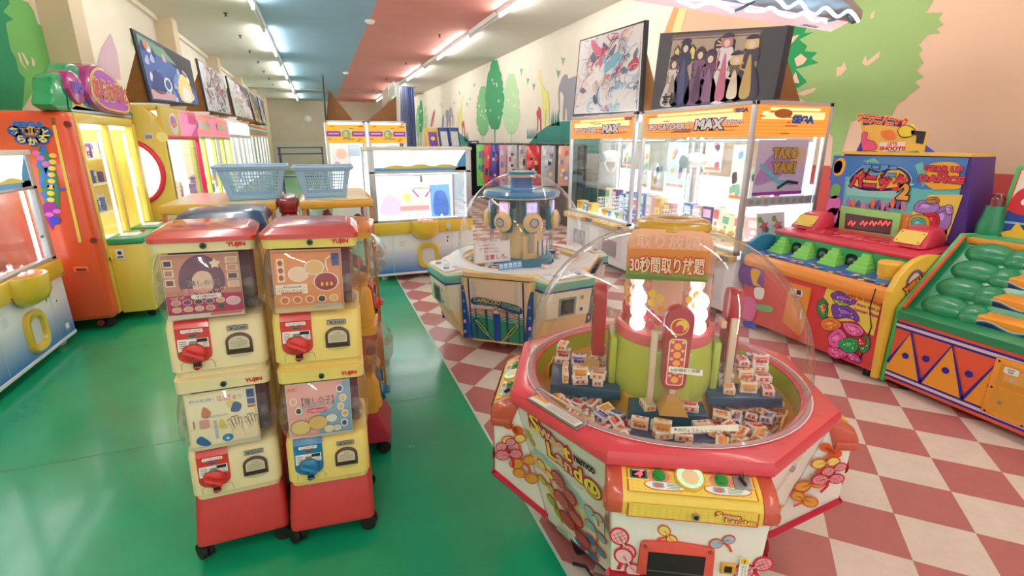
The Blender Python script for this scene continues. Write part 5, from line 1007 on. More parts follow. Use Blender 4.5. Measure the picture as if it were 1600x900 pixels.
    for s_ in (-1, 1):
        A0, A1 = (Pk(-.3, -.625, .1), Pk(-.262, -.662, .1)) if s_ < 0 else (Pk(.262, -.662, .1), Pk(.3, -.625, .1))
        b = B(); b.hexa([Pk(s_ * .262, -.6, .12), Pk(s_ * .305, -.6, .12), Pk(s_ * .3, -.66, .12), Pk(s_ * .262, -.69, .12)], [Pk(s_ * .262, -.6, .58), Pk(s_ * .305, -.6, .58), Pk(s_ * .305, -.68, .58), Pk(s_ * .262, -.7, .58)], mat('deep_blue_print', (36, 80, 150), .35), .003)
        for i in range(5): b.ball(Pk(s_ * .283, -.678, .18 + .09 * i), .016, C(*[(120, 170, 220), (240, 170, 190), (60, 150, 190)][i % 3]), 8, (1, .4, 1))
        t.part('side_strip', b, pd)
b = B(); b.lathe([(.0, .6), (.3, .6), (.3, .66), (.5, .66), (.52, .68)], mat('white_tray', (232, 236, 240), .35), seg=40); b.lathe([(.28, .66), (.28, .72), (.2, .72)], mat('teal_tray', (60, 130, 160), .35), seg=40); t.part('tray', b)
b = B(); b.lathe([(.2, .7), (.2, 1.0), (.17, 1.02), (0, 1.02)], BEIGE, seg=10); b.bx(-.1, .04, -.225, -.19, .7, .93, BEIGE, .01); pc = t.part('pedestal', b)
a = Art(Fr((.02, -.2, .74), (1, .1, 0), (0, 0, 1)), k=8)
for i in range(6): a.rect(.0 + .025 * i, 0, .012 + .025 * i, .13, (50, 90, 160) if i % 2 else (240, 238, 226))
t.part('stripe_print', a, pc)
b = B(); b.lathe([(.16, 1.0), (.16, 1.25)], clear('smoke_clear', (210, 222, 226), 1, .12), seg=24); b.lathe([(.05, 1.0), (.05, 1.25)], mat('column_grey', (200, 206, 212), .3), seg=16); t.part('column', b)
b = B(); b.lathe([(.0, 1.24), (.3, 1.24), (.335, 1.255), (.34, 1.275), (.325, 1.3), (.2, 1.315), (.19, 1.325), (.12, 1.33), (0, 1.33)], SKYB, seg=48); b.lathe([(.3, 1.235), (.33, 1.245), (.33, 1.25)], mat('pale_rim', (214, 222, 228), .3), seg=48); t.part('saucer', b)
b = B(); b.lathe([(.1, 1.32), (.1, 1.43), (.11, 1.44)], clear('blue_clear', (120, 170, 220), 1, .35), seg=32); b.lathe([(.105, 1.43), (.13, 1.435), (.13, 1.455), (.1, 1.46), (0, 1.455)], TEAL, seg=32); b.lathe([(.1, 1.405), (.12, 1.41), (.12, 1.432)], mat('peach_ring', (236, 200, 180), .3), seg=32); t.part('dome_cap', b)
for k, q in enumerate((-100, -150, -40, 60, 150)):
    M_ = Matrix.Rotation(R(q + 90), 4, 'Z') ; b = B(); b.box(M_ @ Vector((0, -.27, 1.12)), (.1, .03, .2), mat('arm_white', (232, 234, 236), .3), .008, M_); b.box(M_ @ Vector((0, -.25, 1.06)), (.12, .05, .22), TEAL, .02, M_); b.box(M_ @ Vector((0, -.27, .88)), (.05, .03, .2), clear('arm_clear', (225, 228, 230), 1, .2), .004, M_); ar = t.part('arm', b)
    b = B(); b.ball(M_ @ Vector((0, -.3, 1.05)), .085, BEIGE, 20, (1, .5, 1), M_); dd = t.part('arm_disc', b, ar)
    a = Art(Fr(M_ @ Vector((0, -.344, 1.05)), M_ @ Vector((1, 0, 0)), (0, 0, 1))); a.ring(0, 0, .04, .032, (90, 110, 170)); a.disc(0, 0, .026, (190, 196, 214), 1); t.part('disc_emblem', a, dd)
    a = Art(Fr(M_ @ Vector((0, -.2865, 1.17)), M_ @ Vector((1, 0, 0)), (0, 0, 1))); a.rect(-.042, -.035, .042, .035, mat('violet_lamp', (150, 140, 255), .3, emit=1.2) if k % 2 == 0 else mat('pink_lamp', (255, 150, 190), .3, emit=.9)); a.star(0, 0, .02, (255, 255, 255), 6, .5, 0, 2); t.part('arm_lamp', a, ar)
dprof = [(.555, .7)] + [(.57 * math.cos(q), .8 + .655 * math.sin(q)) for q in (R(79) * i / 20 for i in range(21))]
b = B(); b.lathe(dprof, DOME, seg=64); t.part('dome', b)
f = Fr(t.L(px(743, 410, z=.76)), (1, -.15, 0), (0, .1, 1)); a = Art(f); a.rect(-.01, -.01, .3, .165, (240, 232, 230)); a.rect(0, 0, .29, .155, (252, 248, 248), 2); a.text('注意しろ。', .175, .035, .042, (190, 40, 50), 4, w_=.2, bold=.01)
for i, w_ in enumerate((.14, .16, .13)): a.text(['ゲーム機を揺らしたり', '強い衝撃を与えると', '警報アラームが出ます'][i], .1 + .02 * i, .135 - .028 * i, .016, (190, 70, 80), 4, w_=w_)
t.part('warning_card', a)
f = Fr(t.L(px(779, 423, z=.72)), (1, .05, 0), (0, .2, 1)); a = Art(f); a.rect(0, 0, .22, .06, (90, 170, 226)); 
for i in range(5): a.rect(.012 + .042 * i, .012, .042 + .042 * i, .048, (226, 240, 250), 2); a.rect(.02 + .042 * i, .02, .034 + .042 * i, .03, (90, 170, 226), 3)
t.part('blue_strip_sign', a)
g = random.Random(4); CT = t
for i in range(34):
    q = g.uniform(0, 6.28); r_ = g.uniform(.34, .48); c = g.choice([((220, 60, 70), (240, 240, 236)), ((60, 110, 180), (230, 236, 240)), ((240, 236, 230), (230, 90, 110)), ((236, 150, 60), (250, 230, 170))])
    prize('box', CT.T @ Vector((r_ * math.cos(q), r_ * math.sin(q), .665)), g.uniform(0, 6), (.06, .045, .03), c, 'tiny wrapped sweet lying in the tray of the CAPRICCIO dome machine', 'sweets in the far dome')
# ================================================================ left row
ORAN = mat('orange_shell', (232, 84, 40), .3, coat=.5); LY = mat('left_yellow', (240, 206, 84), .32, coat=.3); LG = mat('left_green', (40, 150, 100), .35, coat=.3)
Y0, Y1, XF = 5.42, 7.12, -1.95
t = Thing('crane_game', 'orange and yellow upright crane game with green and purple sign on its roof', 'crane game', (XF, (Y0 + Y1) / 2, 0), PI / 2)
b = B(); b.bx(-2.73, XF, Y0, Y0 + .16, .1, 1.95, ORAN, .05, 3); sh = t.part('side_shell', b, world=True)
b = B(); b.bx(-2.73, XF, Y1 - .1, Y1, .1, 1.9, LY, .02); t.part('side_shell', b, world=True, label='yellow far side shell')
b = B(); b.bx(-2.7, XF - .02, Y0 + .15, Y1 - .08, .1, .62, LY, .01); cb = t.part('cabinet', b, world=True); b = B(); b.bx(-2.7, XF, Y0 + .15, Y1 - .08, 1.86, 1.95, LY, .01); t.part('roof', b, world=True)
b = B()
for y in (Y0 + .15, 6.25, Y1 - .14): b.bx(XF - .05, XF, y, y + .05, .62, 1.87, LY, .006)
b.bx(XF - .05, XF, Y0 + .15, Y1 - .1, .62, .66, LY, .006); t.part('door_frame', b, world=True)
for y0, y1 in ((Y0 + .2, 6.25), (6.3, Y1 - .14)):
    b = B(); b.bx(XF - .03, XF - .026, y0, y1, .66, 1.86, GLASS); t.part('glass_door', b, world=True)
b = B(); b.bx(-2.66, -2.62, Y0 + .16, Y1 - .1, .66, 1.86, LIN); b.bx(-2.62, XF - .06, Y0 + .16, Y1 - .1, .62, .66, LIN); t.part('back_panel', b, world=True)
b = B(); b.bx(-2.6, XF - .06, Y0 + .2, Y1 - .15, 1.83, 1.86, LTOP); t.part('light_panel', b, world=True)
for y in (6.22, Y1 - .2): b = B(); b.cyl((XF - .07, y, .7), (XF - .07, y, 1.8), .014, LTOP, seg=8); t.part('light_tube', b, world=True)
g = random.Random(8)
for z_ in (.95, 1.25, 1.52): b = B(); b.bx(-2.6, -2.25, Y0 + .2, Y1 - .15, z_, z_ + .015, (246, 236, 200)); t.part('shelf', b, world=True)
for i in range(16):
    for z_ in (.967, 1.267, 1.537): 
        if g.random() < .8: prize('box', (-2.34 + g.uniform(-.03, .03), Y0 + .28 + .085 * i, z_), PI / 2 + g.uniform(-.3, .3), (.05, .05, g.uniform(.1, .17)), g.choice(PC), 'slim prize box lined up on a shelf of the orange crane game', 'boxes on the shelves of the orange crane game')
fs = Fr((-2.73, Y0 - .0005, .1), (1, 0, 0), (0, 0, 1))
a = Art(fs); q = pp(fs, [(-12, 184), (84, 192), (100, 290), (118, 360), (60, 372)]); a.poly([(.0, 1.02), (.54, .98), (.54, 1.78), (0, 1.76)], (216, 96, 46), 1)
P = pp(fs, [(82, 196), (87, 195), (128, 378), (123, 379)]); a.poly(P, (246, 206, 90), 3); P = pp(fs, [(80, 184), (86, 184), (87, 195), (81, 195)]); a.poly(P, (140, 90, 30), 3)
T_ = lambda x, y: pp(fs, [(x, y)])[0]
c = T_(46, 195); a.text('SEGA', c[0], c[1], .055, (60, 110, 190), 4, bold=.08, sq=1.35, out=(150, 190, 230), ob=.02)
for (x, y), ch, dc in zip([(23, 205), (37, 205), (48, 204), (59, 205), (72, 207), (34, 217), (52, 221), (67, 217)], 'あufoとらかる', [1, 0, 0, 0, 1, 1, 1, 1]):
    c = T_(x, y); a.disc(c[0], c[1], .045 if dc else .032, (30, 90, 170) if dc else (236, 170, 50), 4, seg=18); a.text(ch, c[0], c[1], .06 if dc else .04, (244, 224, 110) if dc else (40, 90, 160), 6, bold=.04)
a.blob(pp(fs, [(62, 230), (72, 232), (86, 262), (93, 300), (92, 330), (80, 345), (66, 300), (60, 260)]), (40, 130, 80), 4)
for x0, y0, x1, y1 in ((70, 228, 60, 262), (76, 250, 64, 285), (72, 262, 82, 290), (66, 300, 80, 320)): a.line([T_(x0, y0), T_(x1, y1)], .03, (50, 110, 200), 5)
for x, y in ((83, 243), (83, 253), (82, 263), (81, 273), (81, 283), (80, 292), (80, 302), (80, 312)): c = T_(x, y); a.disc(*c, .026, (246, 200, 70), 6, .02)
for x, y in ((57, 239), (64, 247), (72, 256)): c = T_(x, y); a.disc(*c, .026, (214, 110, 190), 6, .022)
for x, y in ((98, 296), (87, 292), (66, 288), (74, 290)): c = T_(x, y); a.disc(*c, .018, (60, 100, 190), 6)
a.blob(pp(fs, [(70, 318), (82, 316), (90, 322), (86, 334), (94, 342), (92, 350), (82, 352), (82, 358), (74, 345), (68, 330)]), (150, 30, 140), 6); a.blob(pp(fs, [(78, 340), (92, 338), (94, 348), (84, 352), (83, 360)]), (60, 60, 190), 7)
for x, y in ((78, 335), (90, 330)): c = T_(x, y); a.disc(*c, .03, (226, 100, 200), 8, .02)
t.part('side_print', a, sh, world=True)
b = B(); P = pp(fs, [(115, 417), (138, 416), (140, 425), (117, 426)]); b.prism([fs.at(*p) for p in P], (0, -.008, 0), (240, 120, 60), .002); b.prism([fs.at(*p, 8) for p in pp(fs, [(119, 419), (135, 419), (136, 423), (120, 423)])], (0, -.002, 0), (150, 30, 20)); t.part('side_handle', b, sh, world=True)
for x, y in ((105, 194), (146, 376), (157, 505)): c = px(x, y, Y=Y0 - .0); b = B(); b.cyl((c.x, Y0 - .003, c.z), (c.x, Y0 + .02, c.z), .026, (120, 20, 16), seg=14); t.part('bolt_recess', b, sh, world=True)
for x, y in ((XF - .1, Y0 + .12), (XF - .1, Y1 - .12), (-2.6, Y0 + .12)):
    v = t.L((x, y, 0)); caster(t, v.x, v.y, .045, rz=.9)
for y0 in (5.66, 6.36):
    b = B(); b.bx(-1.97, -1.69, y0, y0 + .5, .08, .76, LY, .01); bxm = t.part('control_box', b, world=True); b = B(); b.bx(-1.98, -1.67, y0 - .015, y0 + .515, .76, .82, LG, .015); b.bx(-1.9, -1.75, y0 + .1, y0 + .3, .82, .828, WHITE, .003); t.part('box_top', b, bxm, world=True)
    b = B(); b.cyl((-1.78, y0 + .4, .82), (-1.78, y0 + .4, .835), .02, (220, 50, 50), seg=12); t.part('button', b, bxm, world=True)
    fb = Fr((-1.97, y0 - .0005, .08), (1, 0, 0), (0, 0, 1)); a = Art(fb); a.rect(.05, .54, .12, .64, (246, 246, 244)); a.disc(.085, .6, .018, (50, 50, 50), 2); a.rect(.06, .55, .11, .57, (120, 120, 120), 2); t.part('notice_sticker', a, bxm, world=True)
    v = t.L((-1.76, y0 + .1, 0)); caster(t, v.x, v.y, .032)
# roof sign
b = B(); P = smooth([(5.44, 1.95), (5.4, 2.1), (5.46, 2.22), (5.66, 2.28), (5.8, 2.36), (6.0, 2.38), (6.2, 2.3), (6.6, 2.22), (6.95, 2.1), (7.0, 1.95)], 3)
b.hexa([Vector((-2.14, y, max(z_, 1.95))) for y, z_ in P], [Vector((-1.99, y, max(z_, 1.95))) for y, z_ in P], mat('hedge_green', (20, 150, 90), .3, coat=.4), .03)
b.hexa([Vector((-2.5, 5.9 + (y - 6.1) * .75, 1.95 + max(0, z_ - 1.95) * .95)) for y, z_ in P], [Vector((-2.2, 5.9 + (y - 6.1) * .75, 1.95 + max(0, z_ - 1.95) * .95)) for y, z_ in P], mat('hedge_green'), .02) if False else None; sg = t.part('roof_sign', b, world=True)
fs2 = Fr((-1.985, 5.3, 1.95), (0, 1, 0), (0, 0, 1)); a = Art(fs2); Q = lambda pts: pp(fs2, pts)
a.poly(Q([(108, 171), (103, 140), (106, 122), (120, 110), (128, 120), (150, 128), (180, 150), (207, 178), (207, 183)]), (30, 150, 100), 1); a.poly(Q([(113, 171), (110, 150), (120, 150), (135, 168), (160, 175)]), (240, 200, 80), 2); a.poly(Q([(110, 171), (118, 165), (165, 176), (205, 181), (205, 184), (112, 174)]), (190, 220, 235), 2)
for d in ((106, 125), (112, 118), (122, 122), (110, 140), (124, 138)): a.line(Q([(118, 150), d]), .03, (236, 200, 70) if d[0] < 115 else (40, 160, 90), 3)
sp = Q([(138, 168)])[0]; a.text('SEGA', Q([(140, 162)])[0][0], Q([(140, 162)])[0][1], .07, (60, 120, 200), 4, bold=.08, sq=1.3)
a.b.bm.faces.ensure_lookup_table(); t.part('sign_print', a, sg, world=True)
b = B(); P = smooth([(5.94, 2.1), (5.98, 2.3), (6.15, 2.4), (6.35, 2.42), (6.6, 2.38), (6.85, 2.3), (7.02, 2.18), (7.05, 2.04), (6.9, 1.98), (6.5, 1.98), (6.2, 2.0)], 4); b.hexa([Vector((-2.2, y, z_)) for y, z_ in P], [Vector((-1.93, y, z_)) for y, z_ in P], mat('sign_purple', (176, 40, 130), .25, coat=.6), .025)
P2 = smooth([(5.6, 2.12), (5.62, 2.26), (5.75, 2.3), (5.9, 2.24), (5.92, 2.1), (5.76, 2.02)], 4); b.hexa([Vector((-2.1, y, z_)) for y, z_ in P2], [Vector((-1.95, y, z_)) for y, z_ in P2], mat('sign_purple'), .02); lg = t.part('sign_logo', b, sg, world=True)
fs3 = Fr((-1.929, 5.94, 2), (0, 1, 0), (0, 0, 1)); a = Art(fs3); cx = sum(p[0] for p in P) / len(P) - 5.94; cz = sum(p[1] for p in P) / len(P) - 2
sc = lambda k_: [((y - 5.94 - cx) * k_ + cx, (z_ - 2 - cz) * k_ + cz) for y, z_ in P]
a.poly(sc(.88), (240, 200, 90), 1); a.poly(sc(.8), (190, 80, 200), 2); a.text('あらかると', cx, cz + .0, .2, (210, 60, 50), 5, w_=.9, bold=.05, out=(240, 226, 120), ob=.05); a.text('いろいろ', cx, cz + .13, .08, (70, 70, 190), 5, w_=.4, out=(240, 210, 240), ob=.04) if False else None
t.part('logo_print', a, lg, world=True)
a = Art(Fr((-1.948, 5.6, 2), (0, 1, 0), (0, 0, 1))); a.text('UFO', .16, .16, .1, (90, 80, 200), 3, w_=.22, bold=.08, out=(236, 110, 180), ob=.03); t.part('logo_print', a, lg, world=True)
# yellow round-shouldered machine
XM = -1.72
def row_cabinet(y0, y1, X, H, label, shell, header, nwin, frame, grp=None, hh=.3, D=.95):
    t = Thing('crane_game', label, 'crane game', (X, (y0 + y1) / 2, 0), PI / 2, grp)
    b = B(); b.bx(X - D, X, y0, y1, .002, .68, shell, .02); cb = t.part('cabinet', b, world=True); b = B(); b.bx(X - D, X, y0, y1, H - .06, H, shell, .02); t.part('roof', b, world=True)
    b = B(); b.bx(X, X + .12, y0 + .05, y1 - .05, .62, .7, shell, .02); t.part('control_ledge', b, world=True)
    b = B(); w_ = (y1 - y0) / nwin
    for i in range(nwin + 1): y = y0 + w_ * i; b.bx(X - .06, X, max(y0, y - .04), min(y1, y + .04), .68, H - hh, frame, .005)
    b.bx(X - .06, X, y0, y1, .68, .74, frame, .005); b.bx(X - .06, X, y0, y1, H - hh - .05, H - hh, frame, .005); b.bx(X - D, X - D + .05, y0, y0 + .05, .68, H - .05, frame); t.part('frame', b, world=True)
    b = B(); b.bx(X - D + .02, X - D + .05, y0 + .05, y1 - .05, .7, H - .06, LIN); b.bx(X - D + .05, X - .07, y0 + .05, y1 - .05, .68, .72, LIN); t.part('back_panel', b, world=True)
    b = B(); b.bx(X - D + .1, X - .1, y0 + .1, y1 - .1, H - .1, H - .07, LTOP); t.part('light_panel', b, world=True)
    for i in range(nwin): b = B(); b.bx(X - .03, X - .026, y0 + w_ * i + .04, y0 + w_ * (i + 1) - .04, .74, H - hh - .05, GLASS); t.part('glass_door', b, world=True)
    b = B(); b.bx(X - D + .05, X - .05, y0 + .01, y0 + .015, .74, H - .08, GLASS); t.part('side_glass', b, world=True)
    b = B(); b.bx(X - .04, X - .003, y0, y1, H - hh, H, shell, .004); hd = t.part('header', b, world=True)
    fh = Fr((X - .002, y0, H - hh), (0, 1, 0), (0, 0, 1)); a = Art(fh)
    header(a, y1 - y0, hh); t.part('header_print', a, hd, world=True)
    return t
PINKL = mat('header_pink_lit', (250, 120, 170), .4, emit=.5)
def hd_pink(a, w_, h):
    a.rect(0, 0, w_, h, PINKL)
    for i in range(2): x = w_ * (.08 + .48 * i); a.rect(x, h * .1, x + w_ * .4, h * .9, mat('header_coral_lit', (240, 130, 120), .4, emit=.4), 2); a.text('SEGA', x + w_ * .25, h * .5, h * .3, (250, 236, 236), 3, bold=.05) if False else a.rect(x + w_ * .1, h * .3, x + w_ * .36, h * .7, (250, 220, 214), 3); a.disc(x + w_ * .06, h * .5, h * .22, (90, 140, 210), 3)
def hd_white(a, w_, h): a.rrect(0, .02, w_, h - .01, .08, mat('header_white_lit', (250, 252, 255), .4, emit=1.0))
def hd_stripe(a, w_, h): a.rect(0, 0, w_, h, (240, 240, 240)); a.rect(0, h * .75, w_, h, (240, 140, 60), 2); a.rect(0, 0, w_, h * .3, (240, 130, 50), 2); a.rect(0, h * .3, w_, h * .55, (120, 176, 190), 2)
def hd_yel(a, w_, h):
    a.rect(0, 0, w_, h, LY); a.b.bx(0, 0, 0, 0, 0, 0, LY) if False else None
    a.rect(w_ * .45, 0, w_, h, PINKL, 1); a.disc(w_ * .28, h * .42, h * .62, (244, 232, 226), 2, h * .4); a.blob([(w_ * .2, h * .5), (w_ * .24, h * .7), (w_ * .32, h * .68), (w_ * .36, h * .5), (w_ * .3, h * .3), (w_ * .24, h * .3)], (196, 130, 200), 3); a.rect(w_ * .2, h * .35, w_ * .36, h * .45, (240, 150, 110), 4)
REDF = mat('red_frame', (220, 40, 70), .3, coat=.3)
t = row_cabinet(7.3, 9.2, XM, 2.12, 'yellow round-shouldered crane game with a red window frame, beside the orange one', LY, hd_yel, 1, REDF, hh=.34)
b = B(); b.hexa([Vector((x, 7.26, z_)) for x, z_ in [(-2.68, .06), (XM + .0, .06), (XM, 1.8), (XM - .04, 1.98), (XM - .16, 2.1), (XM - .35, 2.14), (-2.68, 2.14)]], [Vector((x, 7.42, z_)) for x, z_ in [(-2.68, .06), (XM + .0, .06), (XM, 1.8), (XM - .04, 1.98), (XM - .16, 2.1), (XM - .35, 2.14), (-2.68, 2.14)]], LY, .03); es = t.part('end_shell', b, world=True)
b = B(); b.tube([(-2.1 + .3 * math.cos(q), 7.25, 1.35 + .36 * math.sin(q)) for q in (2 * PI * i / 32 for i in range(32))], .03, REDF, 10, True); t.part('round_window_rim', b, es, world=True)
b = B(); b.lathe([(0, 0), (.28, 0)], mat('window_white_lit', (250, 250, 252), .3, emit=.8), (-2.1, 7.255, 1.35), seg=28, ax=Matrix.Diagonal((1, 1, 1)) @ Matrix.Rotation(PI / 2, 3, 'X'), sy=1.2); t.part('round_window', b, es, world=True)
c = px(241, 214, Y=7.255); a = Art(Fr((c.x - .04, 7.2585, c.z - .03), (1, 0, 0), (0, 0, 1))); a.rect(-.06, 0, .03, .08, (225, 228, 232)); a.rect(-.05, .01, .02, .05, (150, 156, 164), 2); a.disc(.12, .03, .06, (250, 240, 150)); t.part('stickers', a, es, world=True)
row_cabinet(9.25, 12.9, XM - .1, 2.16, 'pink-header crane game with pale yellow window frames in the left row', mat('pale_yellow_shell', (240, 226, 130), .35), hd_pink, 4, mat('pale_lime_frame', (222, 222, 120), .35), hh=.36)
row_cabinet(12.95, 17.2, XM - .16, 2.2, 'all-white crane game with glowing white header in the left row', WHB, hd_white, 5, WHITE, hh=.34)
row_cabinet(17.3, 23.5, XM - .2, 2.22, 'white crane game with orange and blue striped header, last in the left row', WHB, hd_stripe, 6, WHITE, hh=.3)
g = random.Random(21)
for y0, y1, X, lab, grp in ((7.45, 9.1, XM, 'bright prize box in the yellow round-shouldered crane game', 'boxes in the yellow crane game'), (9.4, 12.7, XM - .1, 'bright prize box in the pink-header crane game', 'boxes in the pink-header crane game'), (13.1, 17, XM - .16, 'bright prize box in the all-white crane game', 'boxes in the white crane game')):
    for i in range(12):
        y = y0 + .12 + (y1 - y0 - .24) * i / 11; prize('box', (X - g.uniform(.3, .6), y, .721), PI / 2, (.12, .1, g.uniform(.15, .4)), g.choice(PC), lab, grp)
# ================================================================ wall paintings
FW = Fr((XR - .0, 0, 0), (0, -1, 0), (0, 0, 1)); a = Art(FW, k=1); q = lambda pts: pp(FW, pts)
MW = lambda r, g, b_: mat('mural_%d_%d_%d' % (r, g, b_), (r, g, b_), .85)
PEACH = mat('wall_peach', (224, 188, 160), .85, vary=.05, scale=1.2); REDB = mat('wall_red_band', (196, 78, 72), .85, vary=.04, scale=1.2)
yr = -px(1062, 60, X=XR).y
zr = px(1400, 264, X=XR).z
a.rect(yr, 0, -YN, HC, PEACH, 1); a.rect(-px(1232, 300, X=XR).y - .15, 0, -YN, zr, REDB, 2); a.rect(-YF, 0, -YN, .78, MW(24, 104, 98), 3)
# long orange arcs beside the peach part
a.poly(q([(1028, 120), (1032, 70), (1046, 30), (1058, 0), (1066, 0), (1052, 40), (1044, 75), (1040, 120)]), MW(226, 160, 110), 4); a.poly(q([(1040, 100), (1050, 50), (1066, 0), (1078, 0), (1062, 60), (1054, 100)]), MW(232, 214, 150), 5)
# big tree near the entrance end
BIG = [(1236, 30), (1290, -60), (1440, -60), (1460, -10), (1472, -18), (1446, 20), (1474, 20), (1467, 30), (1475, 38), (1463, 45), (1470, 52), (1450, 54), (1436, 70), (1442, 78), (1436, 85), (1444, 98), (1432, 110), (1444, 120), (1430, 128), (1438, 136), (1420, 148), (1414, 156), (1404, 160), (1394, 180), (1360, 182), (1330, 190), (1318, 230), (1312, 262), (1298, 262), (1302, 215), (1290, 200), (1262, 160), (1222, 140), (1218, 60)]
a.poly(q(BIG), MW(150, 178, 112), 4)
a.poly(q([(1218, 140), (1214, 60), (1236, 30), (1262, 40), (1258, 52), (1272, 50), (1250, 62), (1262, 72), (1258, 80), (1278, 82), (1268, 92), (1280, 98), (1260, 104), (1244, 108), (1262, 128), (1250, 136), (1240, 140), (1228, 148)]), MW(34, 140, 80), 5)
for P in ([(1228, 70), (1236, 58), (1250, 54), (1240, 66), (1232, 74)], [(1242, 92), (1252, 84), (1262, 92), (1256, 100), (1246, 104)], [(1308, 106), (1316, 104), (1320, 96), (1324, 108), (1314, 118), (1308, 120)], [(1348, 98), (1354, 86), (1356, 96), (1376, 80), (1374, 90), (1358, 102), (1352, 102)], [(1362, 22), (1368, 16), (1366, 28), (1360, 30)], [(1246, 146), (1262, 140), (1278, 136), (1272, 144), (1256, 150)], [(1230, 128), (1238, 124), (1244, 112), (1250, 130)]): a.poly(q(P), PEACH, 6)
# the line of small trees, animals and birds
SX = lambda pts: [(640 + x / 6, 90 + y / 6) for x, y in pts]
G1, G2, G3 = MW(70, 160, 110), MW(130, 196, 140), MW(182, 218, 172)
def leafy(cx, y0, y1, w_, m, k, trunk, seed=0, holes=6):
    g = random.Random(seed); n = 26; L_ = []; Rr = []
    for i in range(n + 1):
        f_ = i / n; y = y0 + (y1 - y0) * f_; ww = w_ * (math.sin(PI * min(1, f_ * .9 + .06)) ** .6) * (.75 + .35 * f_) * g.uniform(.86, 1.08) * .55; L_.append((cx - ww, y)); Rr.append((cx + ww * g.uniform(.9, 1.05), y))
    a.poly(q(SX(L_ + Rr[::-1])), m, k); a.poly(q(SX([(cx - 4, y1 - 10), (cx + 5, y1 - 10), (cx + 3, trunk), (cx - 2, trunk)])), m, k)
    for i in range(holes): x, y = cx + g.uniform(-.3, .3) * w_, y0 + (y1 - y0) * g.uniform(.25, .85); a.poly(q(SX([(x - 6, y), (x, y - 16), (x + 7, y - 4), (x + 1, y + 14)])), WALL, k + .5)
leafy(690, 270, 730, 130, G2, 4, 790, 1); leafy(955, 150, 715, 160, G3, 4, 830, 2); leafy(800, 25, 670, 170, G1, 6, 800, 3, 9)
leafy(82, 450, 750, 44, G2, 4, 830, 4, 2); leafy(148, 450, 740, 40, G3, 4, 830, 5, 2); leafy(108, 400, 700, 44, G1, 6, 830, 6, 3)
a.poly(q(SX([(1100, 830), (1150, 770), (1210, 700), (1300, 640), (1400, 600), (1560, 590), (1800, 590), (1800, 900), (1100, 900)])), MW(60, 140, 130), 5)
for x in (1110, 1130, 1150, 1170, 1190, 1335, 1350, 1370, 1390, 1400): a.poly(q(SX([(x - 8, 760 if x < 1200 else 640), (x + (x % 7) - 3, 650 if x < 1200 else 480), (x + 8, 760 if x < 1200 else 640)])), MW(60, 140, 130), 5)
a.poly(q(SX([(460, 700), (500, 730), (560, 790), (560, 830), (460, 830)])), MW(60, 140, 130), 5)
for x in (520, 535, 550): a.poly(q(SX([(x - 7, 780), (x, 690), (x + 7, 790)])), MW(60, 140, 130), 5)
YG = MW(230, 226, 140)
a.poly(q(SX([(1205, 195), (1200, 180), (1212, 160), (1216, 105), (1228, 130), (1226, 185), (1250, 260), (1270, 310), (1305, 320), (1312, 420), (1312, 640), (1298, 640), (1292, 480), (1282, 480), (1272, 660), (1258, 660), (1248, 470), (1244, 400), (1230, 260)])), YG, 6)
a.poly(q(SX([(492, 400), (500, 350), (508, 365), (500, 440), (490, 500), (488, 640), (478, 640), (474, 560), (464, 660), (455, 660), (452, 520), (480, 480)])), YG, 6)
GY = MW(160, 158, 172)
a.poly(q(SX([(1395, 340), (1402, 270), (1430, 190), (1455, 160), (1480, 158), (1490, 200), (1560, 170), (1640, 170), (1640, 590), (1480, 590), (1476, 480), (1464, 480), (1458, 590), (1438, 590), (1440, 480), (1448, 370), (1430, 320), (1408, 330), (1408, 480), (1414, 520), (1406, 515), (1400, 450)])), GY, 6)
a.poly(q(SX([(340, 500), (350, 490), (370, 495), (380, 465), (395, 465), (404, 520), (412, 560), (410, 640), (404, 640), (402, 560), (392, 560), (388, 650), (376, 650), (372, 590), (366, 590), (360, 650), (348, 650), (346, 580), (338, 540)])), GY, 6)
a.poly(q(SX([(196, 650), (205, 580), (222, 510), (236, 485), (240, 520), (226, 590), (212, 650)])), MW(190, 110, 116), 6); a.poly(q(SX([(302, 650), (308, 570), (316, 525), (324, 560), (320, 650)])), MW(120, 160, 206), 6)
for ox, oy, s_ in ((0, 0, 1), (-708, 150, .8)):
    P = [(1192, 520), (1200, 490), (1212, 490), (1208, 475), (1202, 470), (1216, 462), (1230, 480), (1234, 520), (1238, 600), (1236, 680), (1226, 690), (1226, 600), (1214, 560), (1206, 590), (1204, 690), (1198, 690), (1198, 560)]
    if s_ < 1: P = [(490 + (x - 1192) * .62, 590 + (y - 462) * .58) for x, y in P]
    a.poly(q(SX(P)), MW(196, 84, 88), 7)
for x, y, s_ in ((1050, 130, 1), (1110, 220, 1), (1165, 270, .9), (1395, 150, 1.1), (1440, 30, 1.1), (608, 260, .6), (470, 335, .5), (540, 440, .6), (568, 390, .5), (288, 440, .4), (420, 430, .5), (305, 460, .4)):
    a.poly(q(SX([(x - 16 * s_, y - 45 * s_), (x - 4 * s_, y - 20 * s_), (x + 6 * s_, y - 25 * s_), (x + 20 * s_, y - 20 * s_), (x + 12 * s_, y - 8 * s_), (x + 6 * s_, y + 10 * s_), (x, y + 46 * s_), (x - 6 * s_, y + 10 * s_), (x - 10 * s_, y - 10 * s_)])), G2, 6)
o = link('trim_3', a, kind='structure')
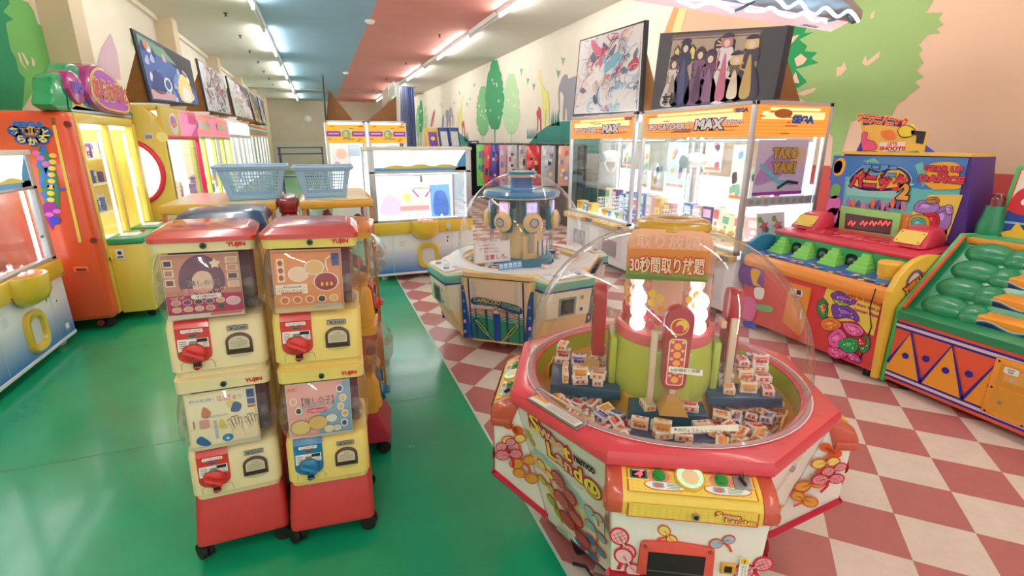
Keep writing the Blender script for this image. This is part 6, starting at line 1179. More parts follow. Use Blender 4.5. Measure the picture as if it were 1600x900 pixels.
# painted tree and petals on the left wall
FL = Fr((XL, 0, 0), (0, 1, 0), (0, 0, 1)); a = Art(FL, k=1); q = lambda pts: pp(FL, pts)
a.rect(0.0, 1.2, 7.6, HC, MW(232, 206, 186), 1)
a.poly(q([(-60, -40), (20, -40), (34, 0), (44, 4), (52, 18), (58, 36), (66, 42), (70, 58), (76, 68), (74, 76), (82, 92), (91, 105), (88, 112), (70, 116), (60, 130), (36, 168), (-60, 175)]), MW(110, 180, 96), 2)
a.poly(q([(-60, 200), (-60, -30), (6, -30), (14, 6), (4, 18), (20, 30), (8, 36), (12, 60), (16, 78), (24, 92), (28, 112), (38, 122), (36, 150), (34, 175)]), MW(30, 138, 92), 3)
for P in ([(26, 80), (30, 84), (34, 98), (42, 110), (36, 104), (30, 96)], [(31, 80), (36, 84), (44, 98), (42, 104)], [(48, 88), (53, 96), (54, 103), (49, 102)]): a.poly(q(P), MW(232, 206, 186), 4)
a.poly(q([(150, 105), (158, 75), (172, 52), (182, 80), (186, 105), (188, 125), (150, 120)]), MW(206, 176, 196), 4)
a.poly(q([(203, 62), (207, 50), (208, 62), (212, 70), (206, 72)]), MW(150, 200, 150), 4)
link('trim_4', a, kind='structure')
# ================================================================ alligator hammer game
RG = mat('game_red', (214, 62, 66), .35, coat=.2); OG = mat('game_orange', (236, 148, 60), .35, coat=.3); GG = mat('game_green', (60, 176, 104), .35, coat=.3); LGR = mat('game_lime', (136, 212, 100), .4); BG = mat('game_blue', (60, 100, 170), .35); YG2 = mat('game_yellow', (240, 196, 72), .35, coat=.2); RT = mat('game_raspberry', (222, 60, 84), .3, coat=.3); TB = mat('game_teal', (40, 120, 160), .4)
X0, YA, YB = 3.66, 2.17, 3.44
t = Thing('hammer_game', 'red and green alligator hammering game against the right wall', 'arcade game', (X0, (YA + YB) / 2, 0), -PI / 2)
b = B(); b.bx(X0, 4.6, YA, YB, .07, .62, RG, .01); cab = t.part('cabinet', b, world=True)
b = B(); b.prism([(X0 - .03, YA, .6), (X0 - .045, YA, .64), (X0 - .03, YA, .69), (X0 + .02, YA, .71), (X0 + .06, YA, .7), (X0 + .06, YA, .6)], (0, YB - YA, 0), OG, .006); t.part('front_lip', b, world=True)
b = B(); b.prism([(X0 + .05, YA, .6), (X0 + .05, YA, .705), (3.98, YA, .735), (3.98, YA, .6)], (0, YB - YA, 0), BG); pf = t.part('play_surface', b, world=True)
f = Fr((X0 + .03, YB, .7085), (0, -1, 0), (1, 0, .09)); a = Art(f, k=2)
g = random.Random(31)
for i in range(40): x = g.uniform(.02, 1.2); a.disc(x, g.uniform(.0, .09), g.uniform(.015, .03), g.choice([(226, 150, 190), (240, 214, 120), (150, 130, 210), (230, 170, 110), (120, 160, 220)]), 1 + (i % 3) * .3, .02, 10)
t.part('surface_print', a, pf, world=True)
b = B(); b.bx(3.97, 4.5, YA, YB, .62, .9, GG, .006); ga = t.part('gate_wall', b, world=True)
b = B(); b.prism([(3.95, YA, .875), (3.955, YA, .91), (4.34, YA, .955), (4.34, YA, .875)], (0, YB - YA, 0), RT, .008); tp = t.part('top_cover', b, world=True)
b = B(); f = Fr((4.06, YB - .2, .9275), (0, -1, 0), (1, 0, .115)); A_ = Art(f, b, 1); A_.text('namco', .42, .08, .15, RT, 3, w_=.8, bold=.08)
lt = t.part('raised_lettering', b, tp, world=True)
sol = lt.modifiers.new('depth', 'SOLIDIFY'); sol.thickness = .012; sol.offset = -1
b = B(); b.bx(4.0, 4.22, YB - 1.06, YB - .2, .915, .93, RT, .003) if False else None
for i in range(5):
    y = YB - .12 - .255 * i
    b = B()
    for j in range(5): w_ = .085 - .012 * j; b.hexa([Vector((3.84 + .022 * j, y - w_, .70 + .03 * j)), Vector((3.975, y - w_, .70 + .03 * j)), Vector((3.975, y + w_, .70 + .03 * j)), Vector((3.84 + .022 * j, y + w_, .70 + .03 * j))], [Vector((3.85 + .022 * j, y - w_ + .006, .735 + .03 * j)), Vector((3.975, y - w_ + .006, .735 + .03 * j)), Vector((3.975, y + w_ - .006, .735 + .03 * j)), Vector((3.85 + .022 * j, y + w_ - .006, .735 + .03 * j))], LGR, .003)
    t.part('stepped_ramp', b, world=True)
    if i < 4 or True:
        yc = y - .1275
        if i < 5 and yc > YA + .05:
            b = B(); P = [(3.966, yc - .05, .735), (3.966, yc - .05, .8)] + [(3.966, yc - .05 * math.cos(u), .8 + .03 * math.sin(u)) for u in (PI * k_ / 8 for k_ in range(1, 8))] + [(3.966, yc + .05, .8), (3.966, yc + .05, .735)]; b.prism(P, (.006, 0, 0), DARK); t.part('cave_mouth', b, ga, world=True)
            b = B(); b.ball((3.97, yc, .775), .035, mat('snout_green', (30, 120, 90), .35, coat=.4), 14, (.7, 1, .7)); b.box((3.962, yc, .76), (.02, .04, .01), (220, 60, 60)); t.part('snout', b, ga, world=True)
for y, s_ in ((YB - .16, 1), (YA + .22, -1)):
    b = B(); b.hexa([Vector(p) for p in ((4.08, y - .14, .93), (4.36, y - .14, .95), (4.36, y + .14, .95), (4.08, y + .14, .93))], [Vector(p) for p in ((4.2, y - .1, 1.07), (4.36, y - .1, 1.09), (4.36, y + .1, 1.09), (4.2, y + .1, 1.07))], RT, .03); sp_ = t.part('speaker_hood', b, tp, world=True)
    f = Fr((4.105, y + .085, .955), (0, -1, 0), (.12, 0, .14)); a = Art(f, k=9); a.rrect(-.01, -.0, .18, .12, .015, (240, 210, 100)); 
    for u in (0.01, .16):
        for v in (.02, .1): a.disc(u, v, .006, (120, 90, 50), 2, seg=8)
    t.part('speaker_grille', a, sp_, world=True)
# back box
XB = 4.36; b = B(); b.hexa([Vector(p) for p in ((XB, 2.14, .86), (XB, 3.12, .86), (4.66, 3.12, .86), (4.66, 2.14, .86))], [Vector(p) for p in ((XB, 2.24, 1.6), (XB, 3.2, 1.6), (4.64, 3.2, 1.6), (4.64, 2.24, 1.6))], mat('box_purple', (76, 44, 130), .4), .004)
bb = t.part('back_box', b, world=True)
b = B(); b.hexa([Vector(p) for p in ((XB - .02, 2.24, 1.598), (XB - .02, 3.2, 1.598), (4.65, 3.2, 1.598), (4.65, 2.24, 1.598))], [Vector(p) for p in ((XB - .02, 2.24, 1.62), (XB - .02, 3.2, 1.62), (4.65, 3.2, 1.62), (4.65, 2.24, 1.62))], YG2); t.part('top_edge', b, bb, world=True)
f = Fr((XB - .003, 3.2, .86), (0, -1, 0), (0, 0, 1)); a = Art(f, k=1)
CC2 = lambda pts: pp(f, [(1280 + x / 3.4615, 160 + y / 3.4615) for x, y in pts])
LB = mat('art_blue', (60, 130, 206), .2, coat=.6)
a.poly(CC2([(82, 287), (812, 300), (690, 752), (25, 718)]), (110, 200, 200), 1); a.poly(CC2([(82, 287), (812, 300), (770, 470), (560, 470), (150, 400), (55, 420)]), LB, 2)
a.poly(CC2([(80, 300), (155, 300), (110, 720), (28, 718)]), (90, 120, 210), 3)
for x, y, r_, c in ((112, 350, 34, (240, 190, 80)), (105, 350, 24, (220, 60, 130)), (90, 480, 30, (120, 190, 110)), (80, 560, 40, (226, 120, 200)), (70, 620, 36, (214, 130, 210)), (55, 680, 26, (60, 70, 150)), (60, 640, 20, (245, 240, 240))): p = CC2([(x, y)])[0]; a.blob([(p[0] - r_ * .0012, p[1] - r_ * .002), (p[0] - r_ * .0016, p[1] + r_ * .001), (p[0], p[1] + r_ * .0024), (p[0] + r_ * .0015, p[1] + r_ * .0012), (p[0] + r_ * .001, p[1] - r_ * .0018)], c, 4, out=(60, 40, 100), ow=.004)
for P, c in (([(240, 320), (330, 330), (300, 300)], (120, 200, 180)), ([(150, 430), (520, 440), (400, 520), (150, 500)], (150, 220, 214)), ([(520, 340), (560, 320), (590, 420), (560, 460)], (120, 200, 190)), ([(600, 500), (780, 500), (700, 720), (500, 600)], (240, 206, 90)), ([(80, 560), (450, 600), (700, 640), (690, 752), (70, 720)], (226, 140, 70))): a.poly(CC2(P), c, 3)
for i in range(30):
    g = random.Random(i); p = CC2([(110 + (i * 97) % 560, 580 + (i * 53) % 160)])[0]; a.rect(p[0] - .03, p[1] - .008, p[0] + .03, p[1] + .012, [(206, 100, 60), (236, 170, 90), (150, 80, 120)][i % 3], 4)
# spiky lettering panel: red and yellow shapes over blue
a.blob(CC2([(165, 430), (200, 380), (250, 350), (330, 370), (420, 350), (480, 380), (500, 430), (440, 470), (330, 480), (220, 470)]), (40, 40, 90), 5, out=(220, 230, 240), ow=.01); a.blob(CC2([(180, 430), (215, 385), (260, 365), (330, 380), (420, 362), (470, 390), (482, 425), (430, 455), (330, 465), (220, 458)]), (240, 200, 60), 6)
p = CC2([(330, 375)])[0]; a.text('ワニワニ', p[0], p[1] + .005, .1, (90, 170, 220), 9, w_=.27, bold=.06, out=(60, 40, 110), ob=.05); p = CC2([(330, 430)])[0]; a.text('パニック', p[0] - .02, p[1], .14, (220, 50, 70), 9, w_=.46, bold=.06, out=(60, 20, 70), ob=.06); p = CC2([(462, 482)])[0]; a.text('2', p[0], p[1], .13, (236, 170, 60), 9, bold=.06, out=(60, 30, 70), ob=.06); a.star(*CC2([(262, 350)])[0], .04, (250, 170, 60), 5, .5, 0, 8)
a.blob(CC2([(575, 350), (640, 325), (730, 325), (770, 350), (760, 400), (770, 460), (700, 470), (620, 468), (570, 430), (585, 390)]), (240, 180, 50), 6); 
for (x, y), s_, h, w_ in (((675, 360), 'GEAR UP', .05, .26), ((670, 385), 'THE', .03, .07), ((665, 415), 'DANCE', .06, .3)): p = CC2([(x, y)])[0]; a.text(s_, p[0], p[1], h * .9, (216, 60, 90), 9, w_=w_, bold=.06, out=(90, 20, 40), ob=.05)
for i in range(12): p = CC2([(160 + 27 * i, 540 + (i * 37) % 30)])[0]; a.poly([(p[0] - .03, p[1] - .04), (p[0] - .02, p[1] + .02), (p[0], p[1] + .045), (p[0] + .02, p[1] + .01), (p[0] + .03, p[1] - .04)], [(170, 120, 180), (230, 120, 90), (110, 90, 160), (200, 140, 170)][i % 4], 5)
# plain purple, red and teal rounded shapes fill the lower right of the artwork
for P, c, k_ in (([(520, 560), (560, 530), (640, 545), (650, 580), (600, 600), (530, 590)], (170, 130, 210), 6), ([(610, 600), (690, 560), (720, 600), (700, 680), (630, 690)], (160, 120, 200), 5), ([(560, 610), (640, 600), (650, 660), (600, 680)], (206, 40, 56), 6), ([(490, 640), (520, 610), (590, 620), (600, 690), (550, 720), (500, 700)], (210, 170, 60), 7), ([(505, 640), (540, 625), (575, 640), (570, 680), (520, 690)], (80, 190, 180), 8), ([(515, 672), (560, 668), (560, 690), (525, 698)], (200, 30, 50), 9), ([(590, 520), (640, 515), (650, 540), (590, 545)], (190, 130, 70), 7), ([(690, 560), (720, 560), (725, 600), (695, 600)], (190, 150, 220), 7)): a.blob(CC2(P), c, k_, out=(40, 24, 50), ow=.008); mx, my = sum(p[0] for p in P) / len(P), sum(p[1] for p in P) / len(P); hl = tuple(min(255, v + 45) for v in c); dk_ = tuple(int(v * .6) for v in c); a.blob(CC2([(mx + (x - mx) * .35 - 8, my + (y - my) * .3 - 8) for x, y in P]), hl, k_ + .4, 3); a.line(CC2([(mx + (x - mx) * .75, my + (y - my) * .7 + 3) for x, y in P[:3]]), .006, dk_, k_ + .5)
t.part('artwork', a, bb, world=True)
b = B(); Q_ = [f.at(*p, 10) for p in CC2([(125, 555), (455, 600), (430, 742), (115, 690)])]; b.prism(Q_, f.n * .012, mat('frame_lime', (160, 214, 130), .35), .01); sf_ = t.part('display_frame', b, bb, world=True)
a = Art(f, k=22); a.poly(CC2([(155, 598), (410, 635), (395, 715), (148, 680)]), mat('dark_screen', (90, 50, 70), .15, coat=1)); 
for x in (185, 250, 300, 345, 375): P = CC2([(x - 15, 660), (x, 640), (x + 8, 665), (x + 22, 645)]); a.line(P, .016, mat('led_red_dim', (246, 70, 60), .3, emit=1.2), 2)
a.blob(CC2([(210, 700), (235, 692), (260, 700), (290, 702), (280, 716), (230, 712)]), (200, 160, 70), 3); t.part('display_screen', a, sf_, world=True)
# roof sign
b = B(); XS = 4.42; f = Fr((XS, 3.2, 1.62), (0, -1, 0), (0, 0, 1)); C3 = lambda pts: pp(f, [(1280 + x / 3.4615, 160 + y / 3.4615) for x, y in pts])
P = C3([(235, 275), (235, 200), (225, 130), (222, 60), (300, 65), (440, 90), (470, 120), (500, 115), (525, 150), (585, 155), (570, 220), (560, 280)]); b.prism([f.at(*p) for p in P], (.02, 0, 0), (236, 200, 90), .003); b.hexa([Vector((XS + .02, 2.75, 1.622)), Vector((XS + .02, 3.15, 1.622)), Vector((4.6, 3.1, 1.622)), Vector((4.6, 2.62, 1.622))], [Vector((XS + .03, 2.8, 1.8)), Vector((XS + .03, 3.1, 1.8)), Vector((XS + .05, 3.1, 1.8)), Vector((XS + .05, 2.8, 1.8))], (60, 60, 170)); ts = t.part('roof_sign', b, world=True)
a = Art(f, k=1); a.poly(C3([(240, 240), (250, 120), (420, 110), (440, 200), (540, 240), (540, 275), (240, 270)]), (240, 190, 90), 1); a.poly(C3([(226, 62), (300, 66), (450, 94), (448, 132), (300, 118), (240, 124)]), (70, 50, 130), 2); p = C3([(340, 96)])[0]; a.text('ワニワニパニック', p[0], p[1], .075, (236, 60, 60), 5, w_=.42, bold=.05, out=(250, 220, 110), ob=.06, rot=-.13)
a.blob(C3([(430, 150), (470, 125), (520, 150), (500, 180), (450, 185)]), (240, 214, 60), 4, out=(30, 24, 30), ow=.012); a.poly(C3([(500, 150), (582, 158), (565, 225), (525, 220), (530, 180), (500, 172)]), (40, 36, 44), 4); a.blob(C3([(335, 160), (390, 150), (420, 190), (360, 200)]), (240, 130, 60), 4); a.blob(C3([(235, 170), (262, 165), (260, 200), (300, 215), (310, 250), (240, 255)]), (226, 90, 140), 4, out=(120, 20, 60), ow=.008); a.poly(C3([(330, 215), (470, 212), (468, 268), (328, 265)]), (246, 226, 214), 5)
p = C3([(400, 225)])[0]; a.text('LETS', p[0], p[1], .03, (226, 110, 120), 6, bold=.05); p = C3([(398, 250)])[0]; a.text('SHOOT!!', p[0], p[1], .035, (190, 50, 50), 6, w_=.2, bold=.06); a.line(C3([(240, 268), (270, 275), (300, 268), (330, 276), (400, 270), (470, 276), (540, 268)]), .02, (40, 160, 110), 6); t.part('sign_print', a, ts, world=True)
# side boards, pad, coin panel, front artwork
b = B(); P = [(3.66, 0.03), (3.8, 0.03), (3.8, .55), (4.12, .86), (4.12, .92), (3.98, .935), (3.9, .93), (3.82, .91), (3.74, .87), (3.67, .8), (3.62, .7), (3.62, .6)]
b.prism([(x, YA, z_) for x, z_ in P], (0, -.045, 0), YG2, .004); sb = t.part('side_board', b, world=True)
f = Fr((3.66, YA - .0455, .0), (1, 0, 0), (0, 0, 1)); a = Art(f, k=1); a.ring(.17, .76, .085, .065, (130, 80, 150), 2); a.disc(.17, .75, .065, (236, 214, 190), 1); a.text('YEEAH', .17, .735, .075, (236, 130, 50), 5, w_=.21, bold=.08, out=(60, 20, 30), ob=.06, rot=.5); t.part('side_print', a, sb, world=True)
b = B(); P = [(3.62, .6), (3.62, .7), (3.68, .8), (3.78, .86), (3.9, .87), (4.0, .84), (4.0, .6)]; b.prism([(x, YB + .045, z_) for x, z_ in P], (0, -.045, 0), TB, .006); t.part('side_board', b, world=True, label='blue rounded side board')
b = B(); b.lathe([(0, 0), (.062, 0), (.062, .05), (.072, .06), (.08, .15), (.07, .165), (0, .165)], YG2, (3.8, YA + .11, .705), seg=28); b.lathe([(.066, 0), (.068, .03), (.066, .04)], (90, 160, 210), (3.8, YA + .11, .706), seg=28); t.part('hammer_pad', b, world=True)
b = B(); b.tube([(X0 - .05, YA + .06, .7), (X0 - .052, YA + .07, .55), (X0 - .006, YA + .06, .4), (X0 - .006, YA + .09, .1)], .004, DARK, 6); t.part('hammer_cord', b, world=True)
f = Fr((X0 - .0005, YB, .0), (0, -1, 0), (0, 0, 1)); q = lambda pts: pp(f, [(1140 + x / 3.4615, 340 + y / 3.4615) for x, y in pts])
b = B(); b.prism([f.at(*p) for p in q([(330, 350), (448, 380), (400, 618), (375, 640), (290, 560)])], f.n * .012, OG, .006); cp2 = t.part('coin_panel', b, world=True); a = Art(f, k=12); a.poly(q([(338, 378), (405, 395), (400, 428), (335, 410)]), (240, 240, 240)); a.poly(q([(372, 388), (395, 395), (392, 420), (370, 412)]), (60, 50, 60), 2); a.poly(q([(368, 432), (388, 437), (386, 450), (366, 446)]), (200, 220, 236)); a.poly(q([(392, 490), (402, 492), (395, 550), (386, 548)]), (240, 236, 226)); t.part('coin_slots', a, cp2, world=True)
a = Art(f, k=1); a.poly(q([(530, 372), (600, 380), (828, 440), (780, 640), (740, 620), (690, 560), (560, 560), (510, 510), (540, 470), (510, 430)]), (240, 216, 90), 1)
for (x, y), s_, w_ in (((700, 408), 'Look out! These wanis', .36), ((740, 448), 'ARE IN DANGER', .28), ((745, 485), 'Bop them with your', .27), ((765, 520), 'hammer! Chase 'r'them', .24)): p = q([(x, y)])[0]; a.text(s_, p[0], p[1], .028, (200, 50, 130) if 'A' not in s_[:1] else (220, 40, 40), 4, w_=w_, bold=.03)
for P, c, k_ in (([(550, 420), (600, 400), (660, 440), (690, 450), (660, 470), (600, 465)], (130, 70, 180), 5), ([(560, 440), (600, 455), (650, 470), (600, 475)], (150, 214, 60), 6), ([(560, 470), (640, 480), (690, 520), (700, 560), (640, 540), (570, 540)], (120, 70, 180), 4), ([(480, 460), (520, 445), (535, 500), (520, 540), (485, 525)], (40, 150, 90), 5), ([(500, 470), (520, 470), (518, 515), (500, 510)], (236, 130, 50), 6), ([(500, 560), (560, 540), (610, 580), (560, 610), (510, 600)], (236, 130, 50), 6), ([(540, 640), (600, 600), (640, 660), (600, 700), (550, 690)], (236, 100, 170), 6), ([(620, 570), (700, 580), (730, 620), (690, 640), (640, 620)], (240, 110, 180), 7), ([(590, 680), (650, 650), (700, 670), (690, 720), (640, 730)], (40, 170, 90), 7), ([(540, 700), (600, 710), (640, 740), (590, 760), (545, 740)], (230, 90, 160), 8), ([(640, 730), (690, 740), (715, 780), (660, 770)], (210, 80, 170), 8), ([(700, 660), (750, 640), (760, 700), (720, 730)], (50, 160, 90), 6), ([(700, 655), (740, 650), (735, 690), (705, 690)], (220, 50, 60), 8)): a.blob(q(P), c, k_, out=(60, 20, 60), ow=.008); mx, my = sum(p[0] for p in P) / len(P), sum(p[1] for p in P) / len(P); hl = tuple(min(255, v + 45) for v in c); dk_ = tuple(int(v * .55) for v in c); a.blob(q([(mx + (x - mx) * .35 - 7, my + (y - my) * .3 - 7) for x, y in P]), hl, k_ + .4, 3); a.line(q([(mx + (x - mx) * .72, my + (y - my) * .7 + 4) for x, y in P[:4]]), .005, dk_, k_ + .5); [a.disc(*q([(mx + (x - mx) * .5, my + (y - my) * .5)])[0], .006, [(250, 240, 230), dk_, (246, 214, 80)][n_ % 3], k_ + .6, seg=8) for n_, (x, y) in enumerate(P)]
for P, c, k_ in (([(70, 250), (180, 270), (170, 380), (60, 340)], (110, 60, 160), 2), ([(120, 280), (170, 290), (150, 350), (175, 370), (130, 360)], (240, 190, 60), 4), ([(140, 380), (190, 385), (180, 440), (140, 430)], (246, 246, 240), 5), ([(60, 440), (120, 430), (150, 480), (120, 560), (60, 520)], (230, 110, 170), 3), ([(150, 470), (230, 480), (225, 510), (160, 500)], (100, 190, 120), 5), ([(80, 560), (140, 570), (135, 600), (80, 585)], (50, 70, 180), 3)): a.blob(q(P), c, k_)
t.part('front_artwork', a, cab, world=True)
for x, y in ((3.72, YA + .06), (3.72, YB - .1), (4.5, YA + .1)): v = t.L((x, y, 0)); caster(t, v.x, v.y, .032)
# ================================================================ sea-wave hammer game at the right edge
X1, YC, YD = 3.69, .72, 2.09
t = Thing('hammer_game', 'orange and green wave hammering game with blue triangle pattern at the right edge', 'arcade game', (X1, (YC + YD) / 2, 0), -PI / 2)
TR = mat('wave_red', (232, 92, 62), .35, coat=.2); DG = mat('wave_green', (34, 138, 92), .3, coat=.4); WO = mat('wave_orange', (242, 160, 52), .35, coat=.2); NB = (44, 30, 150)
b = B(); b.bx(X1, 4.75, YC, YD, .05, .53, TR, .006); cab = t.part('cabinet', b, world=True)
b = B(); b.prism([(X1 - .02, YC, .52), (X1 - .02, YC, .575), (X1 + .08, YC, .6), (X1 + .08, YC, .52)], (0, YD - YC, 0), DG, .005); t.part('front_ledge', b, world=True)
b = B(); P = [(X1 - .005, .03), (4.75, .03), (4.75, 1.05), (4.2, 1.08), (X1 + .0, .59)]; b.prism([(x, YD + .025, z_) for x, z_ in P], (0, -.025, 0), (70, 190, 110), .003); b.prism([(x, YD, z_) for x, z_ in [(X1 + .02, .585), (4.19, 1.06), (4.19, 1.075), (X1 + .0, .6)]], (0, -.02, 0), (214, 90, 50)); t.part('side_board', b, world=True)
sl = lambda f_, dz=0: (X1 + .08 + .46 * f_, .585 + .44 * f_ + dz)
b = B(); b.prism([(X1 + .06, YC, .5), (X1 + .06, YC, .58), (4.22, YC, 1.03), (4.75, YC, 1.03), (4.75, YC, .5)], (0, YD - YC, 0), DG); slp = t.part('sloped_bed', b, world=True)
for i in range(4):
    x0, z0 = sl(i * .25 + .02); x1, z1 = sl(i * .25 + .27); mx, mz = (x0 + x1) / 2, (z0 + z1) / 2 + .0
    b = B(); b.ball((mx, YD - .19, mz - .02), .1, DG, 24, (1.0, 1.45, .8), Matrix.Rotation(-R(30), 4, 'Y')); b.ball((mx, YD - .345, mz - .025), .095, DG, 24, (1.0, .95, .75), Matrix.Rotation(-R(30), 4, 'Y')); t.part('foam_hump', b, world=True)
    b = B(); yE = YD - .39
    b.prism([(x0 - .01, yE, z0 - .03), (x0 - .01, yE, z0 + .06), (x1 - .035, yE, z0 + .085), (x1 - .035, yE, z0 - .03)], (0, -(yE - YC), 0), WO, .004); sp = t.part('wave_step', b, world=True)
    f = Fr((x0 - .0105, yE, z0 - .03), (0, -1, 0), (0, 0, 1)); a = Art(f, k=1); L_ = yE - YC; n = 40; W1 = [(L_ * j / n, .048 + .014 * math.sin(j * .62 + i)) for j in range(n + 1)]
    a.poly([(0, 0)] + W1 and [(0, -.005), (L_, -.005)] + W1[::-1], NB if False else (30, 40, 100), 1); a.line([(x, y + .004) for x, y in W1], .009, (60, 160, 180), 2); a.line([(x, y + .011) for x, y in W1], .006, (244, 214, 190), 3); t.part('wave_print', a, sp, world=True)
    b = B(); b.bx(x0 + .0, x1 - .04, yE - (yE - YC), yE, z0 - .05, z0 - .02, DARK); t.part('slot_shade_bar', b, sp, world=True, label='black bar standing for the shade under the step')  # solid black bar stands in for the shade in the slot
    b = B(); b.box((x0 + .02, yE + .02, z0 + .005), (.06, .04, .03), (226, 60, 56), .004); t.part('red_tab', b, sp, world=True)
b = B(); b.bx(X1 + .08, X1 + .12, YC, YD - .36, .58, .62, WO, .004); t.part('lower_rail', b, world=True); b = B(); b.bx(4.2, 4.26, YC, YD - .02, 1.02, 1.06, WO, .006); b.bx(4.26, 4.75, YC, YD, 1.02, 1.07, (70, 170, 110), .004); t.part('upper_rail', b, world=True)
f = Fr((X1 - .0005, YD, 0), (0, -1, 0), (0, 0, 1)); q = lambda pts: pp(f, [(1340 + x / 3.215, 440 + y / 3.215) for x, y in pts]); a = Art(f, k=1)
L_ = YD - YC
a.rect(0, .445, L_, .46, NB, 1); a.rect(0, .46, L_, .48, (226, 206, 206), 1); a.rect(0, .48, L_, .495, NB, 1); a.rect(0, .075, L_, .09, NB, 1); a.rect(0, .09, L_, .11, (226, 206, 206), 1); a.rect(0, .11, L_, .125, NB, 1)
for i in range(7):
    x = -.02 + .245 * i; a.poly([(max(0, x), .125), (x + .245, .125), (x + .1225, .44)] if x >= 0 else [(0, .125), (x + .245, .125), (x + .1225, .44), (0, .2)], (240, 160, 50), 2); a.line([(max(0, x), .125 if x >= 0 else .18), (x + .1225, .445), (x + .245, .125)], .02, NB, 3); a.disc(x + .1225, .27, .022, NB, 4); a.disc(x + .245, .3, .022, NB, 4)
t.part('pattern_print', a, cab, world=True)
y0 = q([(560, 290)])[0]; b = B(); P = [(.6, .08), (.6, .42), (1.0, .42), (1.0, .08)]; b.hexa([f.at(*p) for p in ((.575, .1), (.985, .1), (.985, .47), (.575, .47))], [f.at(*p) + f.n * .02 for p in ((.58, .105), (.98, .105), (.98, .465), (.58, .465))], WO, .006); cp3 = t.part('coin_panel', b, cab, world=True)
a = Art(f, k=17); a.rect(.61, .3, .95, .44, (214, 150, 50), 1); a.rect(.61, .13, .95, .29, (218, 154, 54), 1); a.rect(.64, .34, .76, .42, (226, 170, 80), 2); a.rect(.76, .33, .84, .43, SILV, 3); a.rect(.79, .35, .795, .41, (30, 30, 30), 4); a.disc(.68, .36, .012, (190, 190, 190), 4); a.rrect(.63, .39, .7, .43, .008, (246, 246, 240), 3); a.text('1PLAY', .665, .417, .01, (40, 40, 50), 4, bold=.05); a.text('¥100', .665, .402, .01, (40, 40, 50), 4, bold=.05); a.rect(.78, .235, .88, .265, (150, 150, 170), 3); a.text('namco', .84, .25, .014, (40, 40, 60), 4, bold=.03); a.disc(.655, .2, .011, STEEL, 3)
for u, v in ((.6, .45), (.78, .452), (.965, .45), (.6, .28), (.965, .28), (.6, .12), (.78, .115), (.965, .12)): a.disc(u, v, .007, (20, 18, 16), 3, seg=8)
t.part('coin_panel_print', a, cp3, world=True)
# back glass with sea picture, green lamp post
f = Fr((4.4, 2.03, .95), (0, -1, 0), (.12, 0, 1)); b = B(); b.prism([f.at(x, y) for x, y in ((0, 0), (.9, 0), (.9, .6), (0, .6))], -f.n * .04, (70, 190, 110), .006); bg = t.part('back_glass', b, world=True)
a = Art(f, k=1); a.rect(.025, .0, .9, .575, (214, 80, 50), 0); a.rect(.035, .01, .9, .57, (240, 226, 214), 1); a.rect(.035, .01, .9, .3, (30, 60, 150), 2); a.blob([(.04, .3), (.05, .42), (.12, .47), (.2, .46), (.3, .5), (.4, .46), (.42, .3), (.2, .27)], (206, 40, 50), 3); a.rrect(.09, .34, .3, .385, .02, (246, 246, 240), 4); a.star(.13, .13, .1, (244, 190, 50), 5, .55, .2, 5); a.poly([(.12, .25), (.4, .31), (.4, .25)], (40, 160, 90), 4); a.blob([(.04, .03), (.2, .06), (.4, .03), (.4, .08), (.2, .1), (.05, .08)], (60, 170, 150), 4); a.rect(.035, .21, .9, .225, (120, 190, 220), 3); a.disc(.29, .07, .035, (230, 200, 110), 5, .02); t.part('sea_picture', a, bg, world=True)
b = B(); b.lathe([(0, 0), (.075, 0), (.08, .06), (.06, .14), (.055, .2), (0, .2)], DG, (4.42, 2.1 - .04, 1.07), seg=20); ps = t.part('lamp_post', b, world=True); b = B(); b.lathe([(.045, 0), (.045, .05), (.03, .08), (0, .09)], mat('dark_red_lamp', (110, 14, 24), .15, coat=.8), (4.42, 2.06, 1.27), seg=20); t.part('beacon', b, ps, world=True)
for x, y in ((3.76, YD - .1), (3.76, YC + .2), (4.6, YD - .1)): v = t.L((x, y, 0)); caster(t, v.x, v.y, .024)
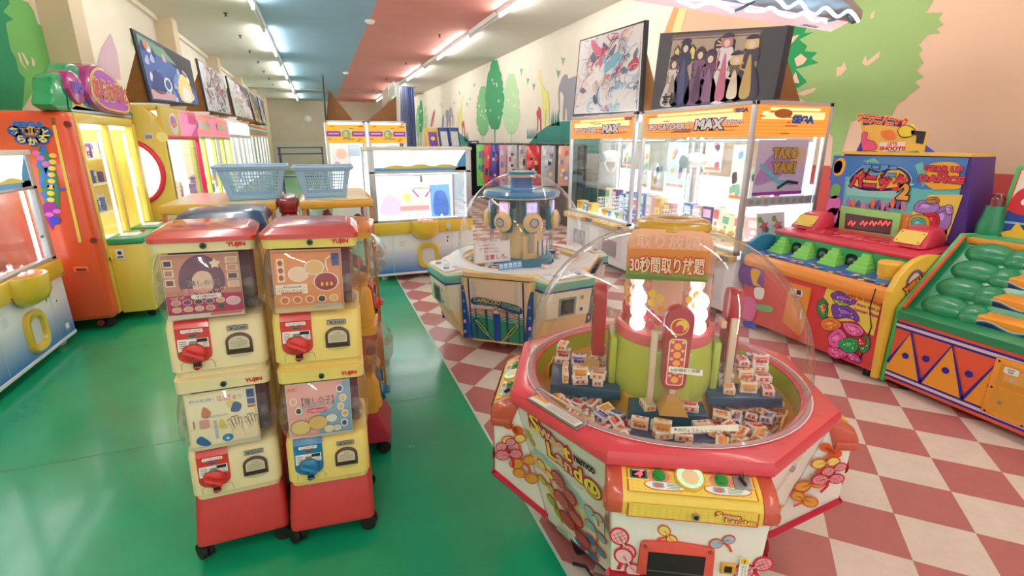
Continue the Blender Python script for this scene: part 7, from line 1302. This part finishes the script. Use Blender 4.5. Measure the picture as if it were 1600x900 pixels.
# ================================================================ big flat-topped capsule machines behind the stands
AMT = mat('amber_top', (240, 186, 70), .3, coat=.3); AMD = mat('amber_side', (206, 112, 40), .35, coat=.3); BLID = mat('slate_blue_lid', (48, 66, 104), .28, coat=.4)
def big_capsule(x0, x1, y0, y1, H, label, lid, side, accent=None):
    t = Thing('capsule_machine', label, 'capsule toy machine', ((x0 + x1) / 2, (y0 + y1) / 2, 0)); W, D = (x1 - x0) / 2, (y1 - y0) / 2
    b = B(); b.bx(-W + .01, W - .01, -D + .01, D - .01, .07, .62, side, .012); t.part('cabinet', b)
    b = B(); b.bx(-W, W, -D, D, H - .05, H, lid, .012); lp = t.part('lid', b)
    b = B(); b.bx(-W + .02, W - .02, -D + .02, D - .02, H - .003, H + .001, mat('top_sheet', (240, 226, 190), .2, coat=.5)); t.part('top_sheet', b, lp)
    b = B()
    for s_ in (-1, 1):
        for u in (-1, 1): b = B(); b.bx(s_ * (W - .03), s_ * (W - .01), u * (D - .03), u * (D - .01), .62, H - .05, side, .003); t.part('corner_post', b)
    b = B(); b.bx(-W + .012, W - .012, -D + .012, D - .012, .62, H - .051, CAPR); t.part('capsule_bin', b)
    g = random.Random(int(abs(x0) * 100)); n = 0
    for k in range(46):
        b = B(); c = (g.uniform(-W + .07, W - .07), g.uniform(-D + .07, D - .07), .66 + .55 * (k / 46)); b.ball(c, .035, mat('capsule_plum', (96, 60, 110), .25, coat=.5) if k % 3 else mat('capsule_rose', (200, 90, 110), .25, coat=.5), 12); t.part('capsule', b)
    b = B(); b.bx(-W + .03, -W + .18, -D - .02, -D + .012, .3, .55, accent or PR, .01); cp_ = t.part('coin_panel', b); b = B(); b.cyl((-W + .1, -D - .05, .42), (-W + .1, -D - .02, .42), .035, accent or PR); t.part('crank_knob', b, cp_)
    b = B(); b.bx(.0, .14, -D - .012, -D + .012, .2, .34, BROWN, .01); t.part('chute_door', b)
    for x in (-1, 1):
        for y in (-1, 1): caster(t, x * (W - .06), y * (D - .06), .032)
    return t
big_capsule(-.14, .285, 3.14, 3.95, 1.37, 'amber flat-topped capsule machine under the right-hand blue basket', AMT, AMD)
big_capsule(-.84, -.26, 3.16, 3.9, 1.37, 'amber flat-topped capsule machine under the left-hand blue basket', AMT, AMD)
t = Thing('capsule_machine', 'narrow dark red rounded machine squeezed between the two amber flat-topped ones', 'capsule toy machine', (-.2, 3.3, 0))
b = B(); b.bx(-.048, .048, -.14, .2, .002, 1.3, mat('dark_red_shell', (150, 30, 34), .25, coat=.5), .02); t.part('body', b); b = B(); b.bx(-.05, .05, -.15, .21, 1.3, 1.385, mat('dark_red_shell'), .015, 3); t.part('lid', b)
b = B(); b.bx(-.03, .03, -.145, -.139, .9, 1.2, AMD, .002); t.part('front_plate', b)
t = Thing('capsule_toy_stand', 'capsule toy stand with slate blue lid and a cardboard flap, behind the cream stand', 'capsule toy machine', (-.455, 2.72, 0))
b = B(); loft(b, [ringpts(-.17, .17, -.18, .2, .07, .03), ringpts(-.165, .165, -.14, .2, .27, .03)], BASER); t.part('base', b)
b = B(); loft(b, [ringpts(-.165, .165, -.15, .2, .27, .03), ringpts(-.165, .165, -.15, .2, 1.28, .03)], YEL); t.part('body', b)
b = B(); loft(b, [ringpts(-.19, .19, -.2, .22, 1.27, .04), ringpts(-.195, .195, -.2, .225, 1.34, .04), ringpts(-.17, .17, -.15, .2, 1.385, .06), ringpts(-.12, .12, -.1, .16, 1.395, .06)], BLID); lp = t.part('lid', b)
b = B(); b.bx(-.185, -.03, -.207, -.203, 1.3, 1.36, mat('cardboard', (222, 176, 112), .8)); t.part('cardboard_flap', b, lp); b = B(); b.bx(.194, .197, -.1, .05, 1.28, 1.34, (240, 200, 80)); t.part('side_sticker', b, lp)
for x, y in ((-.14, -.14), (.14, -.14), (-.14, .16), (.14, .16)): caster(t, x, y, .03)
# ---- light blue baskets
BKT = mat('basket_blue', (166, 202, 230), .4)
def basket(loc, rz, wt, dt, wb, db, h, label):
    t = Thing('shopping_basket', label, 'basket', loc, rz, None)
    b = B(); ring = lambda f_, e=0: [Vector((x * ((wb + (wt - wb) * f_) / 2 + e), y * ((db + (dt - db) * f_) / 2 + e), h * f_)) for x, y in ((-1, -1), (1, -1), (1, 1), (-1, 1))]
    A0, A1 = ring(0), ring(1)
    for s_ in range(4):
        p0, p1, p2, p3 = A0[s_], A0[(s_ + 1) % 4], A1[(s_ + 1) % 4], A1[s_]; n = 17 if s_ % 2 == 0 else 13
        P = lambda u, v: (p0 + (p1 - p0) * u) * (1 - v) + (p3 + (p2 - p3) * u) * v
        nn = (p1 - p0).cross(p3 - p0).normalized() * .003
        def strip(u0, u1, v0, v1): q_ = [P(u0, v0), P(u1, v0), P(u1, v1), P(u0, v1)]; b.hexa(q_, [p + nn for p in q_], BKT)
        strip(0, 1, 0, .14); strip(0, 1, .86, 1); strip(0, .09, .14, .86); strip(.91, 1, .14, .86)
        for i in range(1, n): u = .09 + .82 * i / n; strip(u - .007, u + .007, .14, .86)
        for j in range(1, 7): v = .14 + .72 * j / 7; strip(.09, .91, v - .01, v + .01)
    b.hexa(A0, [p + Vector((0, 0, .004)) for p in A0], BKT); bk = t.part('body', b)
    b = B(); R0 = ring(1, .0); R1 = [Vector((p.x + .016 * (1 if p.x > 0 else -1), p.y + .016 * (1 if p.y > 0 else -1), p.z)) for p in R0]; P = [R1[i] + (R1[(i + 1) % 4] - R1[i]) * f_ for i in range(4) for f_ in (0, .5)]
    b.tube(P, .008, BKT, 8, True); 
    for i in range(4): b.hexa([R0[i], R0[(i + 1) % 4], R1[(i + 1) % 4], R1[i]], [p - Vector((0, 0, .014)) for p in (R0[i], R0[(i + 1) % 4], R1[(i + 1) % 4], R1[i])], BKT)
    t.part('rim', b)
basket((-.385, 3.42, 1.373), R(3), .36, .28, .27, .21, .19, 'light blue slatted plastic basket, the left of two on the flat-topped capsule machines')
basket((.015, 3.42, 1.373), R(-2), .32, .26, .24, .2, .18, 'light blue slatted plastic basket, the right of two on the flat-topped capsule machines')
# ================================================================ display boards above the cabinets
CARD = mat('brown_cardboard', (150, 104, 62), .85, vary=.08, scale=12); BLK = mat('board_black', (44, 46, 54), .5)
def board(label, Q, art, supports=True, edge=BLK, frame=.04, depth=.03, cat='display board', name='display_board', back=.35):
    "Q: four world points bl, br, tr, tl of the leaning board"
    bl, br, tr, tl = [Vector(p) for p in Q]; base = (bl + br) / 2; t = Thing(name, label, cat, base)
    n = (br - bl).cross(tl - bl).normalized(); b = B(); b.prism([bl, br, tr, tl], -n * depth, edge, .002); pn = t.part('panel', b, world=True)
    f = Fr(bl, br - bl, tl - bl); W = (br - bl).length; Hh = (tl - bl).length; a = Art(f, k=1); S2 = lambda u, v: f.inv((bl * (1 - u) + br * u) * (1 - v) + (tl * (1 - u) + tr * u) * v)
    art(a, lambda pts: [S2(*p) for p in pts]); t.part('picture', a, pn, world=True)
    if supports:
        for u in (.06, .94):
            p0 = bl.lerp(br, u) - n * depth; p1 = tl.lerp(tr, u) - n * depth; hn = Vector((-n.x, -n.y, 0)).normalized() * back; p2 = p0 + hn; sd = (br - bl).normalized() * .01; top_ = p0.lerp(p1, .8)
            b = B(); b.hexa([p0, p2, top_], [p0 + sd, p2 + sd, top_ + sd], CARD); t.part('support_flap', b, world=True)
def art_blue(a, q):
    a.poly(q([(.03, .04), (.98, .03), (.98, .95), (.04, .96)]), (70, 100, 170), 1); a.poly(q([(.03, .8), (.98, .7), (.98, .9), (.04, .95)]), (110, 150, 120), 2); g = random.Random(2)
    for i in range(40): x, y = g.uniform(.05, .9), g.uniform(.1, .9); x *= .95; y *= .95; a.blob(q([(x, y), (x + g.uniform(.02, .06), y + .09), (x + .07, y - g.uniform(.02, .05)), (x + .01, y - .05)]), g.choice([(230, 236, 246), (120, 150, 210), (44, 60, 130), (210, 170, 190), (180, 190, 220)]), 2.2 + i * .02, 3)
    a.blob(q([(.6, .1), (.62, .4), (.72, .6), (.85, .5), (.88, .2), (.8, .05)]), (246, 222, 150), 4); a.blob(q([(.66, .1), (.7, .35), (.8, .3), (.82, .1)]), (240, 240, 236), 5); a.blob(q([(.1, .2), (.2, .5), (.35, .4), (.3, .15)]), (50, 60, 130), 4); a.ring(*q([(.4, .32)])[0], .09, .06, (230, 236, 246), 5)
    a.blob(q([(.1, .84), (.14, .92), (.2, .86), (.15, .78)]), (200, 130, 90), 5); a.poly(q([(.05, .06), (.5, .06), (.5, .16), (.05, .2)]), (214, 170, 180), 4)
def art_pale(seed, base=(226, 226, 230), cols=((110, 110, 120), (190, 150, 150), (240, 240, 240), (150, 100, 110), (200, 204, 210))):
    def f(a, q):
        g = random.Random(seed); a.poly(q([(.02, .02), (.98, .02), (.98, .98), (.02, .98)]), base, 1)
        for i in range(170):
            x, y, l = g.gauss(.5, .24), g.gauss(.45, .28), g.uniform(.06, .3); an = g.uniform(.8, 2.2); dx, dy = l * math.cos(an), l * math.sin(an); w_ = g.uniform(.015, .07)
            cl = lambda u, v: (min(.96, max(.04, u)), min(.96, max(.04, v))); P = [cl(u, v) for u, v in ((x, y), (x + dx * .5 + w_, y + dy * .4), (x + dx, y + dy), (x + dx * .4 - w_, y + dy * .5))]
            if i % 3: a.line(q([cl(x + dx * k_ / 6 + w_ * math.sin(k_ * 1.1 + i), y + dy * k_ / 6 + w_ * math.cos(k_ + i)) for k_ in range(7)]), .006 + .012 * ((i * 7) % 5) / 5, g.choice(cols), 2 + i * .03)
            else: a.blob(q(P), g.choice(cols), 2 + i * .03, 4)
    return f
def yq(pts, ya, yb): # left edge at depth ya, right edge at depth yb
    (a0, a1, a2, a3) = pts; return (px(*a0, Y=ya), px(*a1, Y=yb), px(*a2, Y=yb), px(*a3, Y=ya))
board('blue picture board leaning above the yellow crane game in the left row', yq([(236, 160), (312, 166), (297, 95), (206, 44)], 7.75, 8.9), art_blue)
board('pale grey picture board, second of the boards above the left row', yq([(325, 174), (362, 180), (348, 118), (307, 91)], 10.3, 11.6), art_pale(5))
board('pastel picture board, third of the boards above the left row', yq([(368, 182), (396, 188), (386, 140), (353, 118)], 13.4, 14.8), art_pale(6, (226, 224, 226), ((230, 170, 190), (170, 200, 150), (240, 240, 244), (120, 110, 130), (200, 180, 150))))
board('yellow picture board, fourth of the boards above the left row', yq([(400, 190), (410, 194), (401, 152), (387, 143)], 16.8, 17.9), art_pale(7, (230, 204, 120), ((180, 140, 60), (246, 230, 170), (60, 60, 60))))
board('dark-edged picture board, last of the boards above the left row', yq([(411, 192), (417, 196), (411, 158), (402, 150)], 19.2, 20.6), art_pale(8, (170, 190, 190)))
XP = 3.72
zq = lambda pts: [px(*p, X=XP) for p in pts]
board('white picture board of swirling blue and pink lines above the farther right cabinet', [p + Vector((0, 0, 0)) for p in zq([(895, 181), (1000, 176), (1009, 31), (906, 63)])], art_pale(9, (244, 244, 248), ((130, 196, 224), (226, 120, 160), (110, 120, 150), (250, 250, 252), (170, 216, 230), (206, 70, 100), (190, 206, 220), (80, 100, 140), (248, 248, 250), (246, 214, 200))), edge=BLK, depth=.05)
def art_hall(a, q):
    TN = (186, 168, 150); a.poly(q([(.0, .0), (1, 0), (1, 1), (0, 1)]), (70, 70, 78), .6); a.poly(q([(.12, .03), (.86, .03), (.84, .97), (.14, .97)]), TN, 1); a.poly(q([(.12, .9), (.85, .9), (.85, .97), (.14, .97)]), (120, 100, 96), 2); a.poly(q([(.15, .915), (.84, .915), (.84, .93), (.15, .93)]), (180, 160, 150), 3)
    for x, w_, c in ((.34, .035, (240, 220, 130)), (.2, .03, (232, 206, 130))): a.poly(q([(x - w_, .62), (x + w_, .62), (x + w_, .78), (x, .84), (x - w_, .78)]), (50, 40, 44), 2); a.poly(q([(x - w_ * .7, .64), (x + w_ * .7, .64), (x + w_ * .7, .76), (x, .81), (x - w_ * .7, .76)]), c, 3)
    a.poly(q([(.52, .5), (.68, .5), (.68, .85), (.6, .95), (.52, .85)]), (60, 48, 54), 2)
    for i in range(7): a.line(q([(.6, .8), (.6 + .065 * math.cos(PI * i / 6), .8 + .11 * math.sin(PI * i / 6))]), .012, (226, 210, 180), 3)
    a.text('モチメろバ', *q([(.6, .74)])[0], .05, (240, 236, 230), 4, w_=.22) if False else a.poly(q([(.54, .7), (.66, .7), (.66, .76), (.54, .76)]), (214, 204, 190), 4)
    a.line(q([(.56, .52), (.56, .66), (.64, .66), (.64, .52)]), .015, (200, 190, 180), 4)
    # plain cloaked shapes stand in for the figures
    for x, h, c, c2, hair in ((.28, .86, (52, 56, 92), (80, 84, 130), (40, 44, 70)), (.62, .9, (236, 232, 236), (206, 120, 150), (196, 130, 140)), (.8, .86, (70, 64, 84), (206, 176, 110), (226, 200, 130)), (.19, .66, (230, 222, 214), (170, 150, 150), (96, 66, 80)), (.42, .76, (128, 88, 128), (96, 62, 100), (70, 50, 60)), (.51, .7, (116, 80, 118), (150, 110, 150), (84, 60, 74)), (.71, .66, (120, 96, 84), (236, 224, 196), (230, 206, 140))):
        a.blob(q([(x - .085, .04), (x - .07, h * .4), (x - .03, h * .62), (x - .06, h * .7), (x - .05, h - .15), (x - .015, h - .12), (x + .015, h - .12), (x + .05, h - .15), (x + .06, h * .7), (x + .03, h * .62), (x + .07, h * .4), (x + .085, .04)]), c, 5, 4, out=(44, 34, 44), ow=.012)
        a.blob(q([(x - .03, .08), (x - .02, h * .5), (x, h - .2), (x + .025, h * .5), (x + .04, .08)]), c2, 5.4, 4); a.line(q([(x - .045, h - .17), (x - .055, h * .55), (x - .01, h * .5)]), .02, c2, 5.6)
        a.blob(q([(x - .035, h - .13), (x - .042, h - .03), (x, h + .04), (x + .042, h - .03), (x + .035, h - .13)]), hair, 5.7, 4); a.blob(q([(x - .022, h - .06), (x - .018, h - .11), (x, h - .13), (x + .018, h - .11), (x + .022, h - .06), (x, h - .03)]), (238, 214, 196), 5.9, 3)
        if int(h * 100) % 4 == 2: a.blob(q([(x - .05, h + .0), (x, h + .06), (x + .05, h + .01), (x, h - .01)]), (58, 48, 80), 6.1, 3)
    a.poly(q([(.13, .04), (.13, .2), (.2, .2), (.2, .04)]), (200, 190, 180), 7); a.text('本桜', *q([(.19, .12)])[0], .13, (40, 34, 40), 9, bold=.05)
board('dark-framed picture board of cloaked figures in a hall above the nearer right cabinet', zq([(1017, 171), (1209, 155), (1232, 40), (1032, 52)]), art_hall, edge=mat('board_charcoal', (54, 54, 62), .5), depth=.07)
# far pair: brown flaps and boards on the roofs
for nm, T1, E1, lab in (('display_board', [(510, 186), (552, 187), (513, 140)], [(507, 185), (511, 185), (511, 118), (507, 122)], 'dark edge-on board with brown cardboard flap above the left gold-header crane game'), ('display_board', [(574, 188), (620, 188), (619, 150)], [(621, 188), (626, 189), (620, 128), (616, 128)], 'white edge-on board with brown cardboard flap above the right gold-header crane game')):
    P = [px(*p, Y=9.2) for p in T1]; P[0].z = P[1].z = 2.045; t = Thing(nm, lab, 'display board', ((P[0].x + P[1].x) / 2, 9.3, 2.042)); b = B(); b.prism(P, (0, .012, 0), CARD); t.part('support_flap', b, world=True)
    b = B(); x = (P[0].x - .02) if E1[0][0] < 560 else P[1].x + .02; P2 = [px(*p, Y=9.1) for p in E1]; h = P2[2].z; b.prism([(x, 9.05, 2.045), (x, 9.85, 2.045), (x + .02, 9.85, h - .02), (x + .02, 9.05, h)], (.02, 0, 0), BLK if E1[0][0] < 560 else WHITE); t.part('panel', b, world=True)
    if E1[0][0] > 560: b = B(); b.prism([px(*p, Y=9.25) for p in ((598, 168), (607, 158), (606, 132), (597, 145))], (0, .04, 0), (200, 190, 176)); b.prism([px(*p, Y=9.3) for p in ((608, 155), (617, 148), (616, 126), (607, 134))], (0, .02, 0), WHITE); t.part('carton', b, world=True)
# ================================================================ neon canopy
t = Thing('neon_sign', 'hanging canopy with pale blue wavy neon tubes and a glowing white edge', 'neon sign', (3.1, 3.0, 2.62))
ZN = 2.6; c0, c1, c2, c3 = px(985, -3, z=ZN), px(1298, 47, z=ZN), px(1346, 30, z=ZN), px(1240, -80, z=ZN); c4 = px(985, -90, z=ZN)
b = B(); b.prism([c0, c1, c2, c3, c4], (0, 0, .06), mat('canopy_grey', (150, 132, 130), .5), .004); cn = t.part('canopy', b, world=True)
PW = mat('edge_glow', (250, 214, 224), .4, emit=.35); e0, e1, e2, e3 = px(985, -18, z=ZN - .004), px(1300, 46, z=ZN - .004), px(1340, 33, z=ZN - .004), px(985, -36, z=ZN - .004)
b = B(); b.prism([c0 + Vector((0, 0, -.012)), c1 + Vector((0, 0, -.012)), px(1325, 36, z=ZN - .012), px(1120, 2, z=ZN - .012), px(985, -22, z=ZN - .012)], (0, 0, .01), PW); t.part('lit_edge', b, cn, world=True)
f = Fr(px(1272, 37, z=ZN - .02), (px(1300, 41, z=ZN) - px(1260, 34, z=ZN)), Vector((-.1, -1, 0))); a = Art(f, k=1)
f2 = Fr(px(1252, 39, z=ZN - .0135), px(1290, 45, z=ZN) - px(1250, 38, z=ZN), (px(1250, 30, z=ZN) - px(1250, 38, z=ZN))); a = Art(f2, k=0); a.text('SEGA', .1, .012, .05, (110, 120, 200), 1, bold=.06, sq=1.4); t.part('edge_lettering', a, cn, world=True)
NE = mat('neon_tube', (170, 225, 255), .3, emit=3.2)
for pts in ([(1060, 0), (1085, 10), (1105, 4), (1125, 8), (1145, 18)], [(1165, 16), (1190, 17), (1205, 12), (1220, 22), (1240, 26), (1256, 20), (1270, 32), (1288, 30), (1290, 35)], [(1190, -14), (1215, -2), (1230, 12), (1250, 3), (1262, 18), (1275, 22), (1290, 12), (1308, 26), (1325, 17), (1335, 24), (1341, 33)], [(1120, -12), (1150, -4), (1165, 2), (1185, -6)]):
    P = [px(x, y, z=ZN - .05) for x, y in pts]; PP = []
    for i in range(len(P) - 1):
        p0, p1, p2, p3 = P[max(0, i - 1)], P[i], P[i + 1], P[min(len(P) - 1, i + 2)]
        for k in range(5): u = k / 5; PP.append(.5 * ((2 * p1) + (p2 - p0) * u + (2 * p0 - 5 * p1 + 4 * p2 - p3) * u * u + (3 * p1 - p0 - 3 * p2 + p3) * u ** 3))
    b = B(); b.tube(PP + [P[-1]], .011, NE, 8); t.part('neon_tube', b, cn, world=True)
for pts in ([(1145, 18), (1160, 12), (1178, 2)], [(1290, 34), (1305, 30), (1320, 22)], [(1341, 33), (1332, 36), (1324, 24)]): b = B(); b.tube([px(x, y, z=ZN - .045) for x, y in pts], .009, mat('cable_teal', (30, 90, 100), .5), 6); t.part('lead', b, cn, world=True)
for p in (c0.lerp(c4, .5) + Vector((.3, .1, 0)), c2 + Vector((-.25, -.1, 0))): b = B(); b.cyl((p.x, p.y, ZN + .05), (p.x, p.y, HC), .008, STEEL, seg=8); t.part('hanger', b, cn, world=True)
# ================================================================ hanging prize bags on the far rack
XRK = 4.6
pA, pB = px(742, 229, X=XRK), px(896, 229, X=XRK)
t = Thing('prize_rack', 'long black rail rack of hanging prize bags along the right wall', 'rack', ((pA.x + pB.x) / 2, (pA.y + pB.y) / 2, 0))
b = B(); b.bx(XRK + .1, XRK + .14, pB.y - .3, pA.y + .5, .0, 1.66, DARK, .004); t.part('back_board', b, world=True); b = B(); b.cyl((XRK - .02, pB.y - .3, 1.655), (XRK - .02, pA.y + .5, 1.655), .02, DARK, seg=10); t.part('rail', b, world=True)
for yy in (pB.y - .25, pA.y + .45): b = B(); b.bx(XRK - .05, XRK + .1, yy, yy + .04, .0, 1.67, DARK); t.part('rack_post', b, world=True)
BG_ = [(752, (120, 220, 110), 'green and black'), (764, (236, 60, 90), 'narrow red and white'), (775, (70, 60, 170), 'purple and blue'), (788, (220, 170, 200), 'pink spotted'), (801, (214, 218, 226), 'clear silvery'), (818, (200, 196, 190), 'cream and silver'), (834, (216, 50, 50), 'red-topped'), (857, (190, 194, 204), 'wide shiny silver'), (884, (214, 170, 150), 'white and orange')]
for i, (cx, c, w_) in enumerate(BG_):
    p = px(cx, 231, X=XRK - .1); bb_ = px(cx, 290, X=XRK - .1); h = min(1.2, 1.64 - bb_.z); d = math.hypot(p.x, p.y); ww = (24 if i > 5 else 17) * d / 860; rz = -math.atan2(p.x, p.y)
    o_ = Vector((p.x, p.y, 1.63 - h)); b = B(); n = 6
    rings = [ringpts(-ww * .5 * (1 if 0 < k < n else .96), ww * .5 * (1 if 0 < k < n else .96), -.05 * math.sin(PI * k / n) - .006, .05 * math.sin(PI * k / n) + .006, h * k / n, .005, 2) for k in range(n + 1)]; loft(b, rings, mat('bag_%d' % i, c, .12, coat=.8, bump=.5, scale=14))
    o = Thing('prize_bag', w_ + ' prize bag hanging from the black rail along the right wall', 'prize bag', o_, rz); o.part('bag', b)
    a = Art(Fr((-ww * .4, -.062, h * .1), (1, 0, 0), (0, 0, 1)), k=1); g = random.Random(i + 40)
    for k in range(9): x, y = g.uniform(0, ww * .55), g.uniform(0, h * .7); a.rect(x, y, x + g.uniform(.05, ww * .25), y + g.uniform(.04, h * .16), g.choice([(240, 240, 244), (60, 60, 70), (230, 90, 100), (250, 220, 120), (110, 140, 200), c]), 1 + .2 * k)
    o.part('bag_print', a); b = B(); b.cyl((0, 0, h - .01), (0, 0, h + .03), .006, STEEL, seg=6); o.part('hook', b)
# small game cabinets on the counter beyond
for i, (x0, x1, y0, y1, c, w_) in enumerate([(669, 687, 200, 214, (240, 196, 100), 'yellow'), (689, 703, 199, 216, (60, 84, 160), 'blue'), (705, 720, 199, 216, (70, 90, 150), 'second blue'), (738, 750, 220, 230, (40, 44, 60), 'low black'), (752, 764, 219, 230, (52, 52, 60), 'dark grey')]):
    D_ = 16.0 + 1.0 * (i > 2) ; p0, p1 = px(x0, y1 + 14, Y=D_), px(x1, y0, Y=D_); zt = p1.z; zb = min(1.45, p0.z) if i < 3 else 1.5; t = Thing('tabletop_game', w_ + ' small game cabinet on the counter by the far right wall', 'small game cabinet', ((p0.x + p1.x) / 2, D_, 0)); W = abs(p1.x - p0.x) / 2
    b = B(); b.bx(-W, W, 0, .6, .002, zb, (110, 60, 70) if i == 0 else (120, 130, 150), .02); t.part('base_cabinet', b); b = B(); b.prism([(-W, .0, zb), (-W, .55, zb), (-W, .6, zt), (-W, .3, zt)], (2 * W, 0, 0), c, .01); mn = t.part('monitor_box', b)
    a = Art(fr3((-W, -.002, zb + .02), (W, -.002, zb + .02), (-W, .298, zt)), k=2); hh = math.hypot(.3, zt - zb); a.rect(W * .3, hh * .15, W * 1.7, hh * .8, (214, 224, 236) if i else (110, 60, 160)); a.disc(W, hh * .5, W * .35, (240, 214, 120), 2); t.part('screen', a, mn)
    b = B(); b.bx(-W, W, -.18, .02, zb - .1, zb, (190, 40, 50) if i != 2 else (30, 150, 100), .01); t.part('control_shelf', b)
# racks and stools of the dim far end
b = B(); 
for z_ in (1.42, 1.56): b.bx(-.9, .1, 13.0, 13.4, z_, z_ + .03, (60, 70, 110))
for x in (-.88, .06): b.bx(x, x + .03, 13.0, 13.03, 0, 1.58, (60, 70, 110)); b.bx(x, x + .03, 13.37, 13.4, 0, 1.58, (60, 70, 110))
for z_ in (.3, .9): b.bx(-.9, .1, 13.0, 13.4, z_, z_ + .03, (60, 70, 110))
solo('shelf_rack', b, 'slim dark blue shelf rack standing before the tan back wall', 'rack', origin=(-.4, 13.2, 0))
# woven orange band inside the near cabinet's end
b = B(); m = mat('wicker_orange', (214, 126, 50), .6, bump=.6, scale=60); m2 = mat('wicker_dark', (180, 96, 36), .6)
b.bx(3.72, 4.5, 3.56, 3.62, .683, .78, m, .01)
for i in range(24): b.bx(3.73 + .032 * i, 3.745 + .032 * i, 3.553, 3.56, .69, .775, m2)
solo('wicker_basket', b, 'woven orange basket edge inside the end of the nearer orange-header crane game', 'basket', origin=(4.1, 3.6, .683))
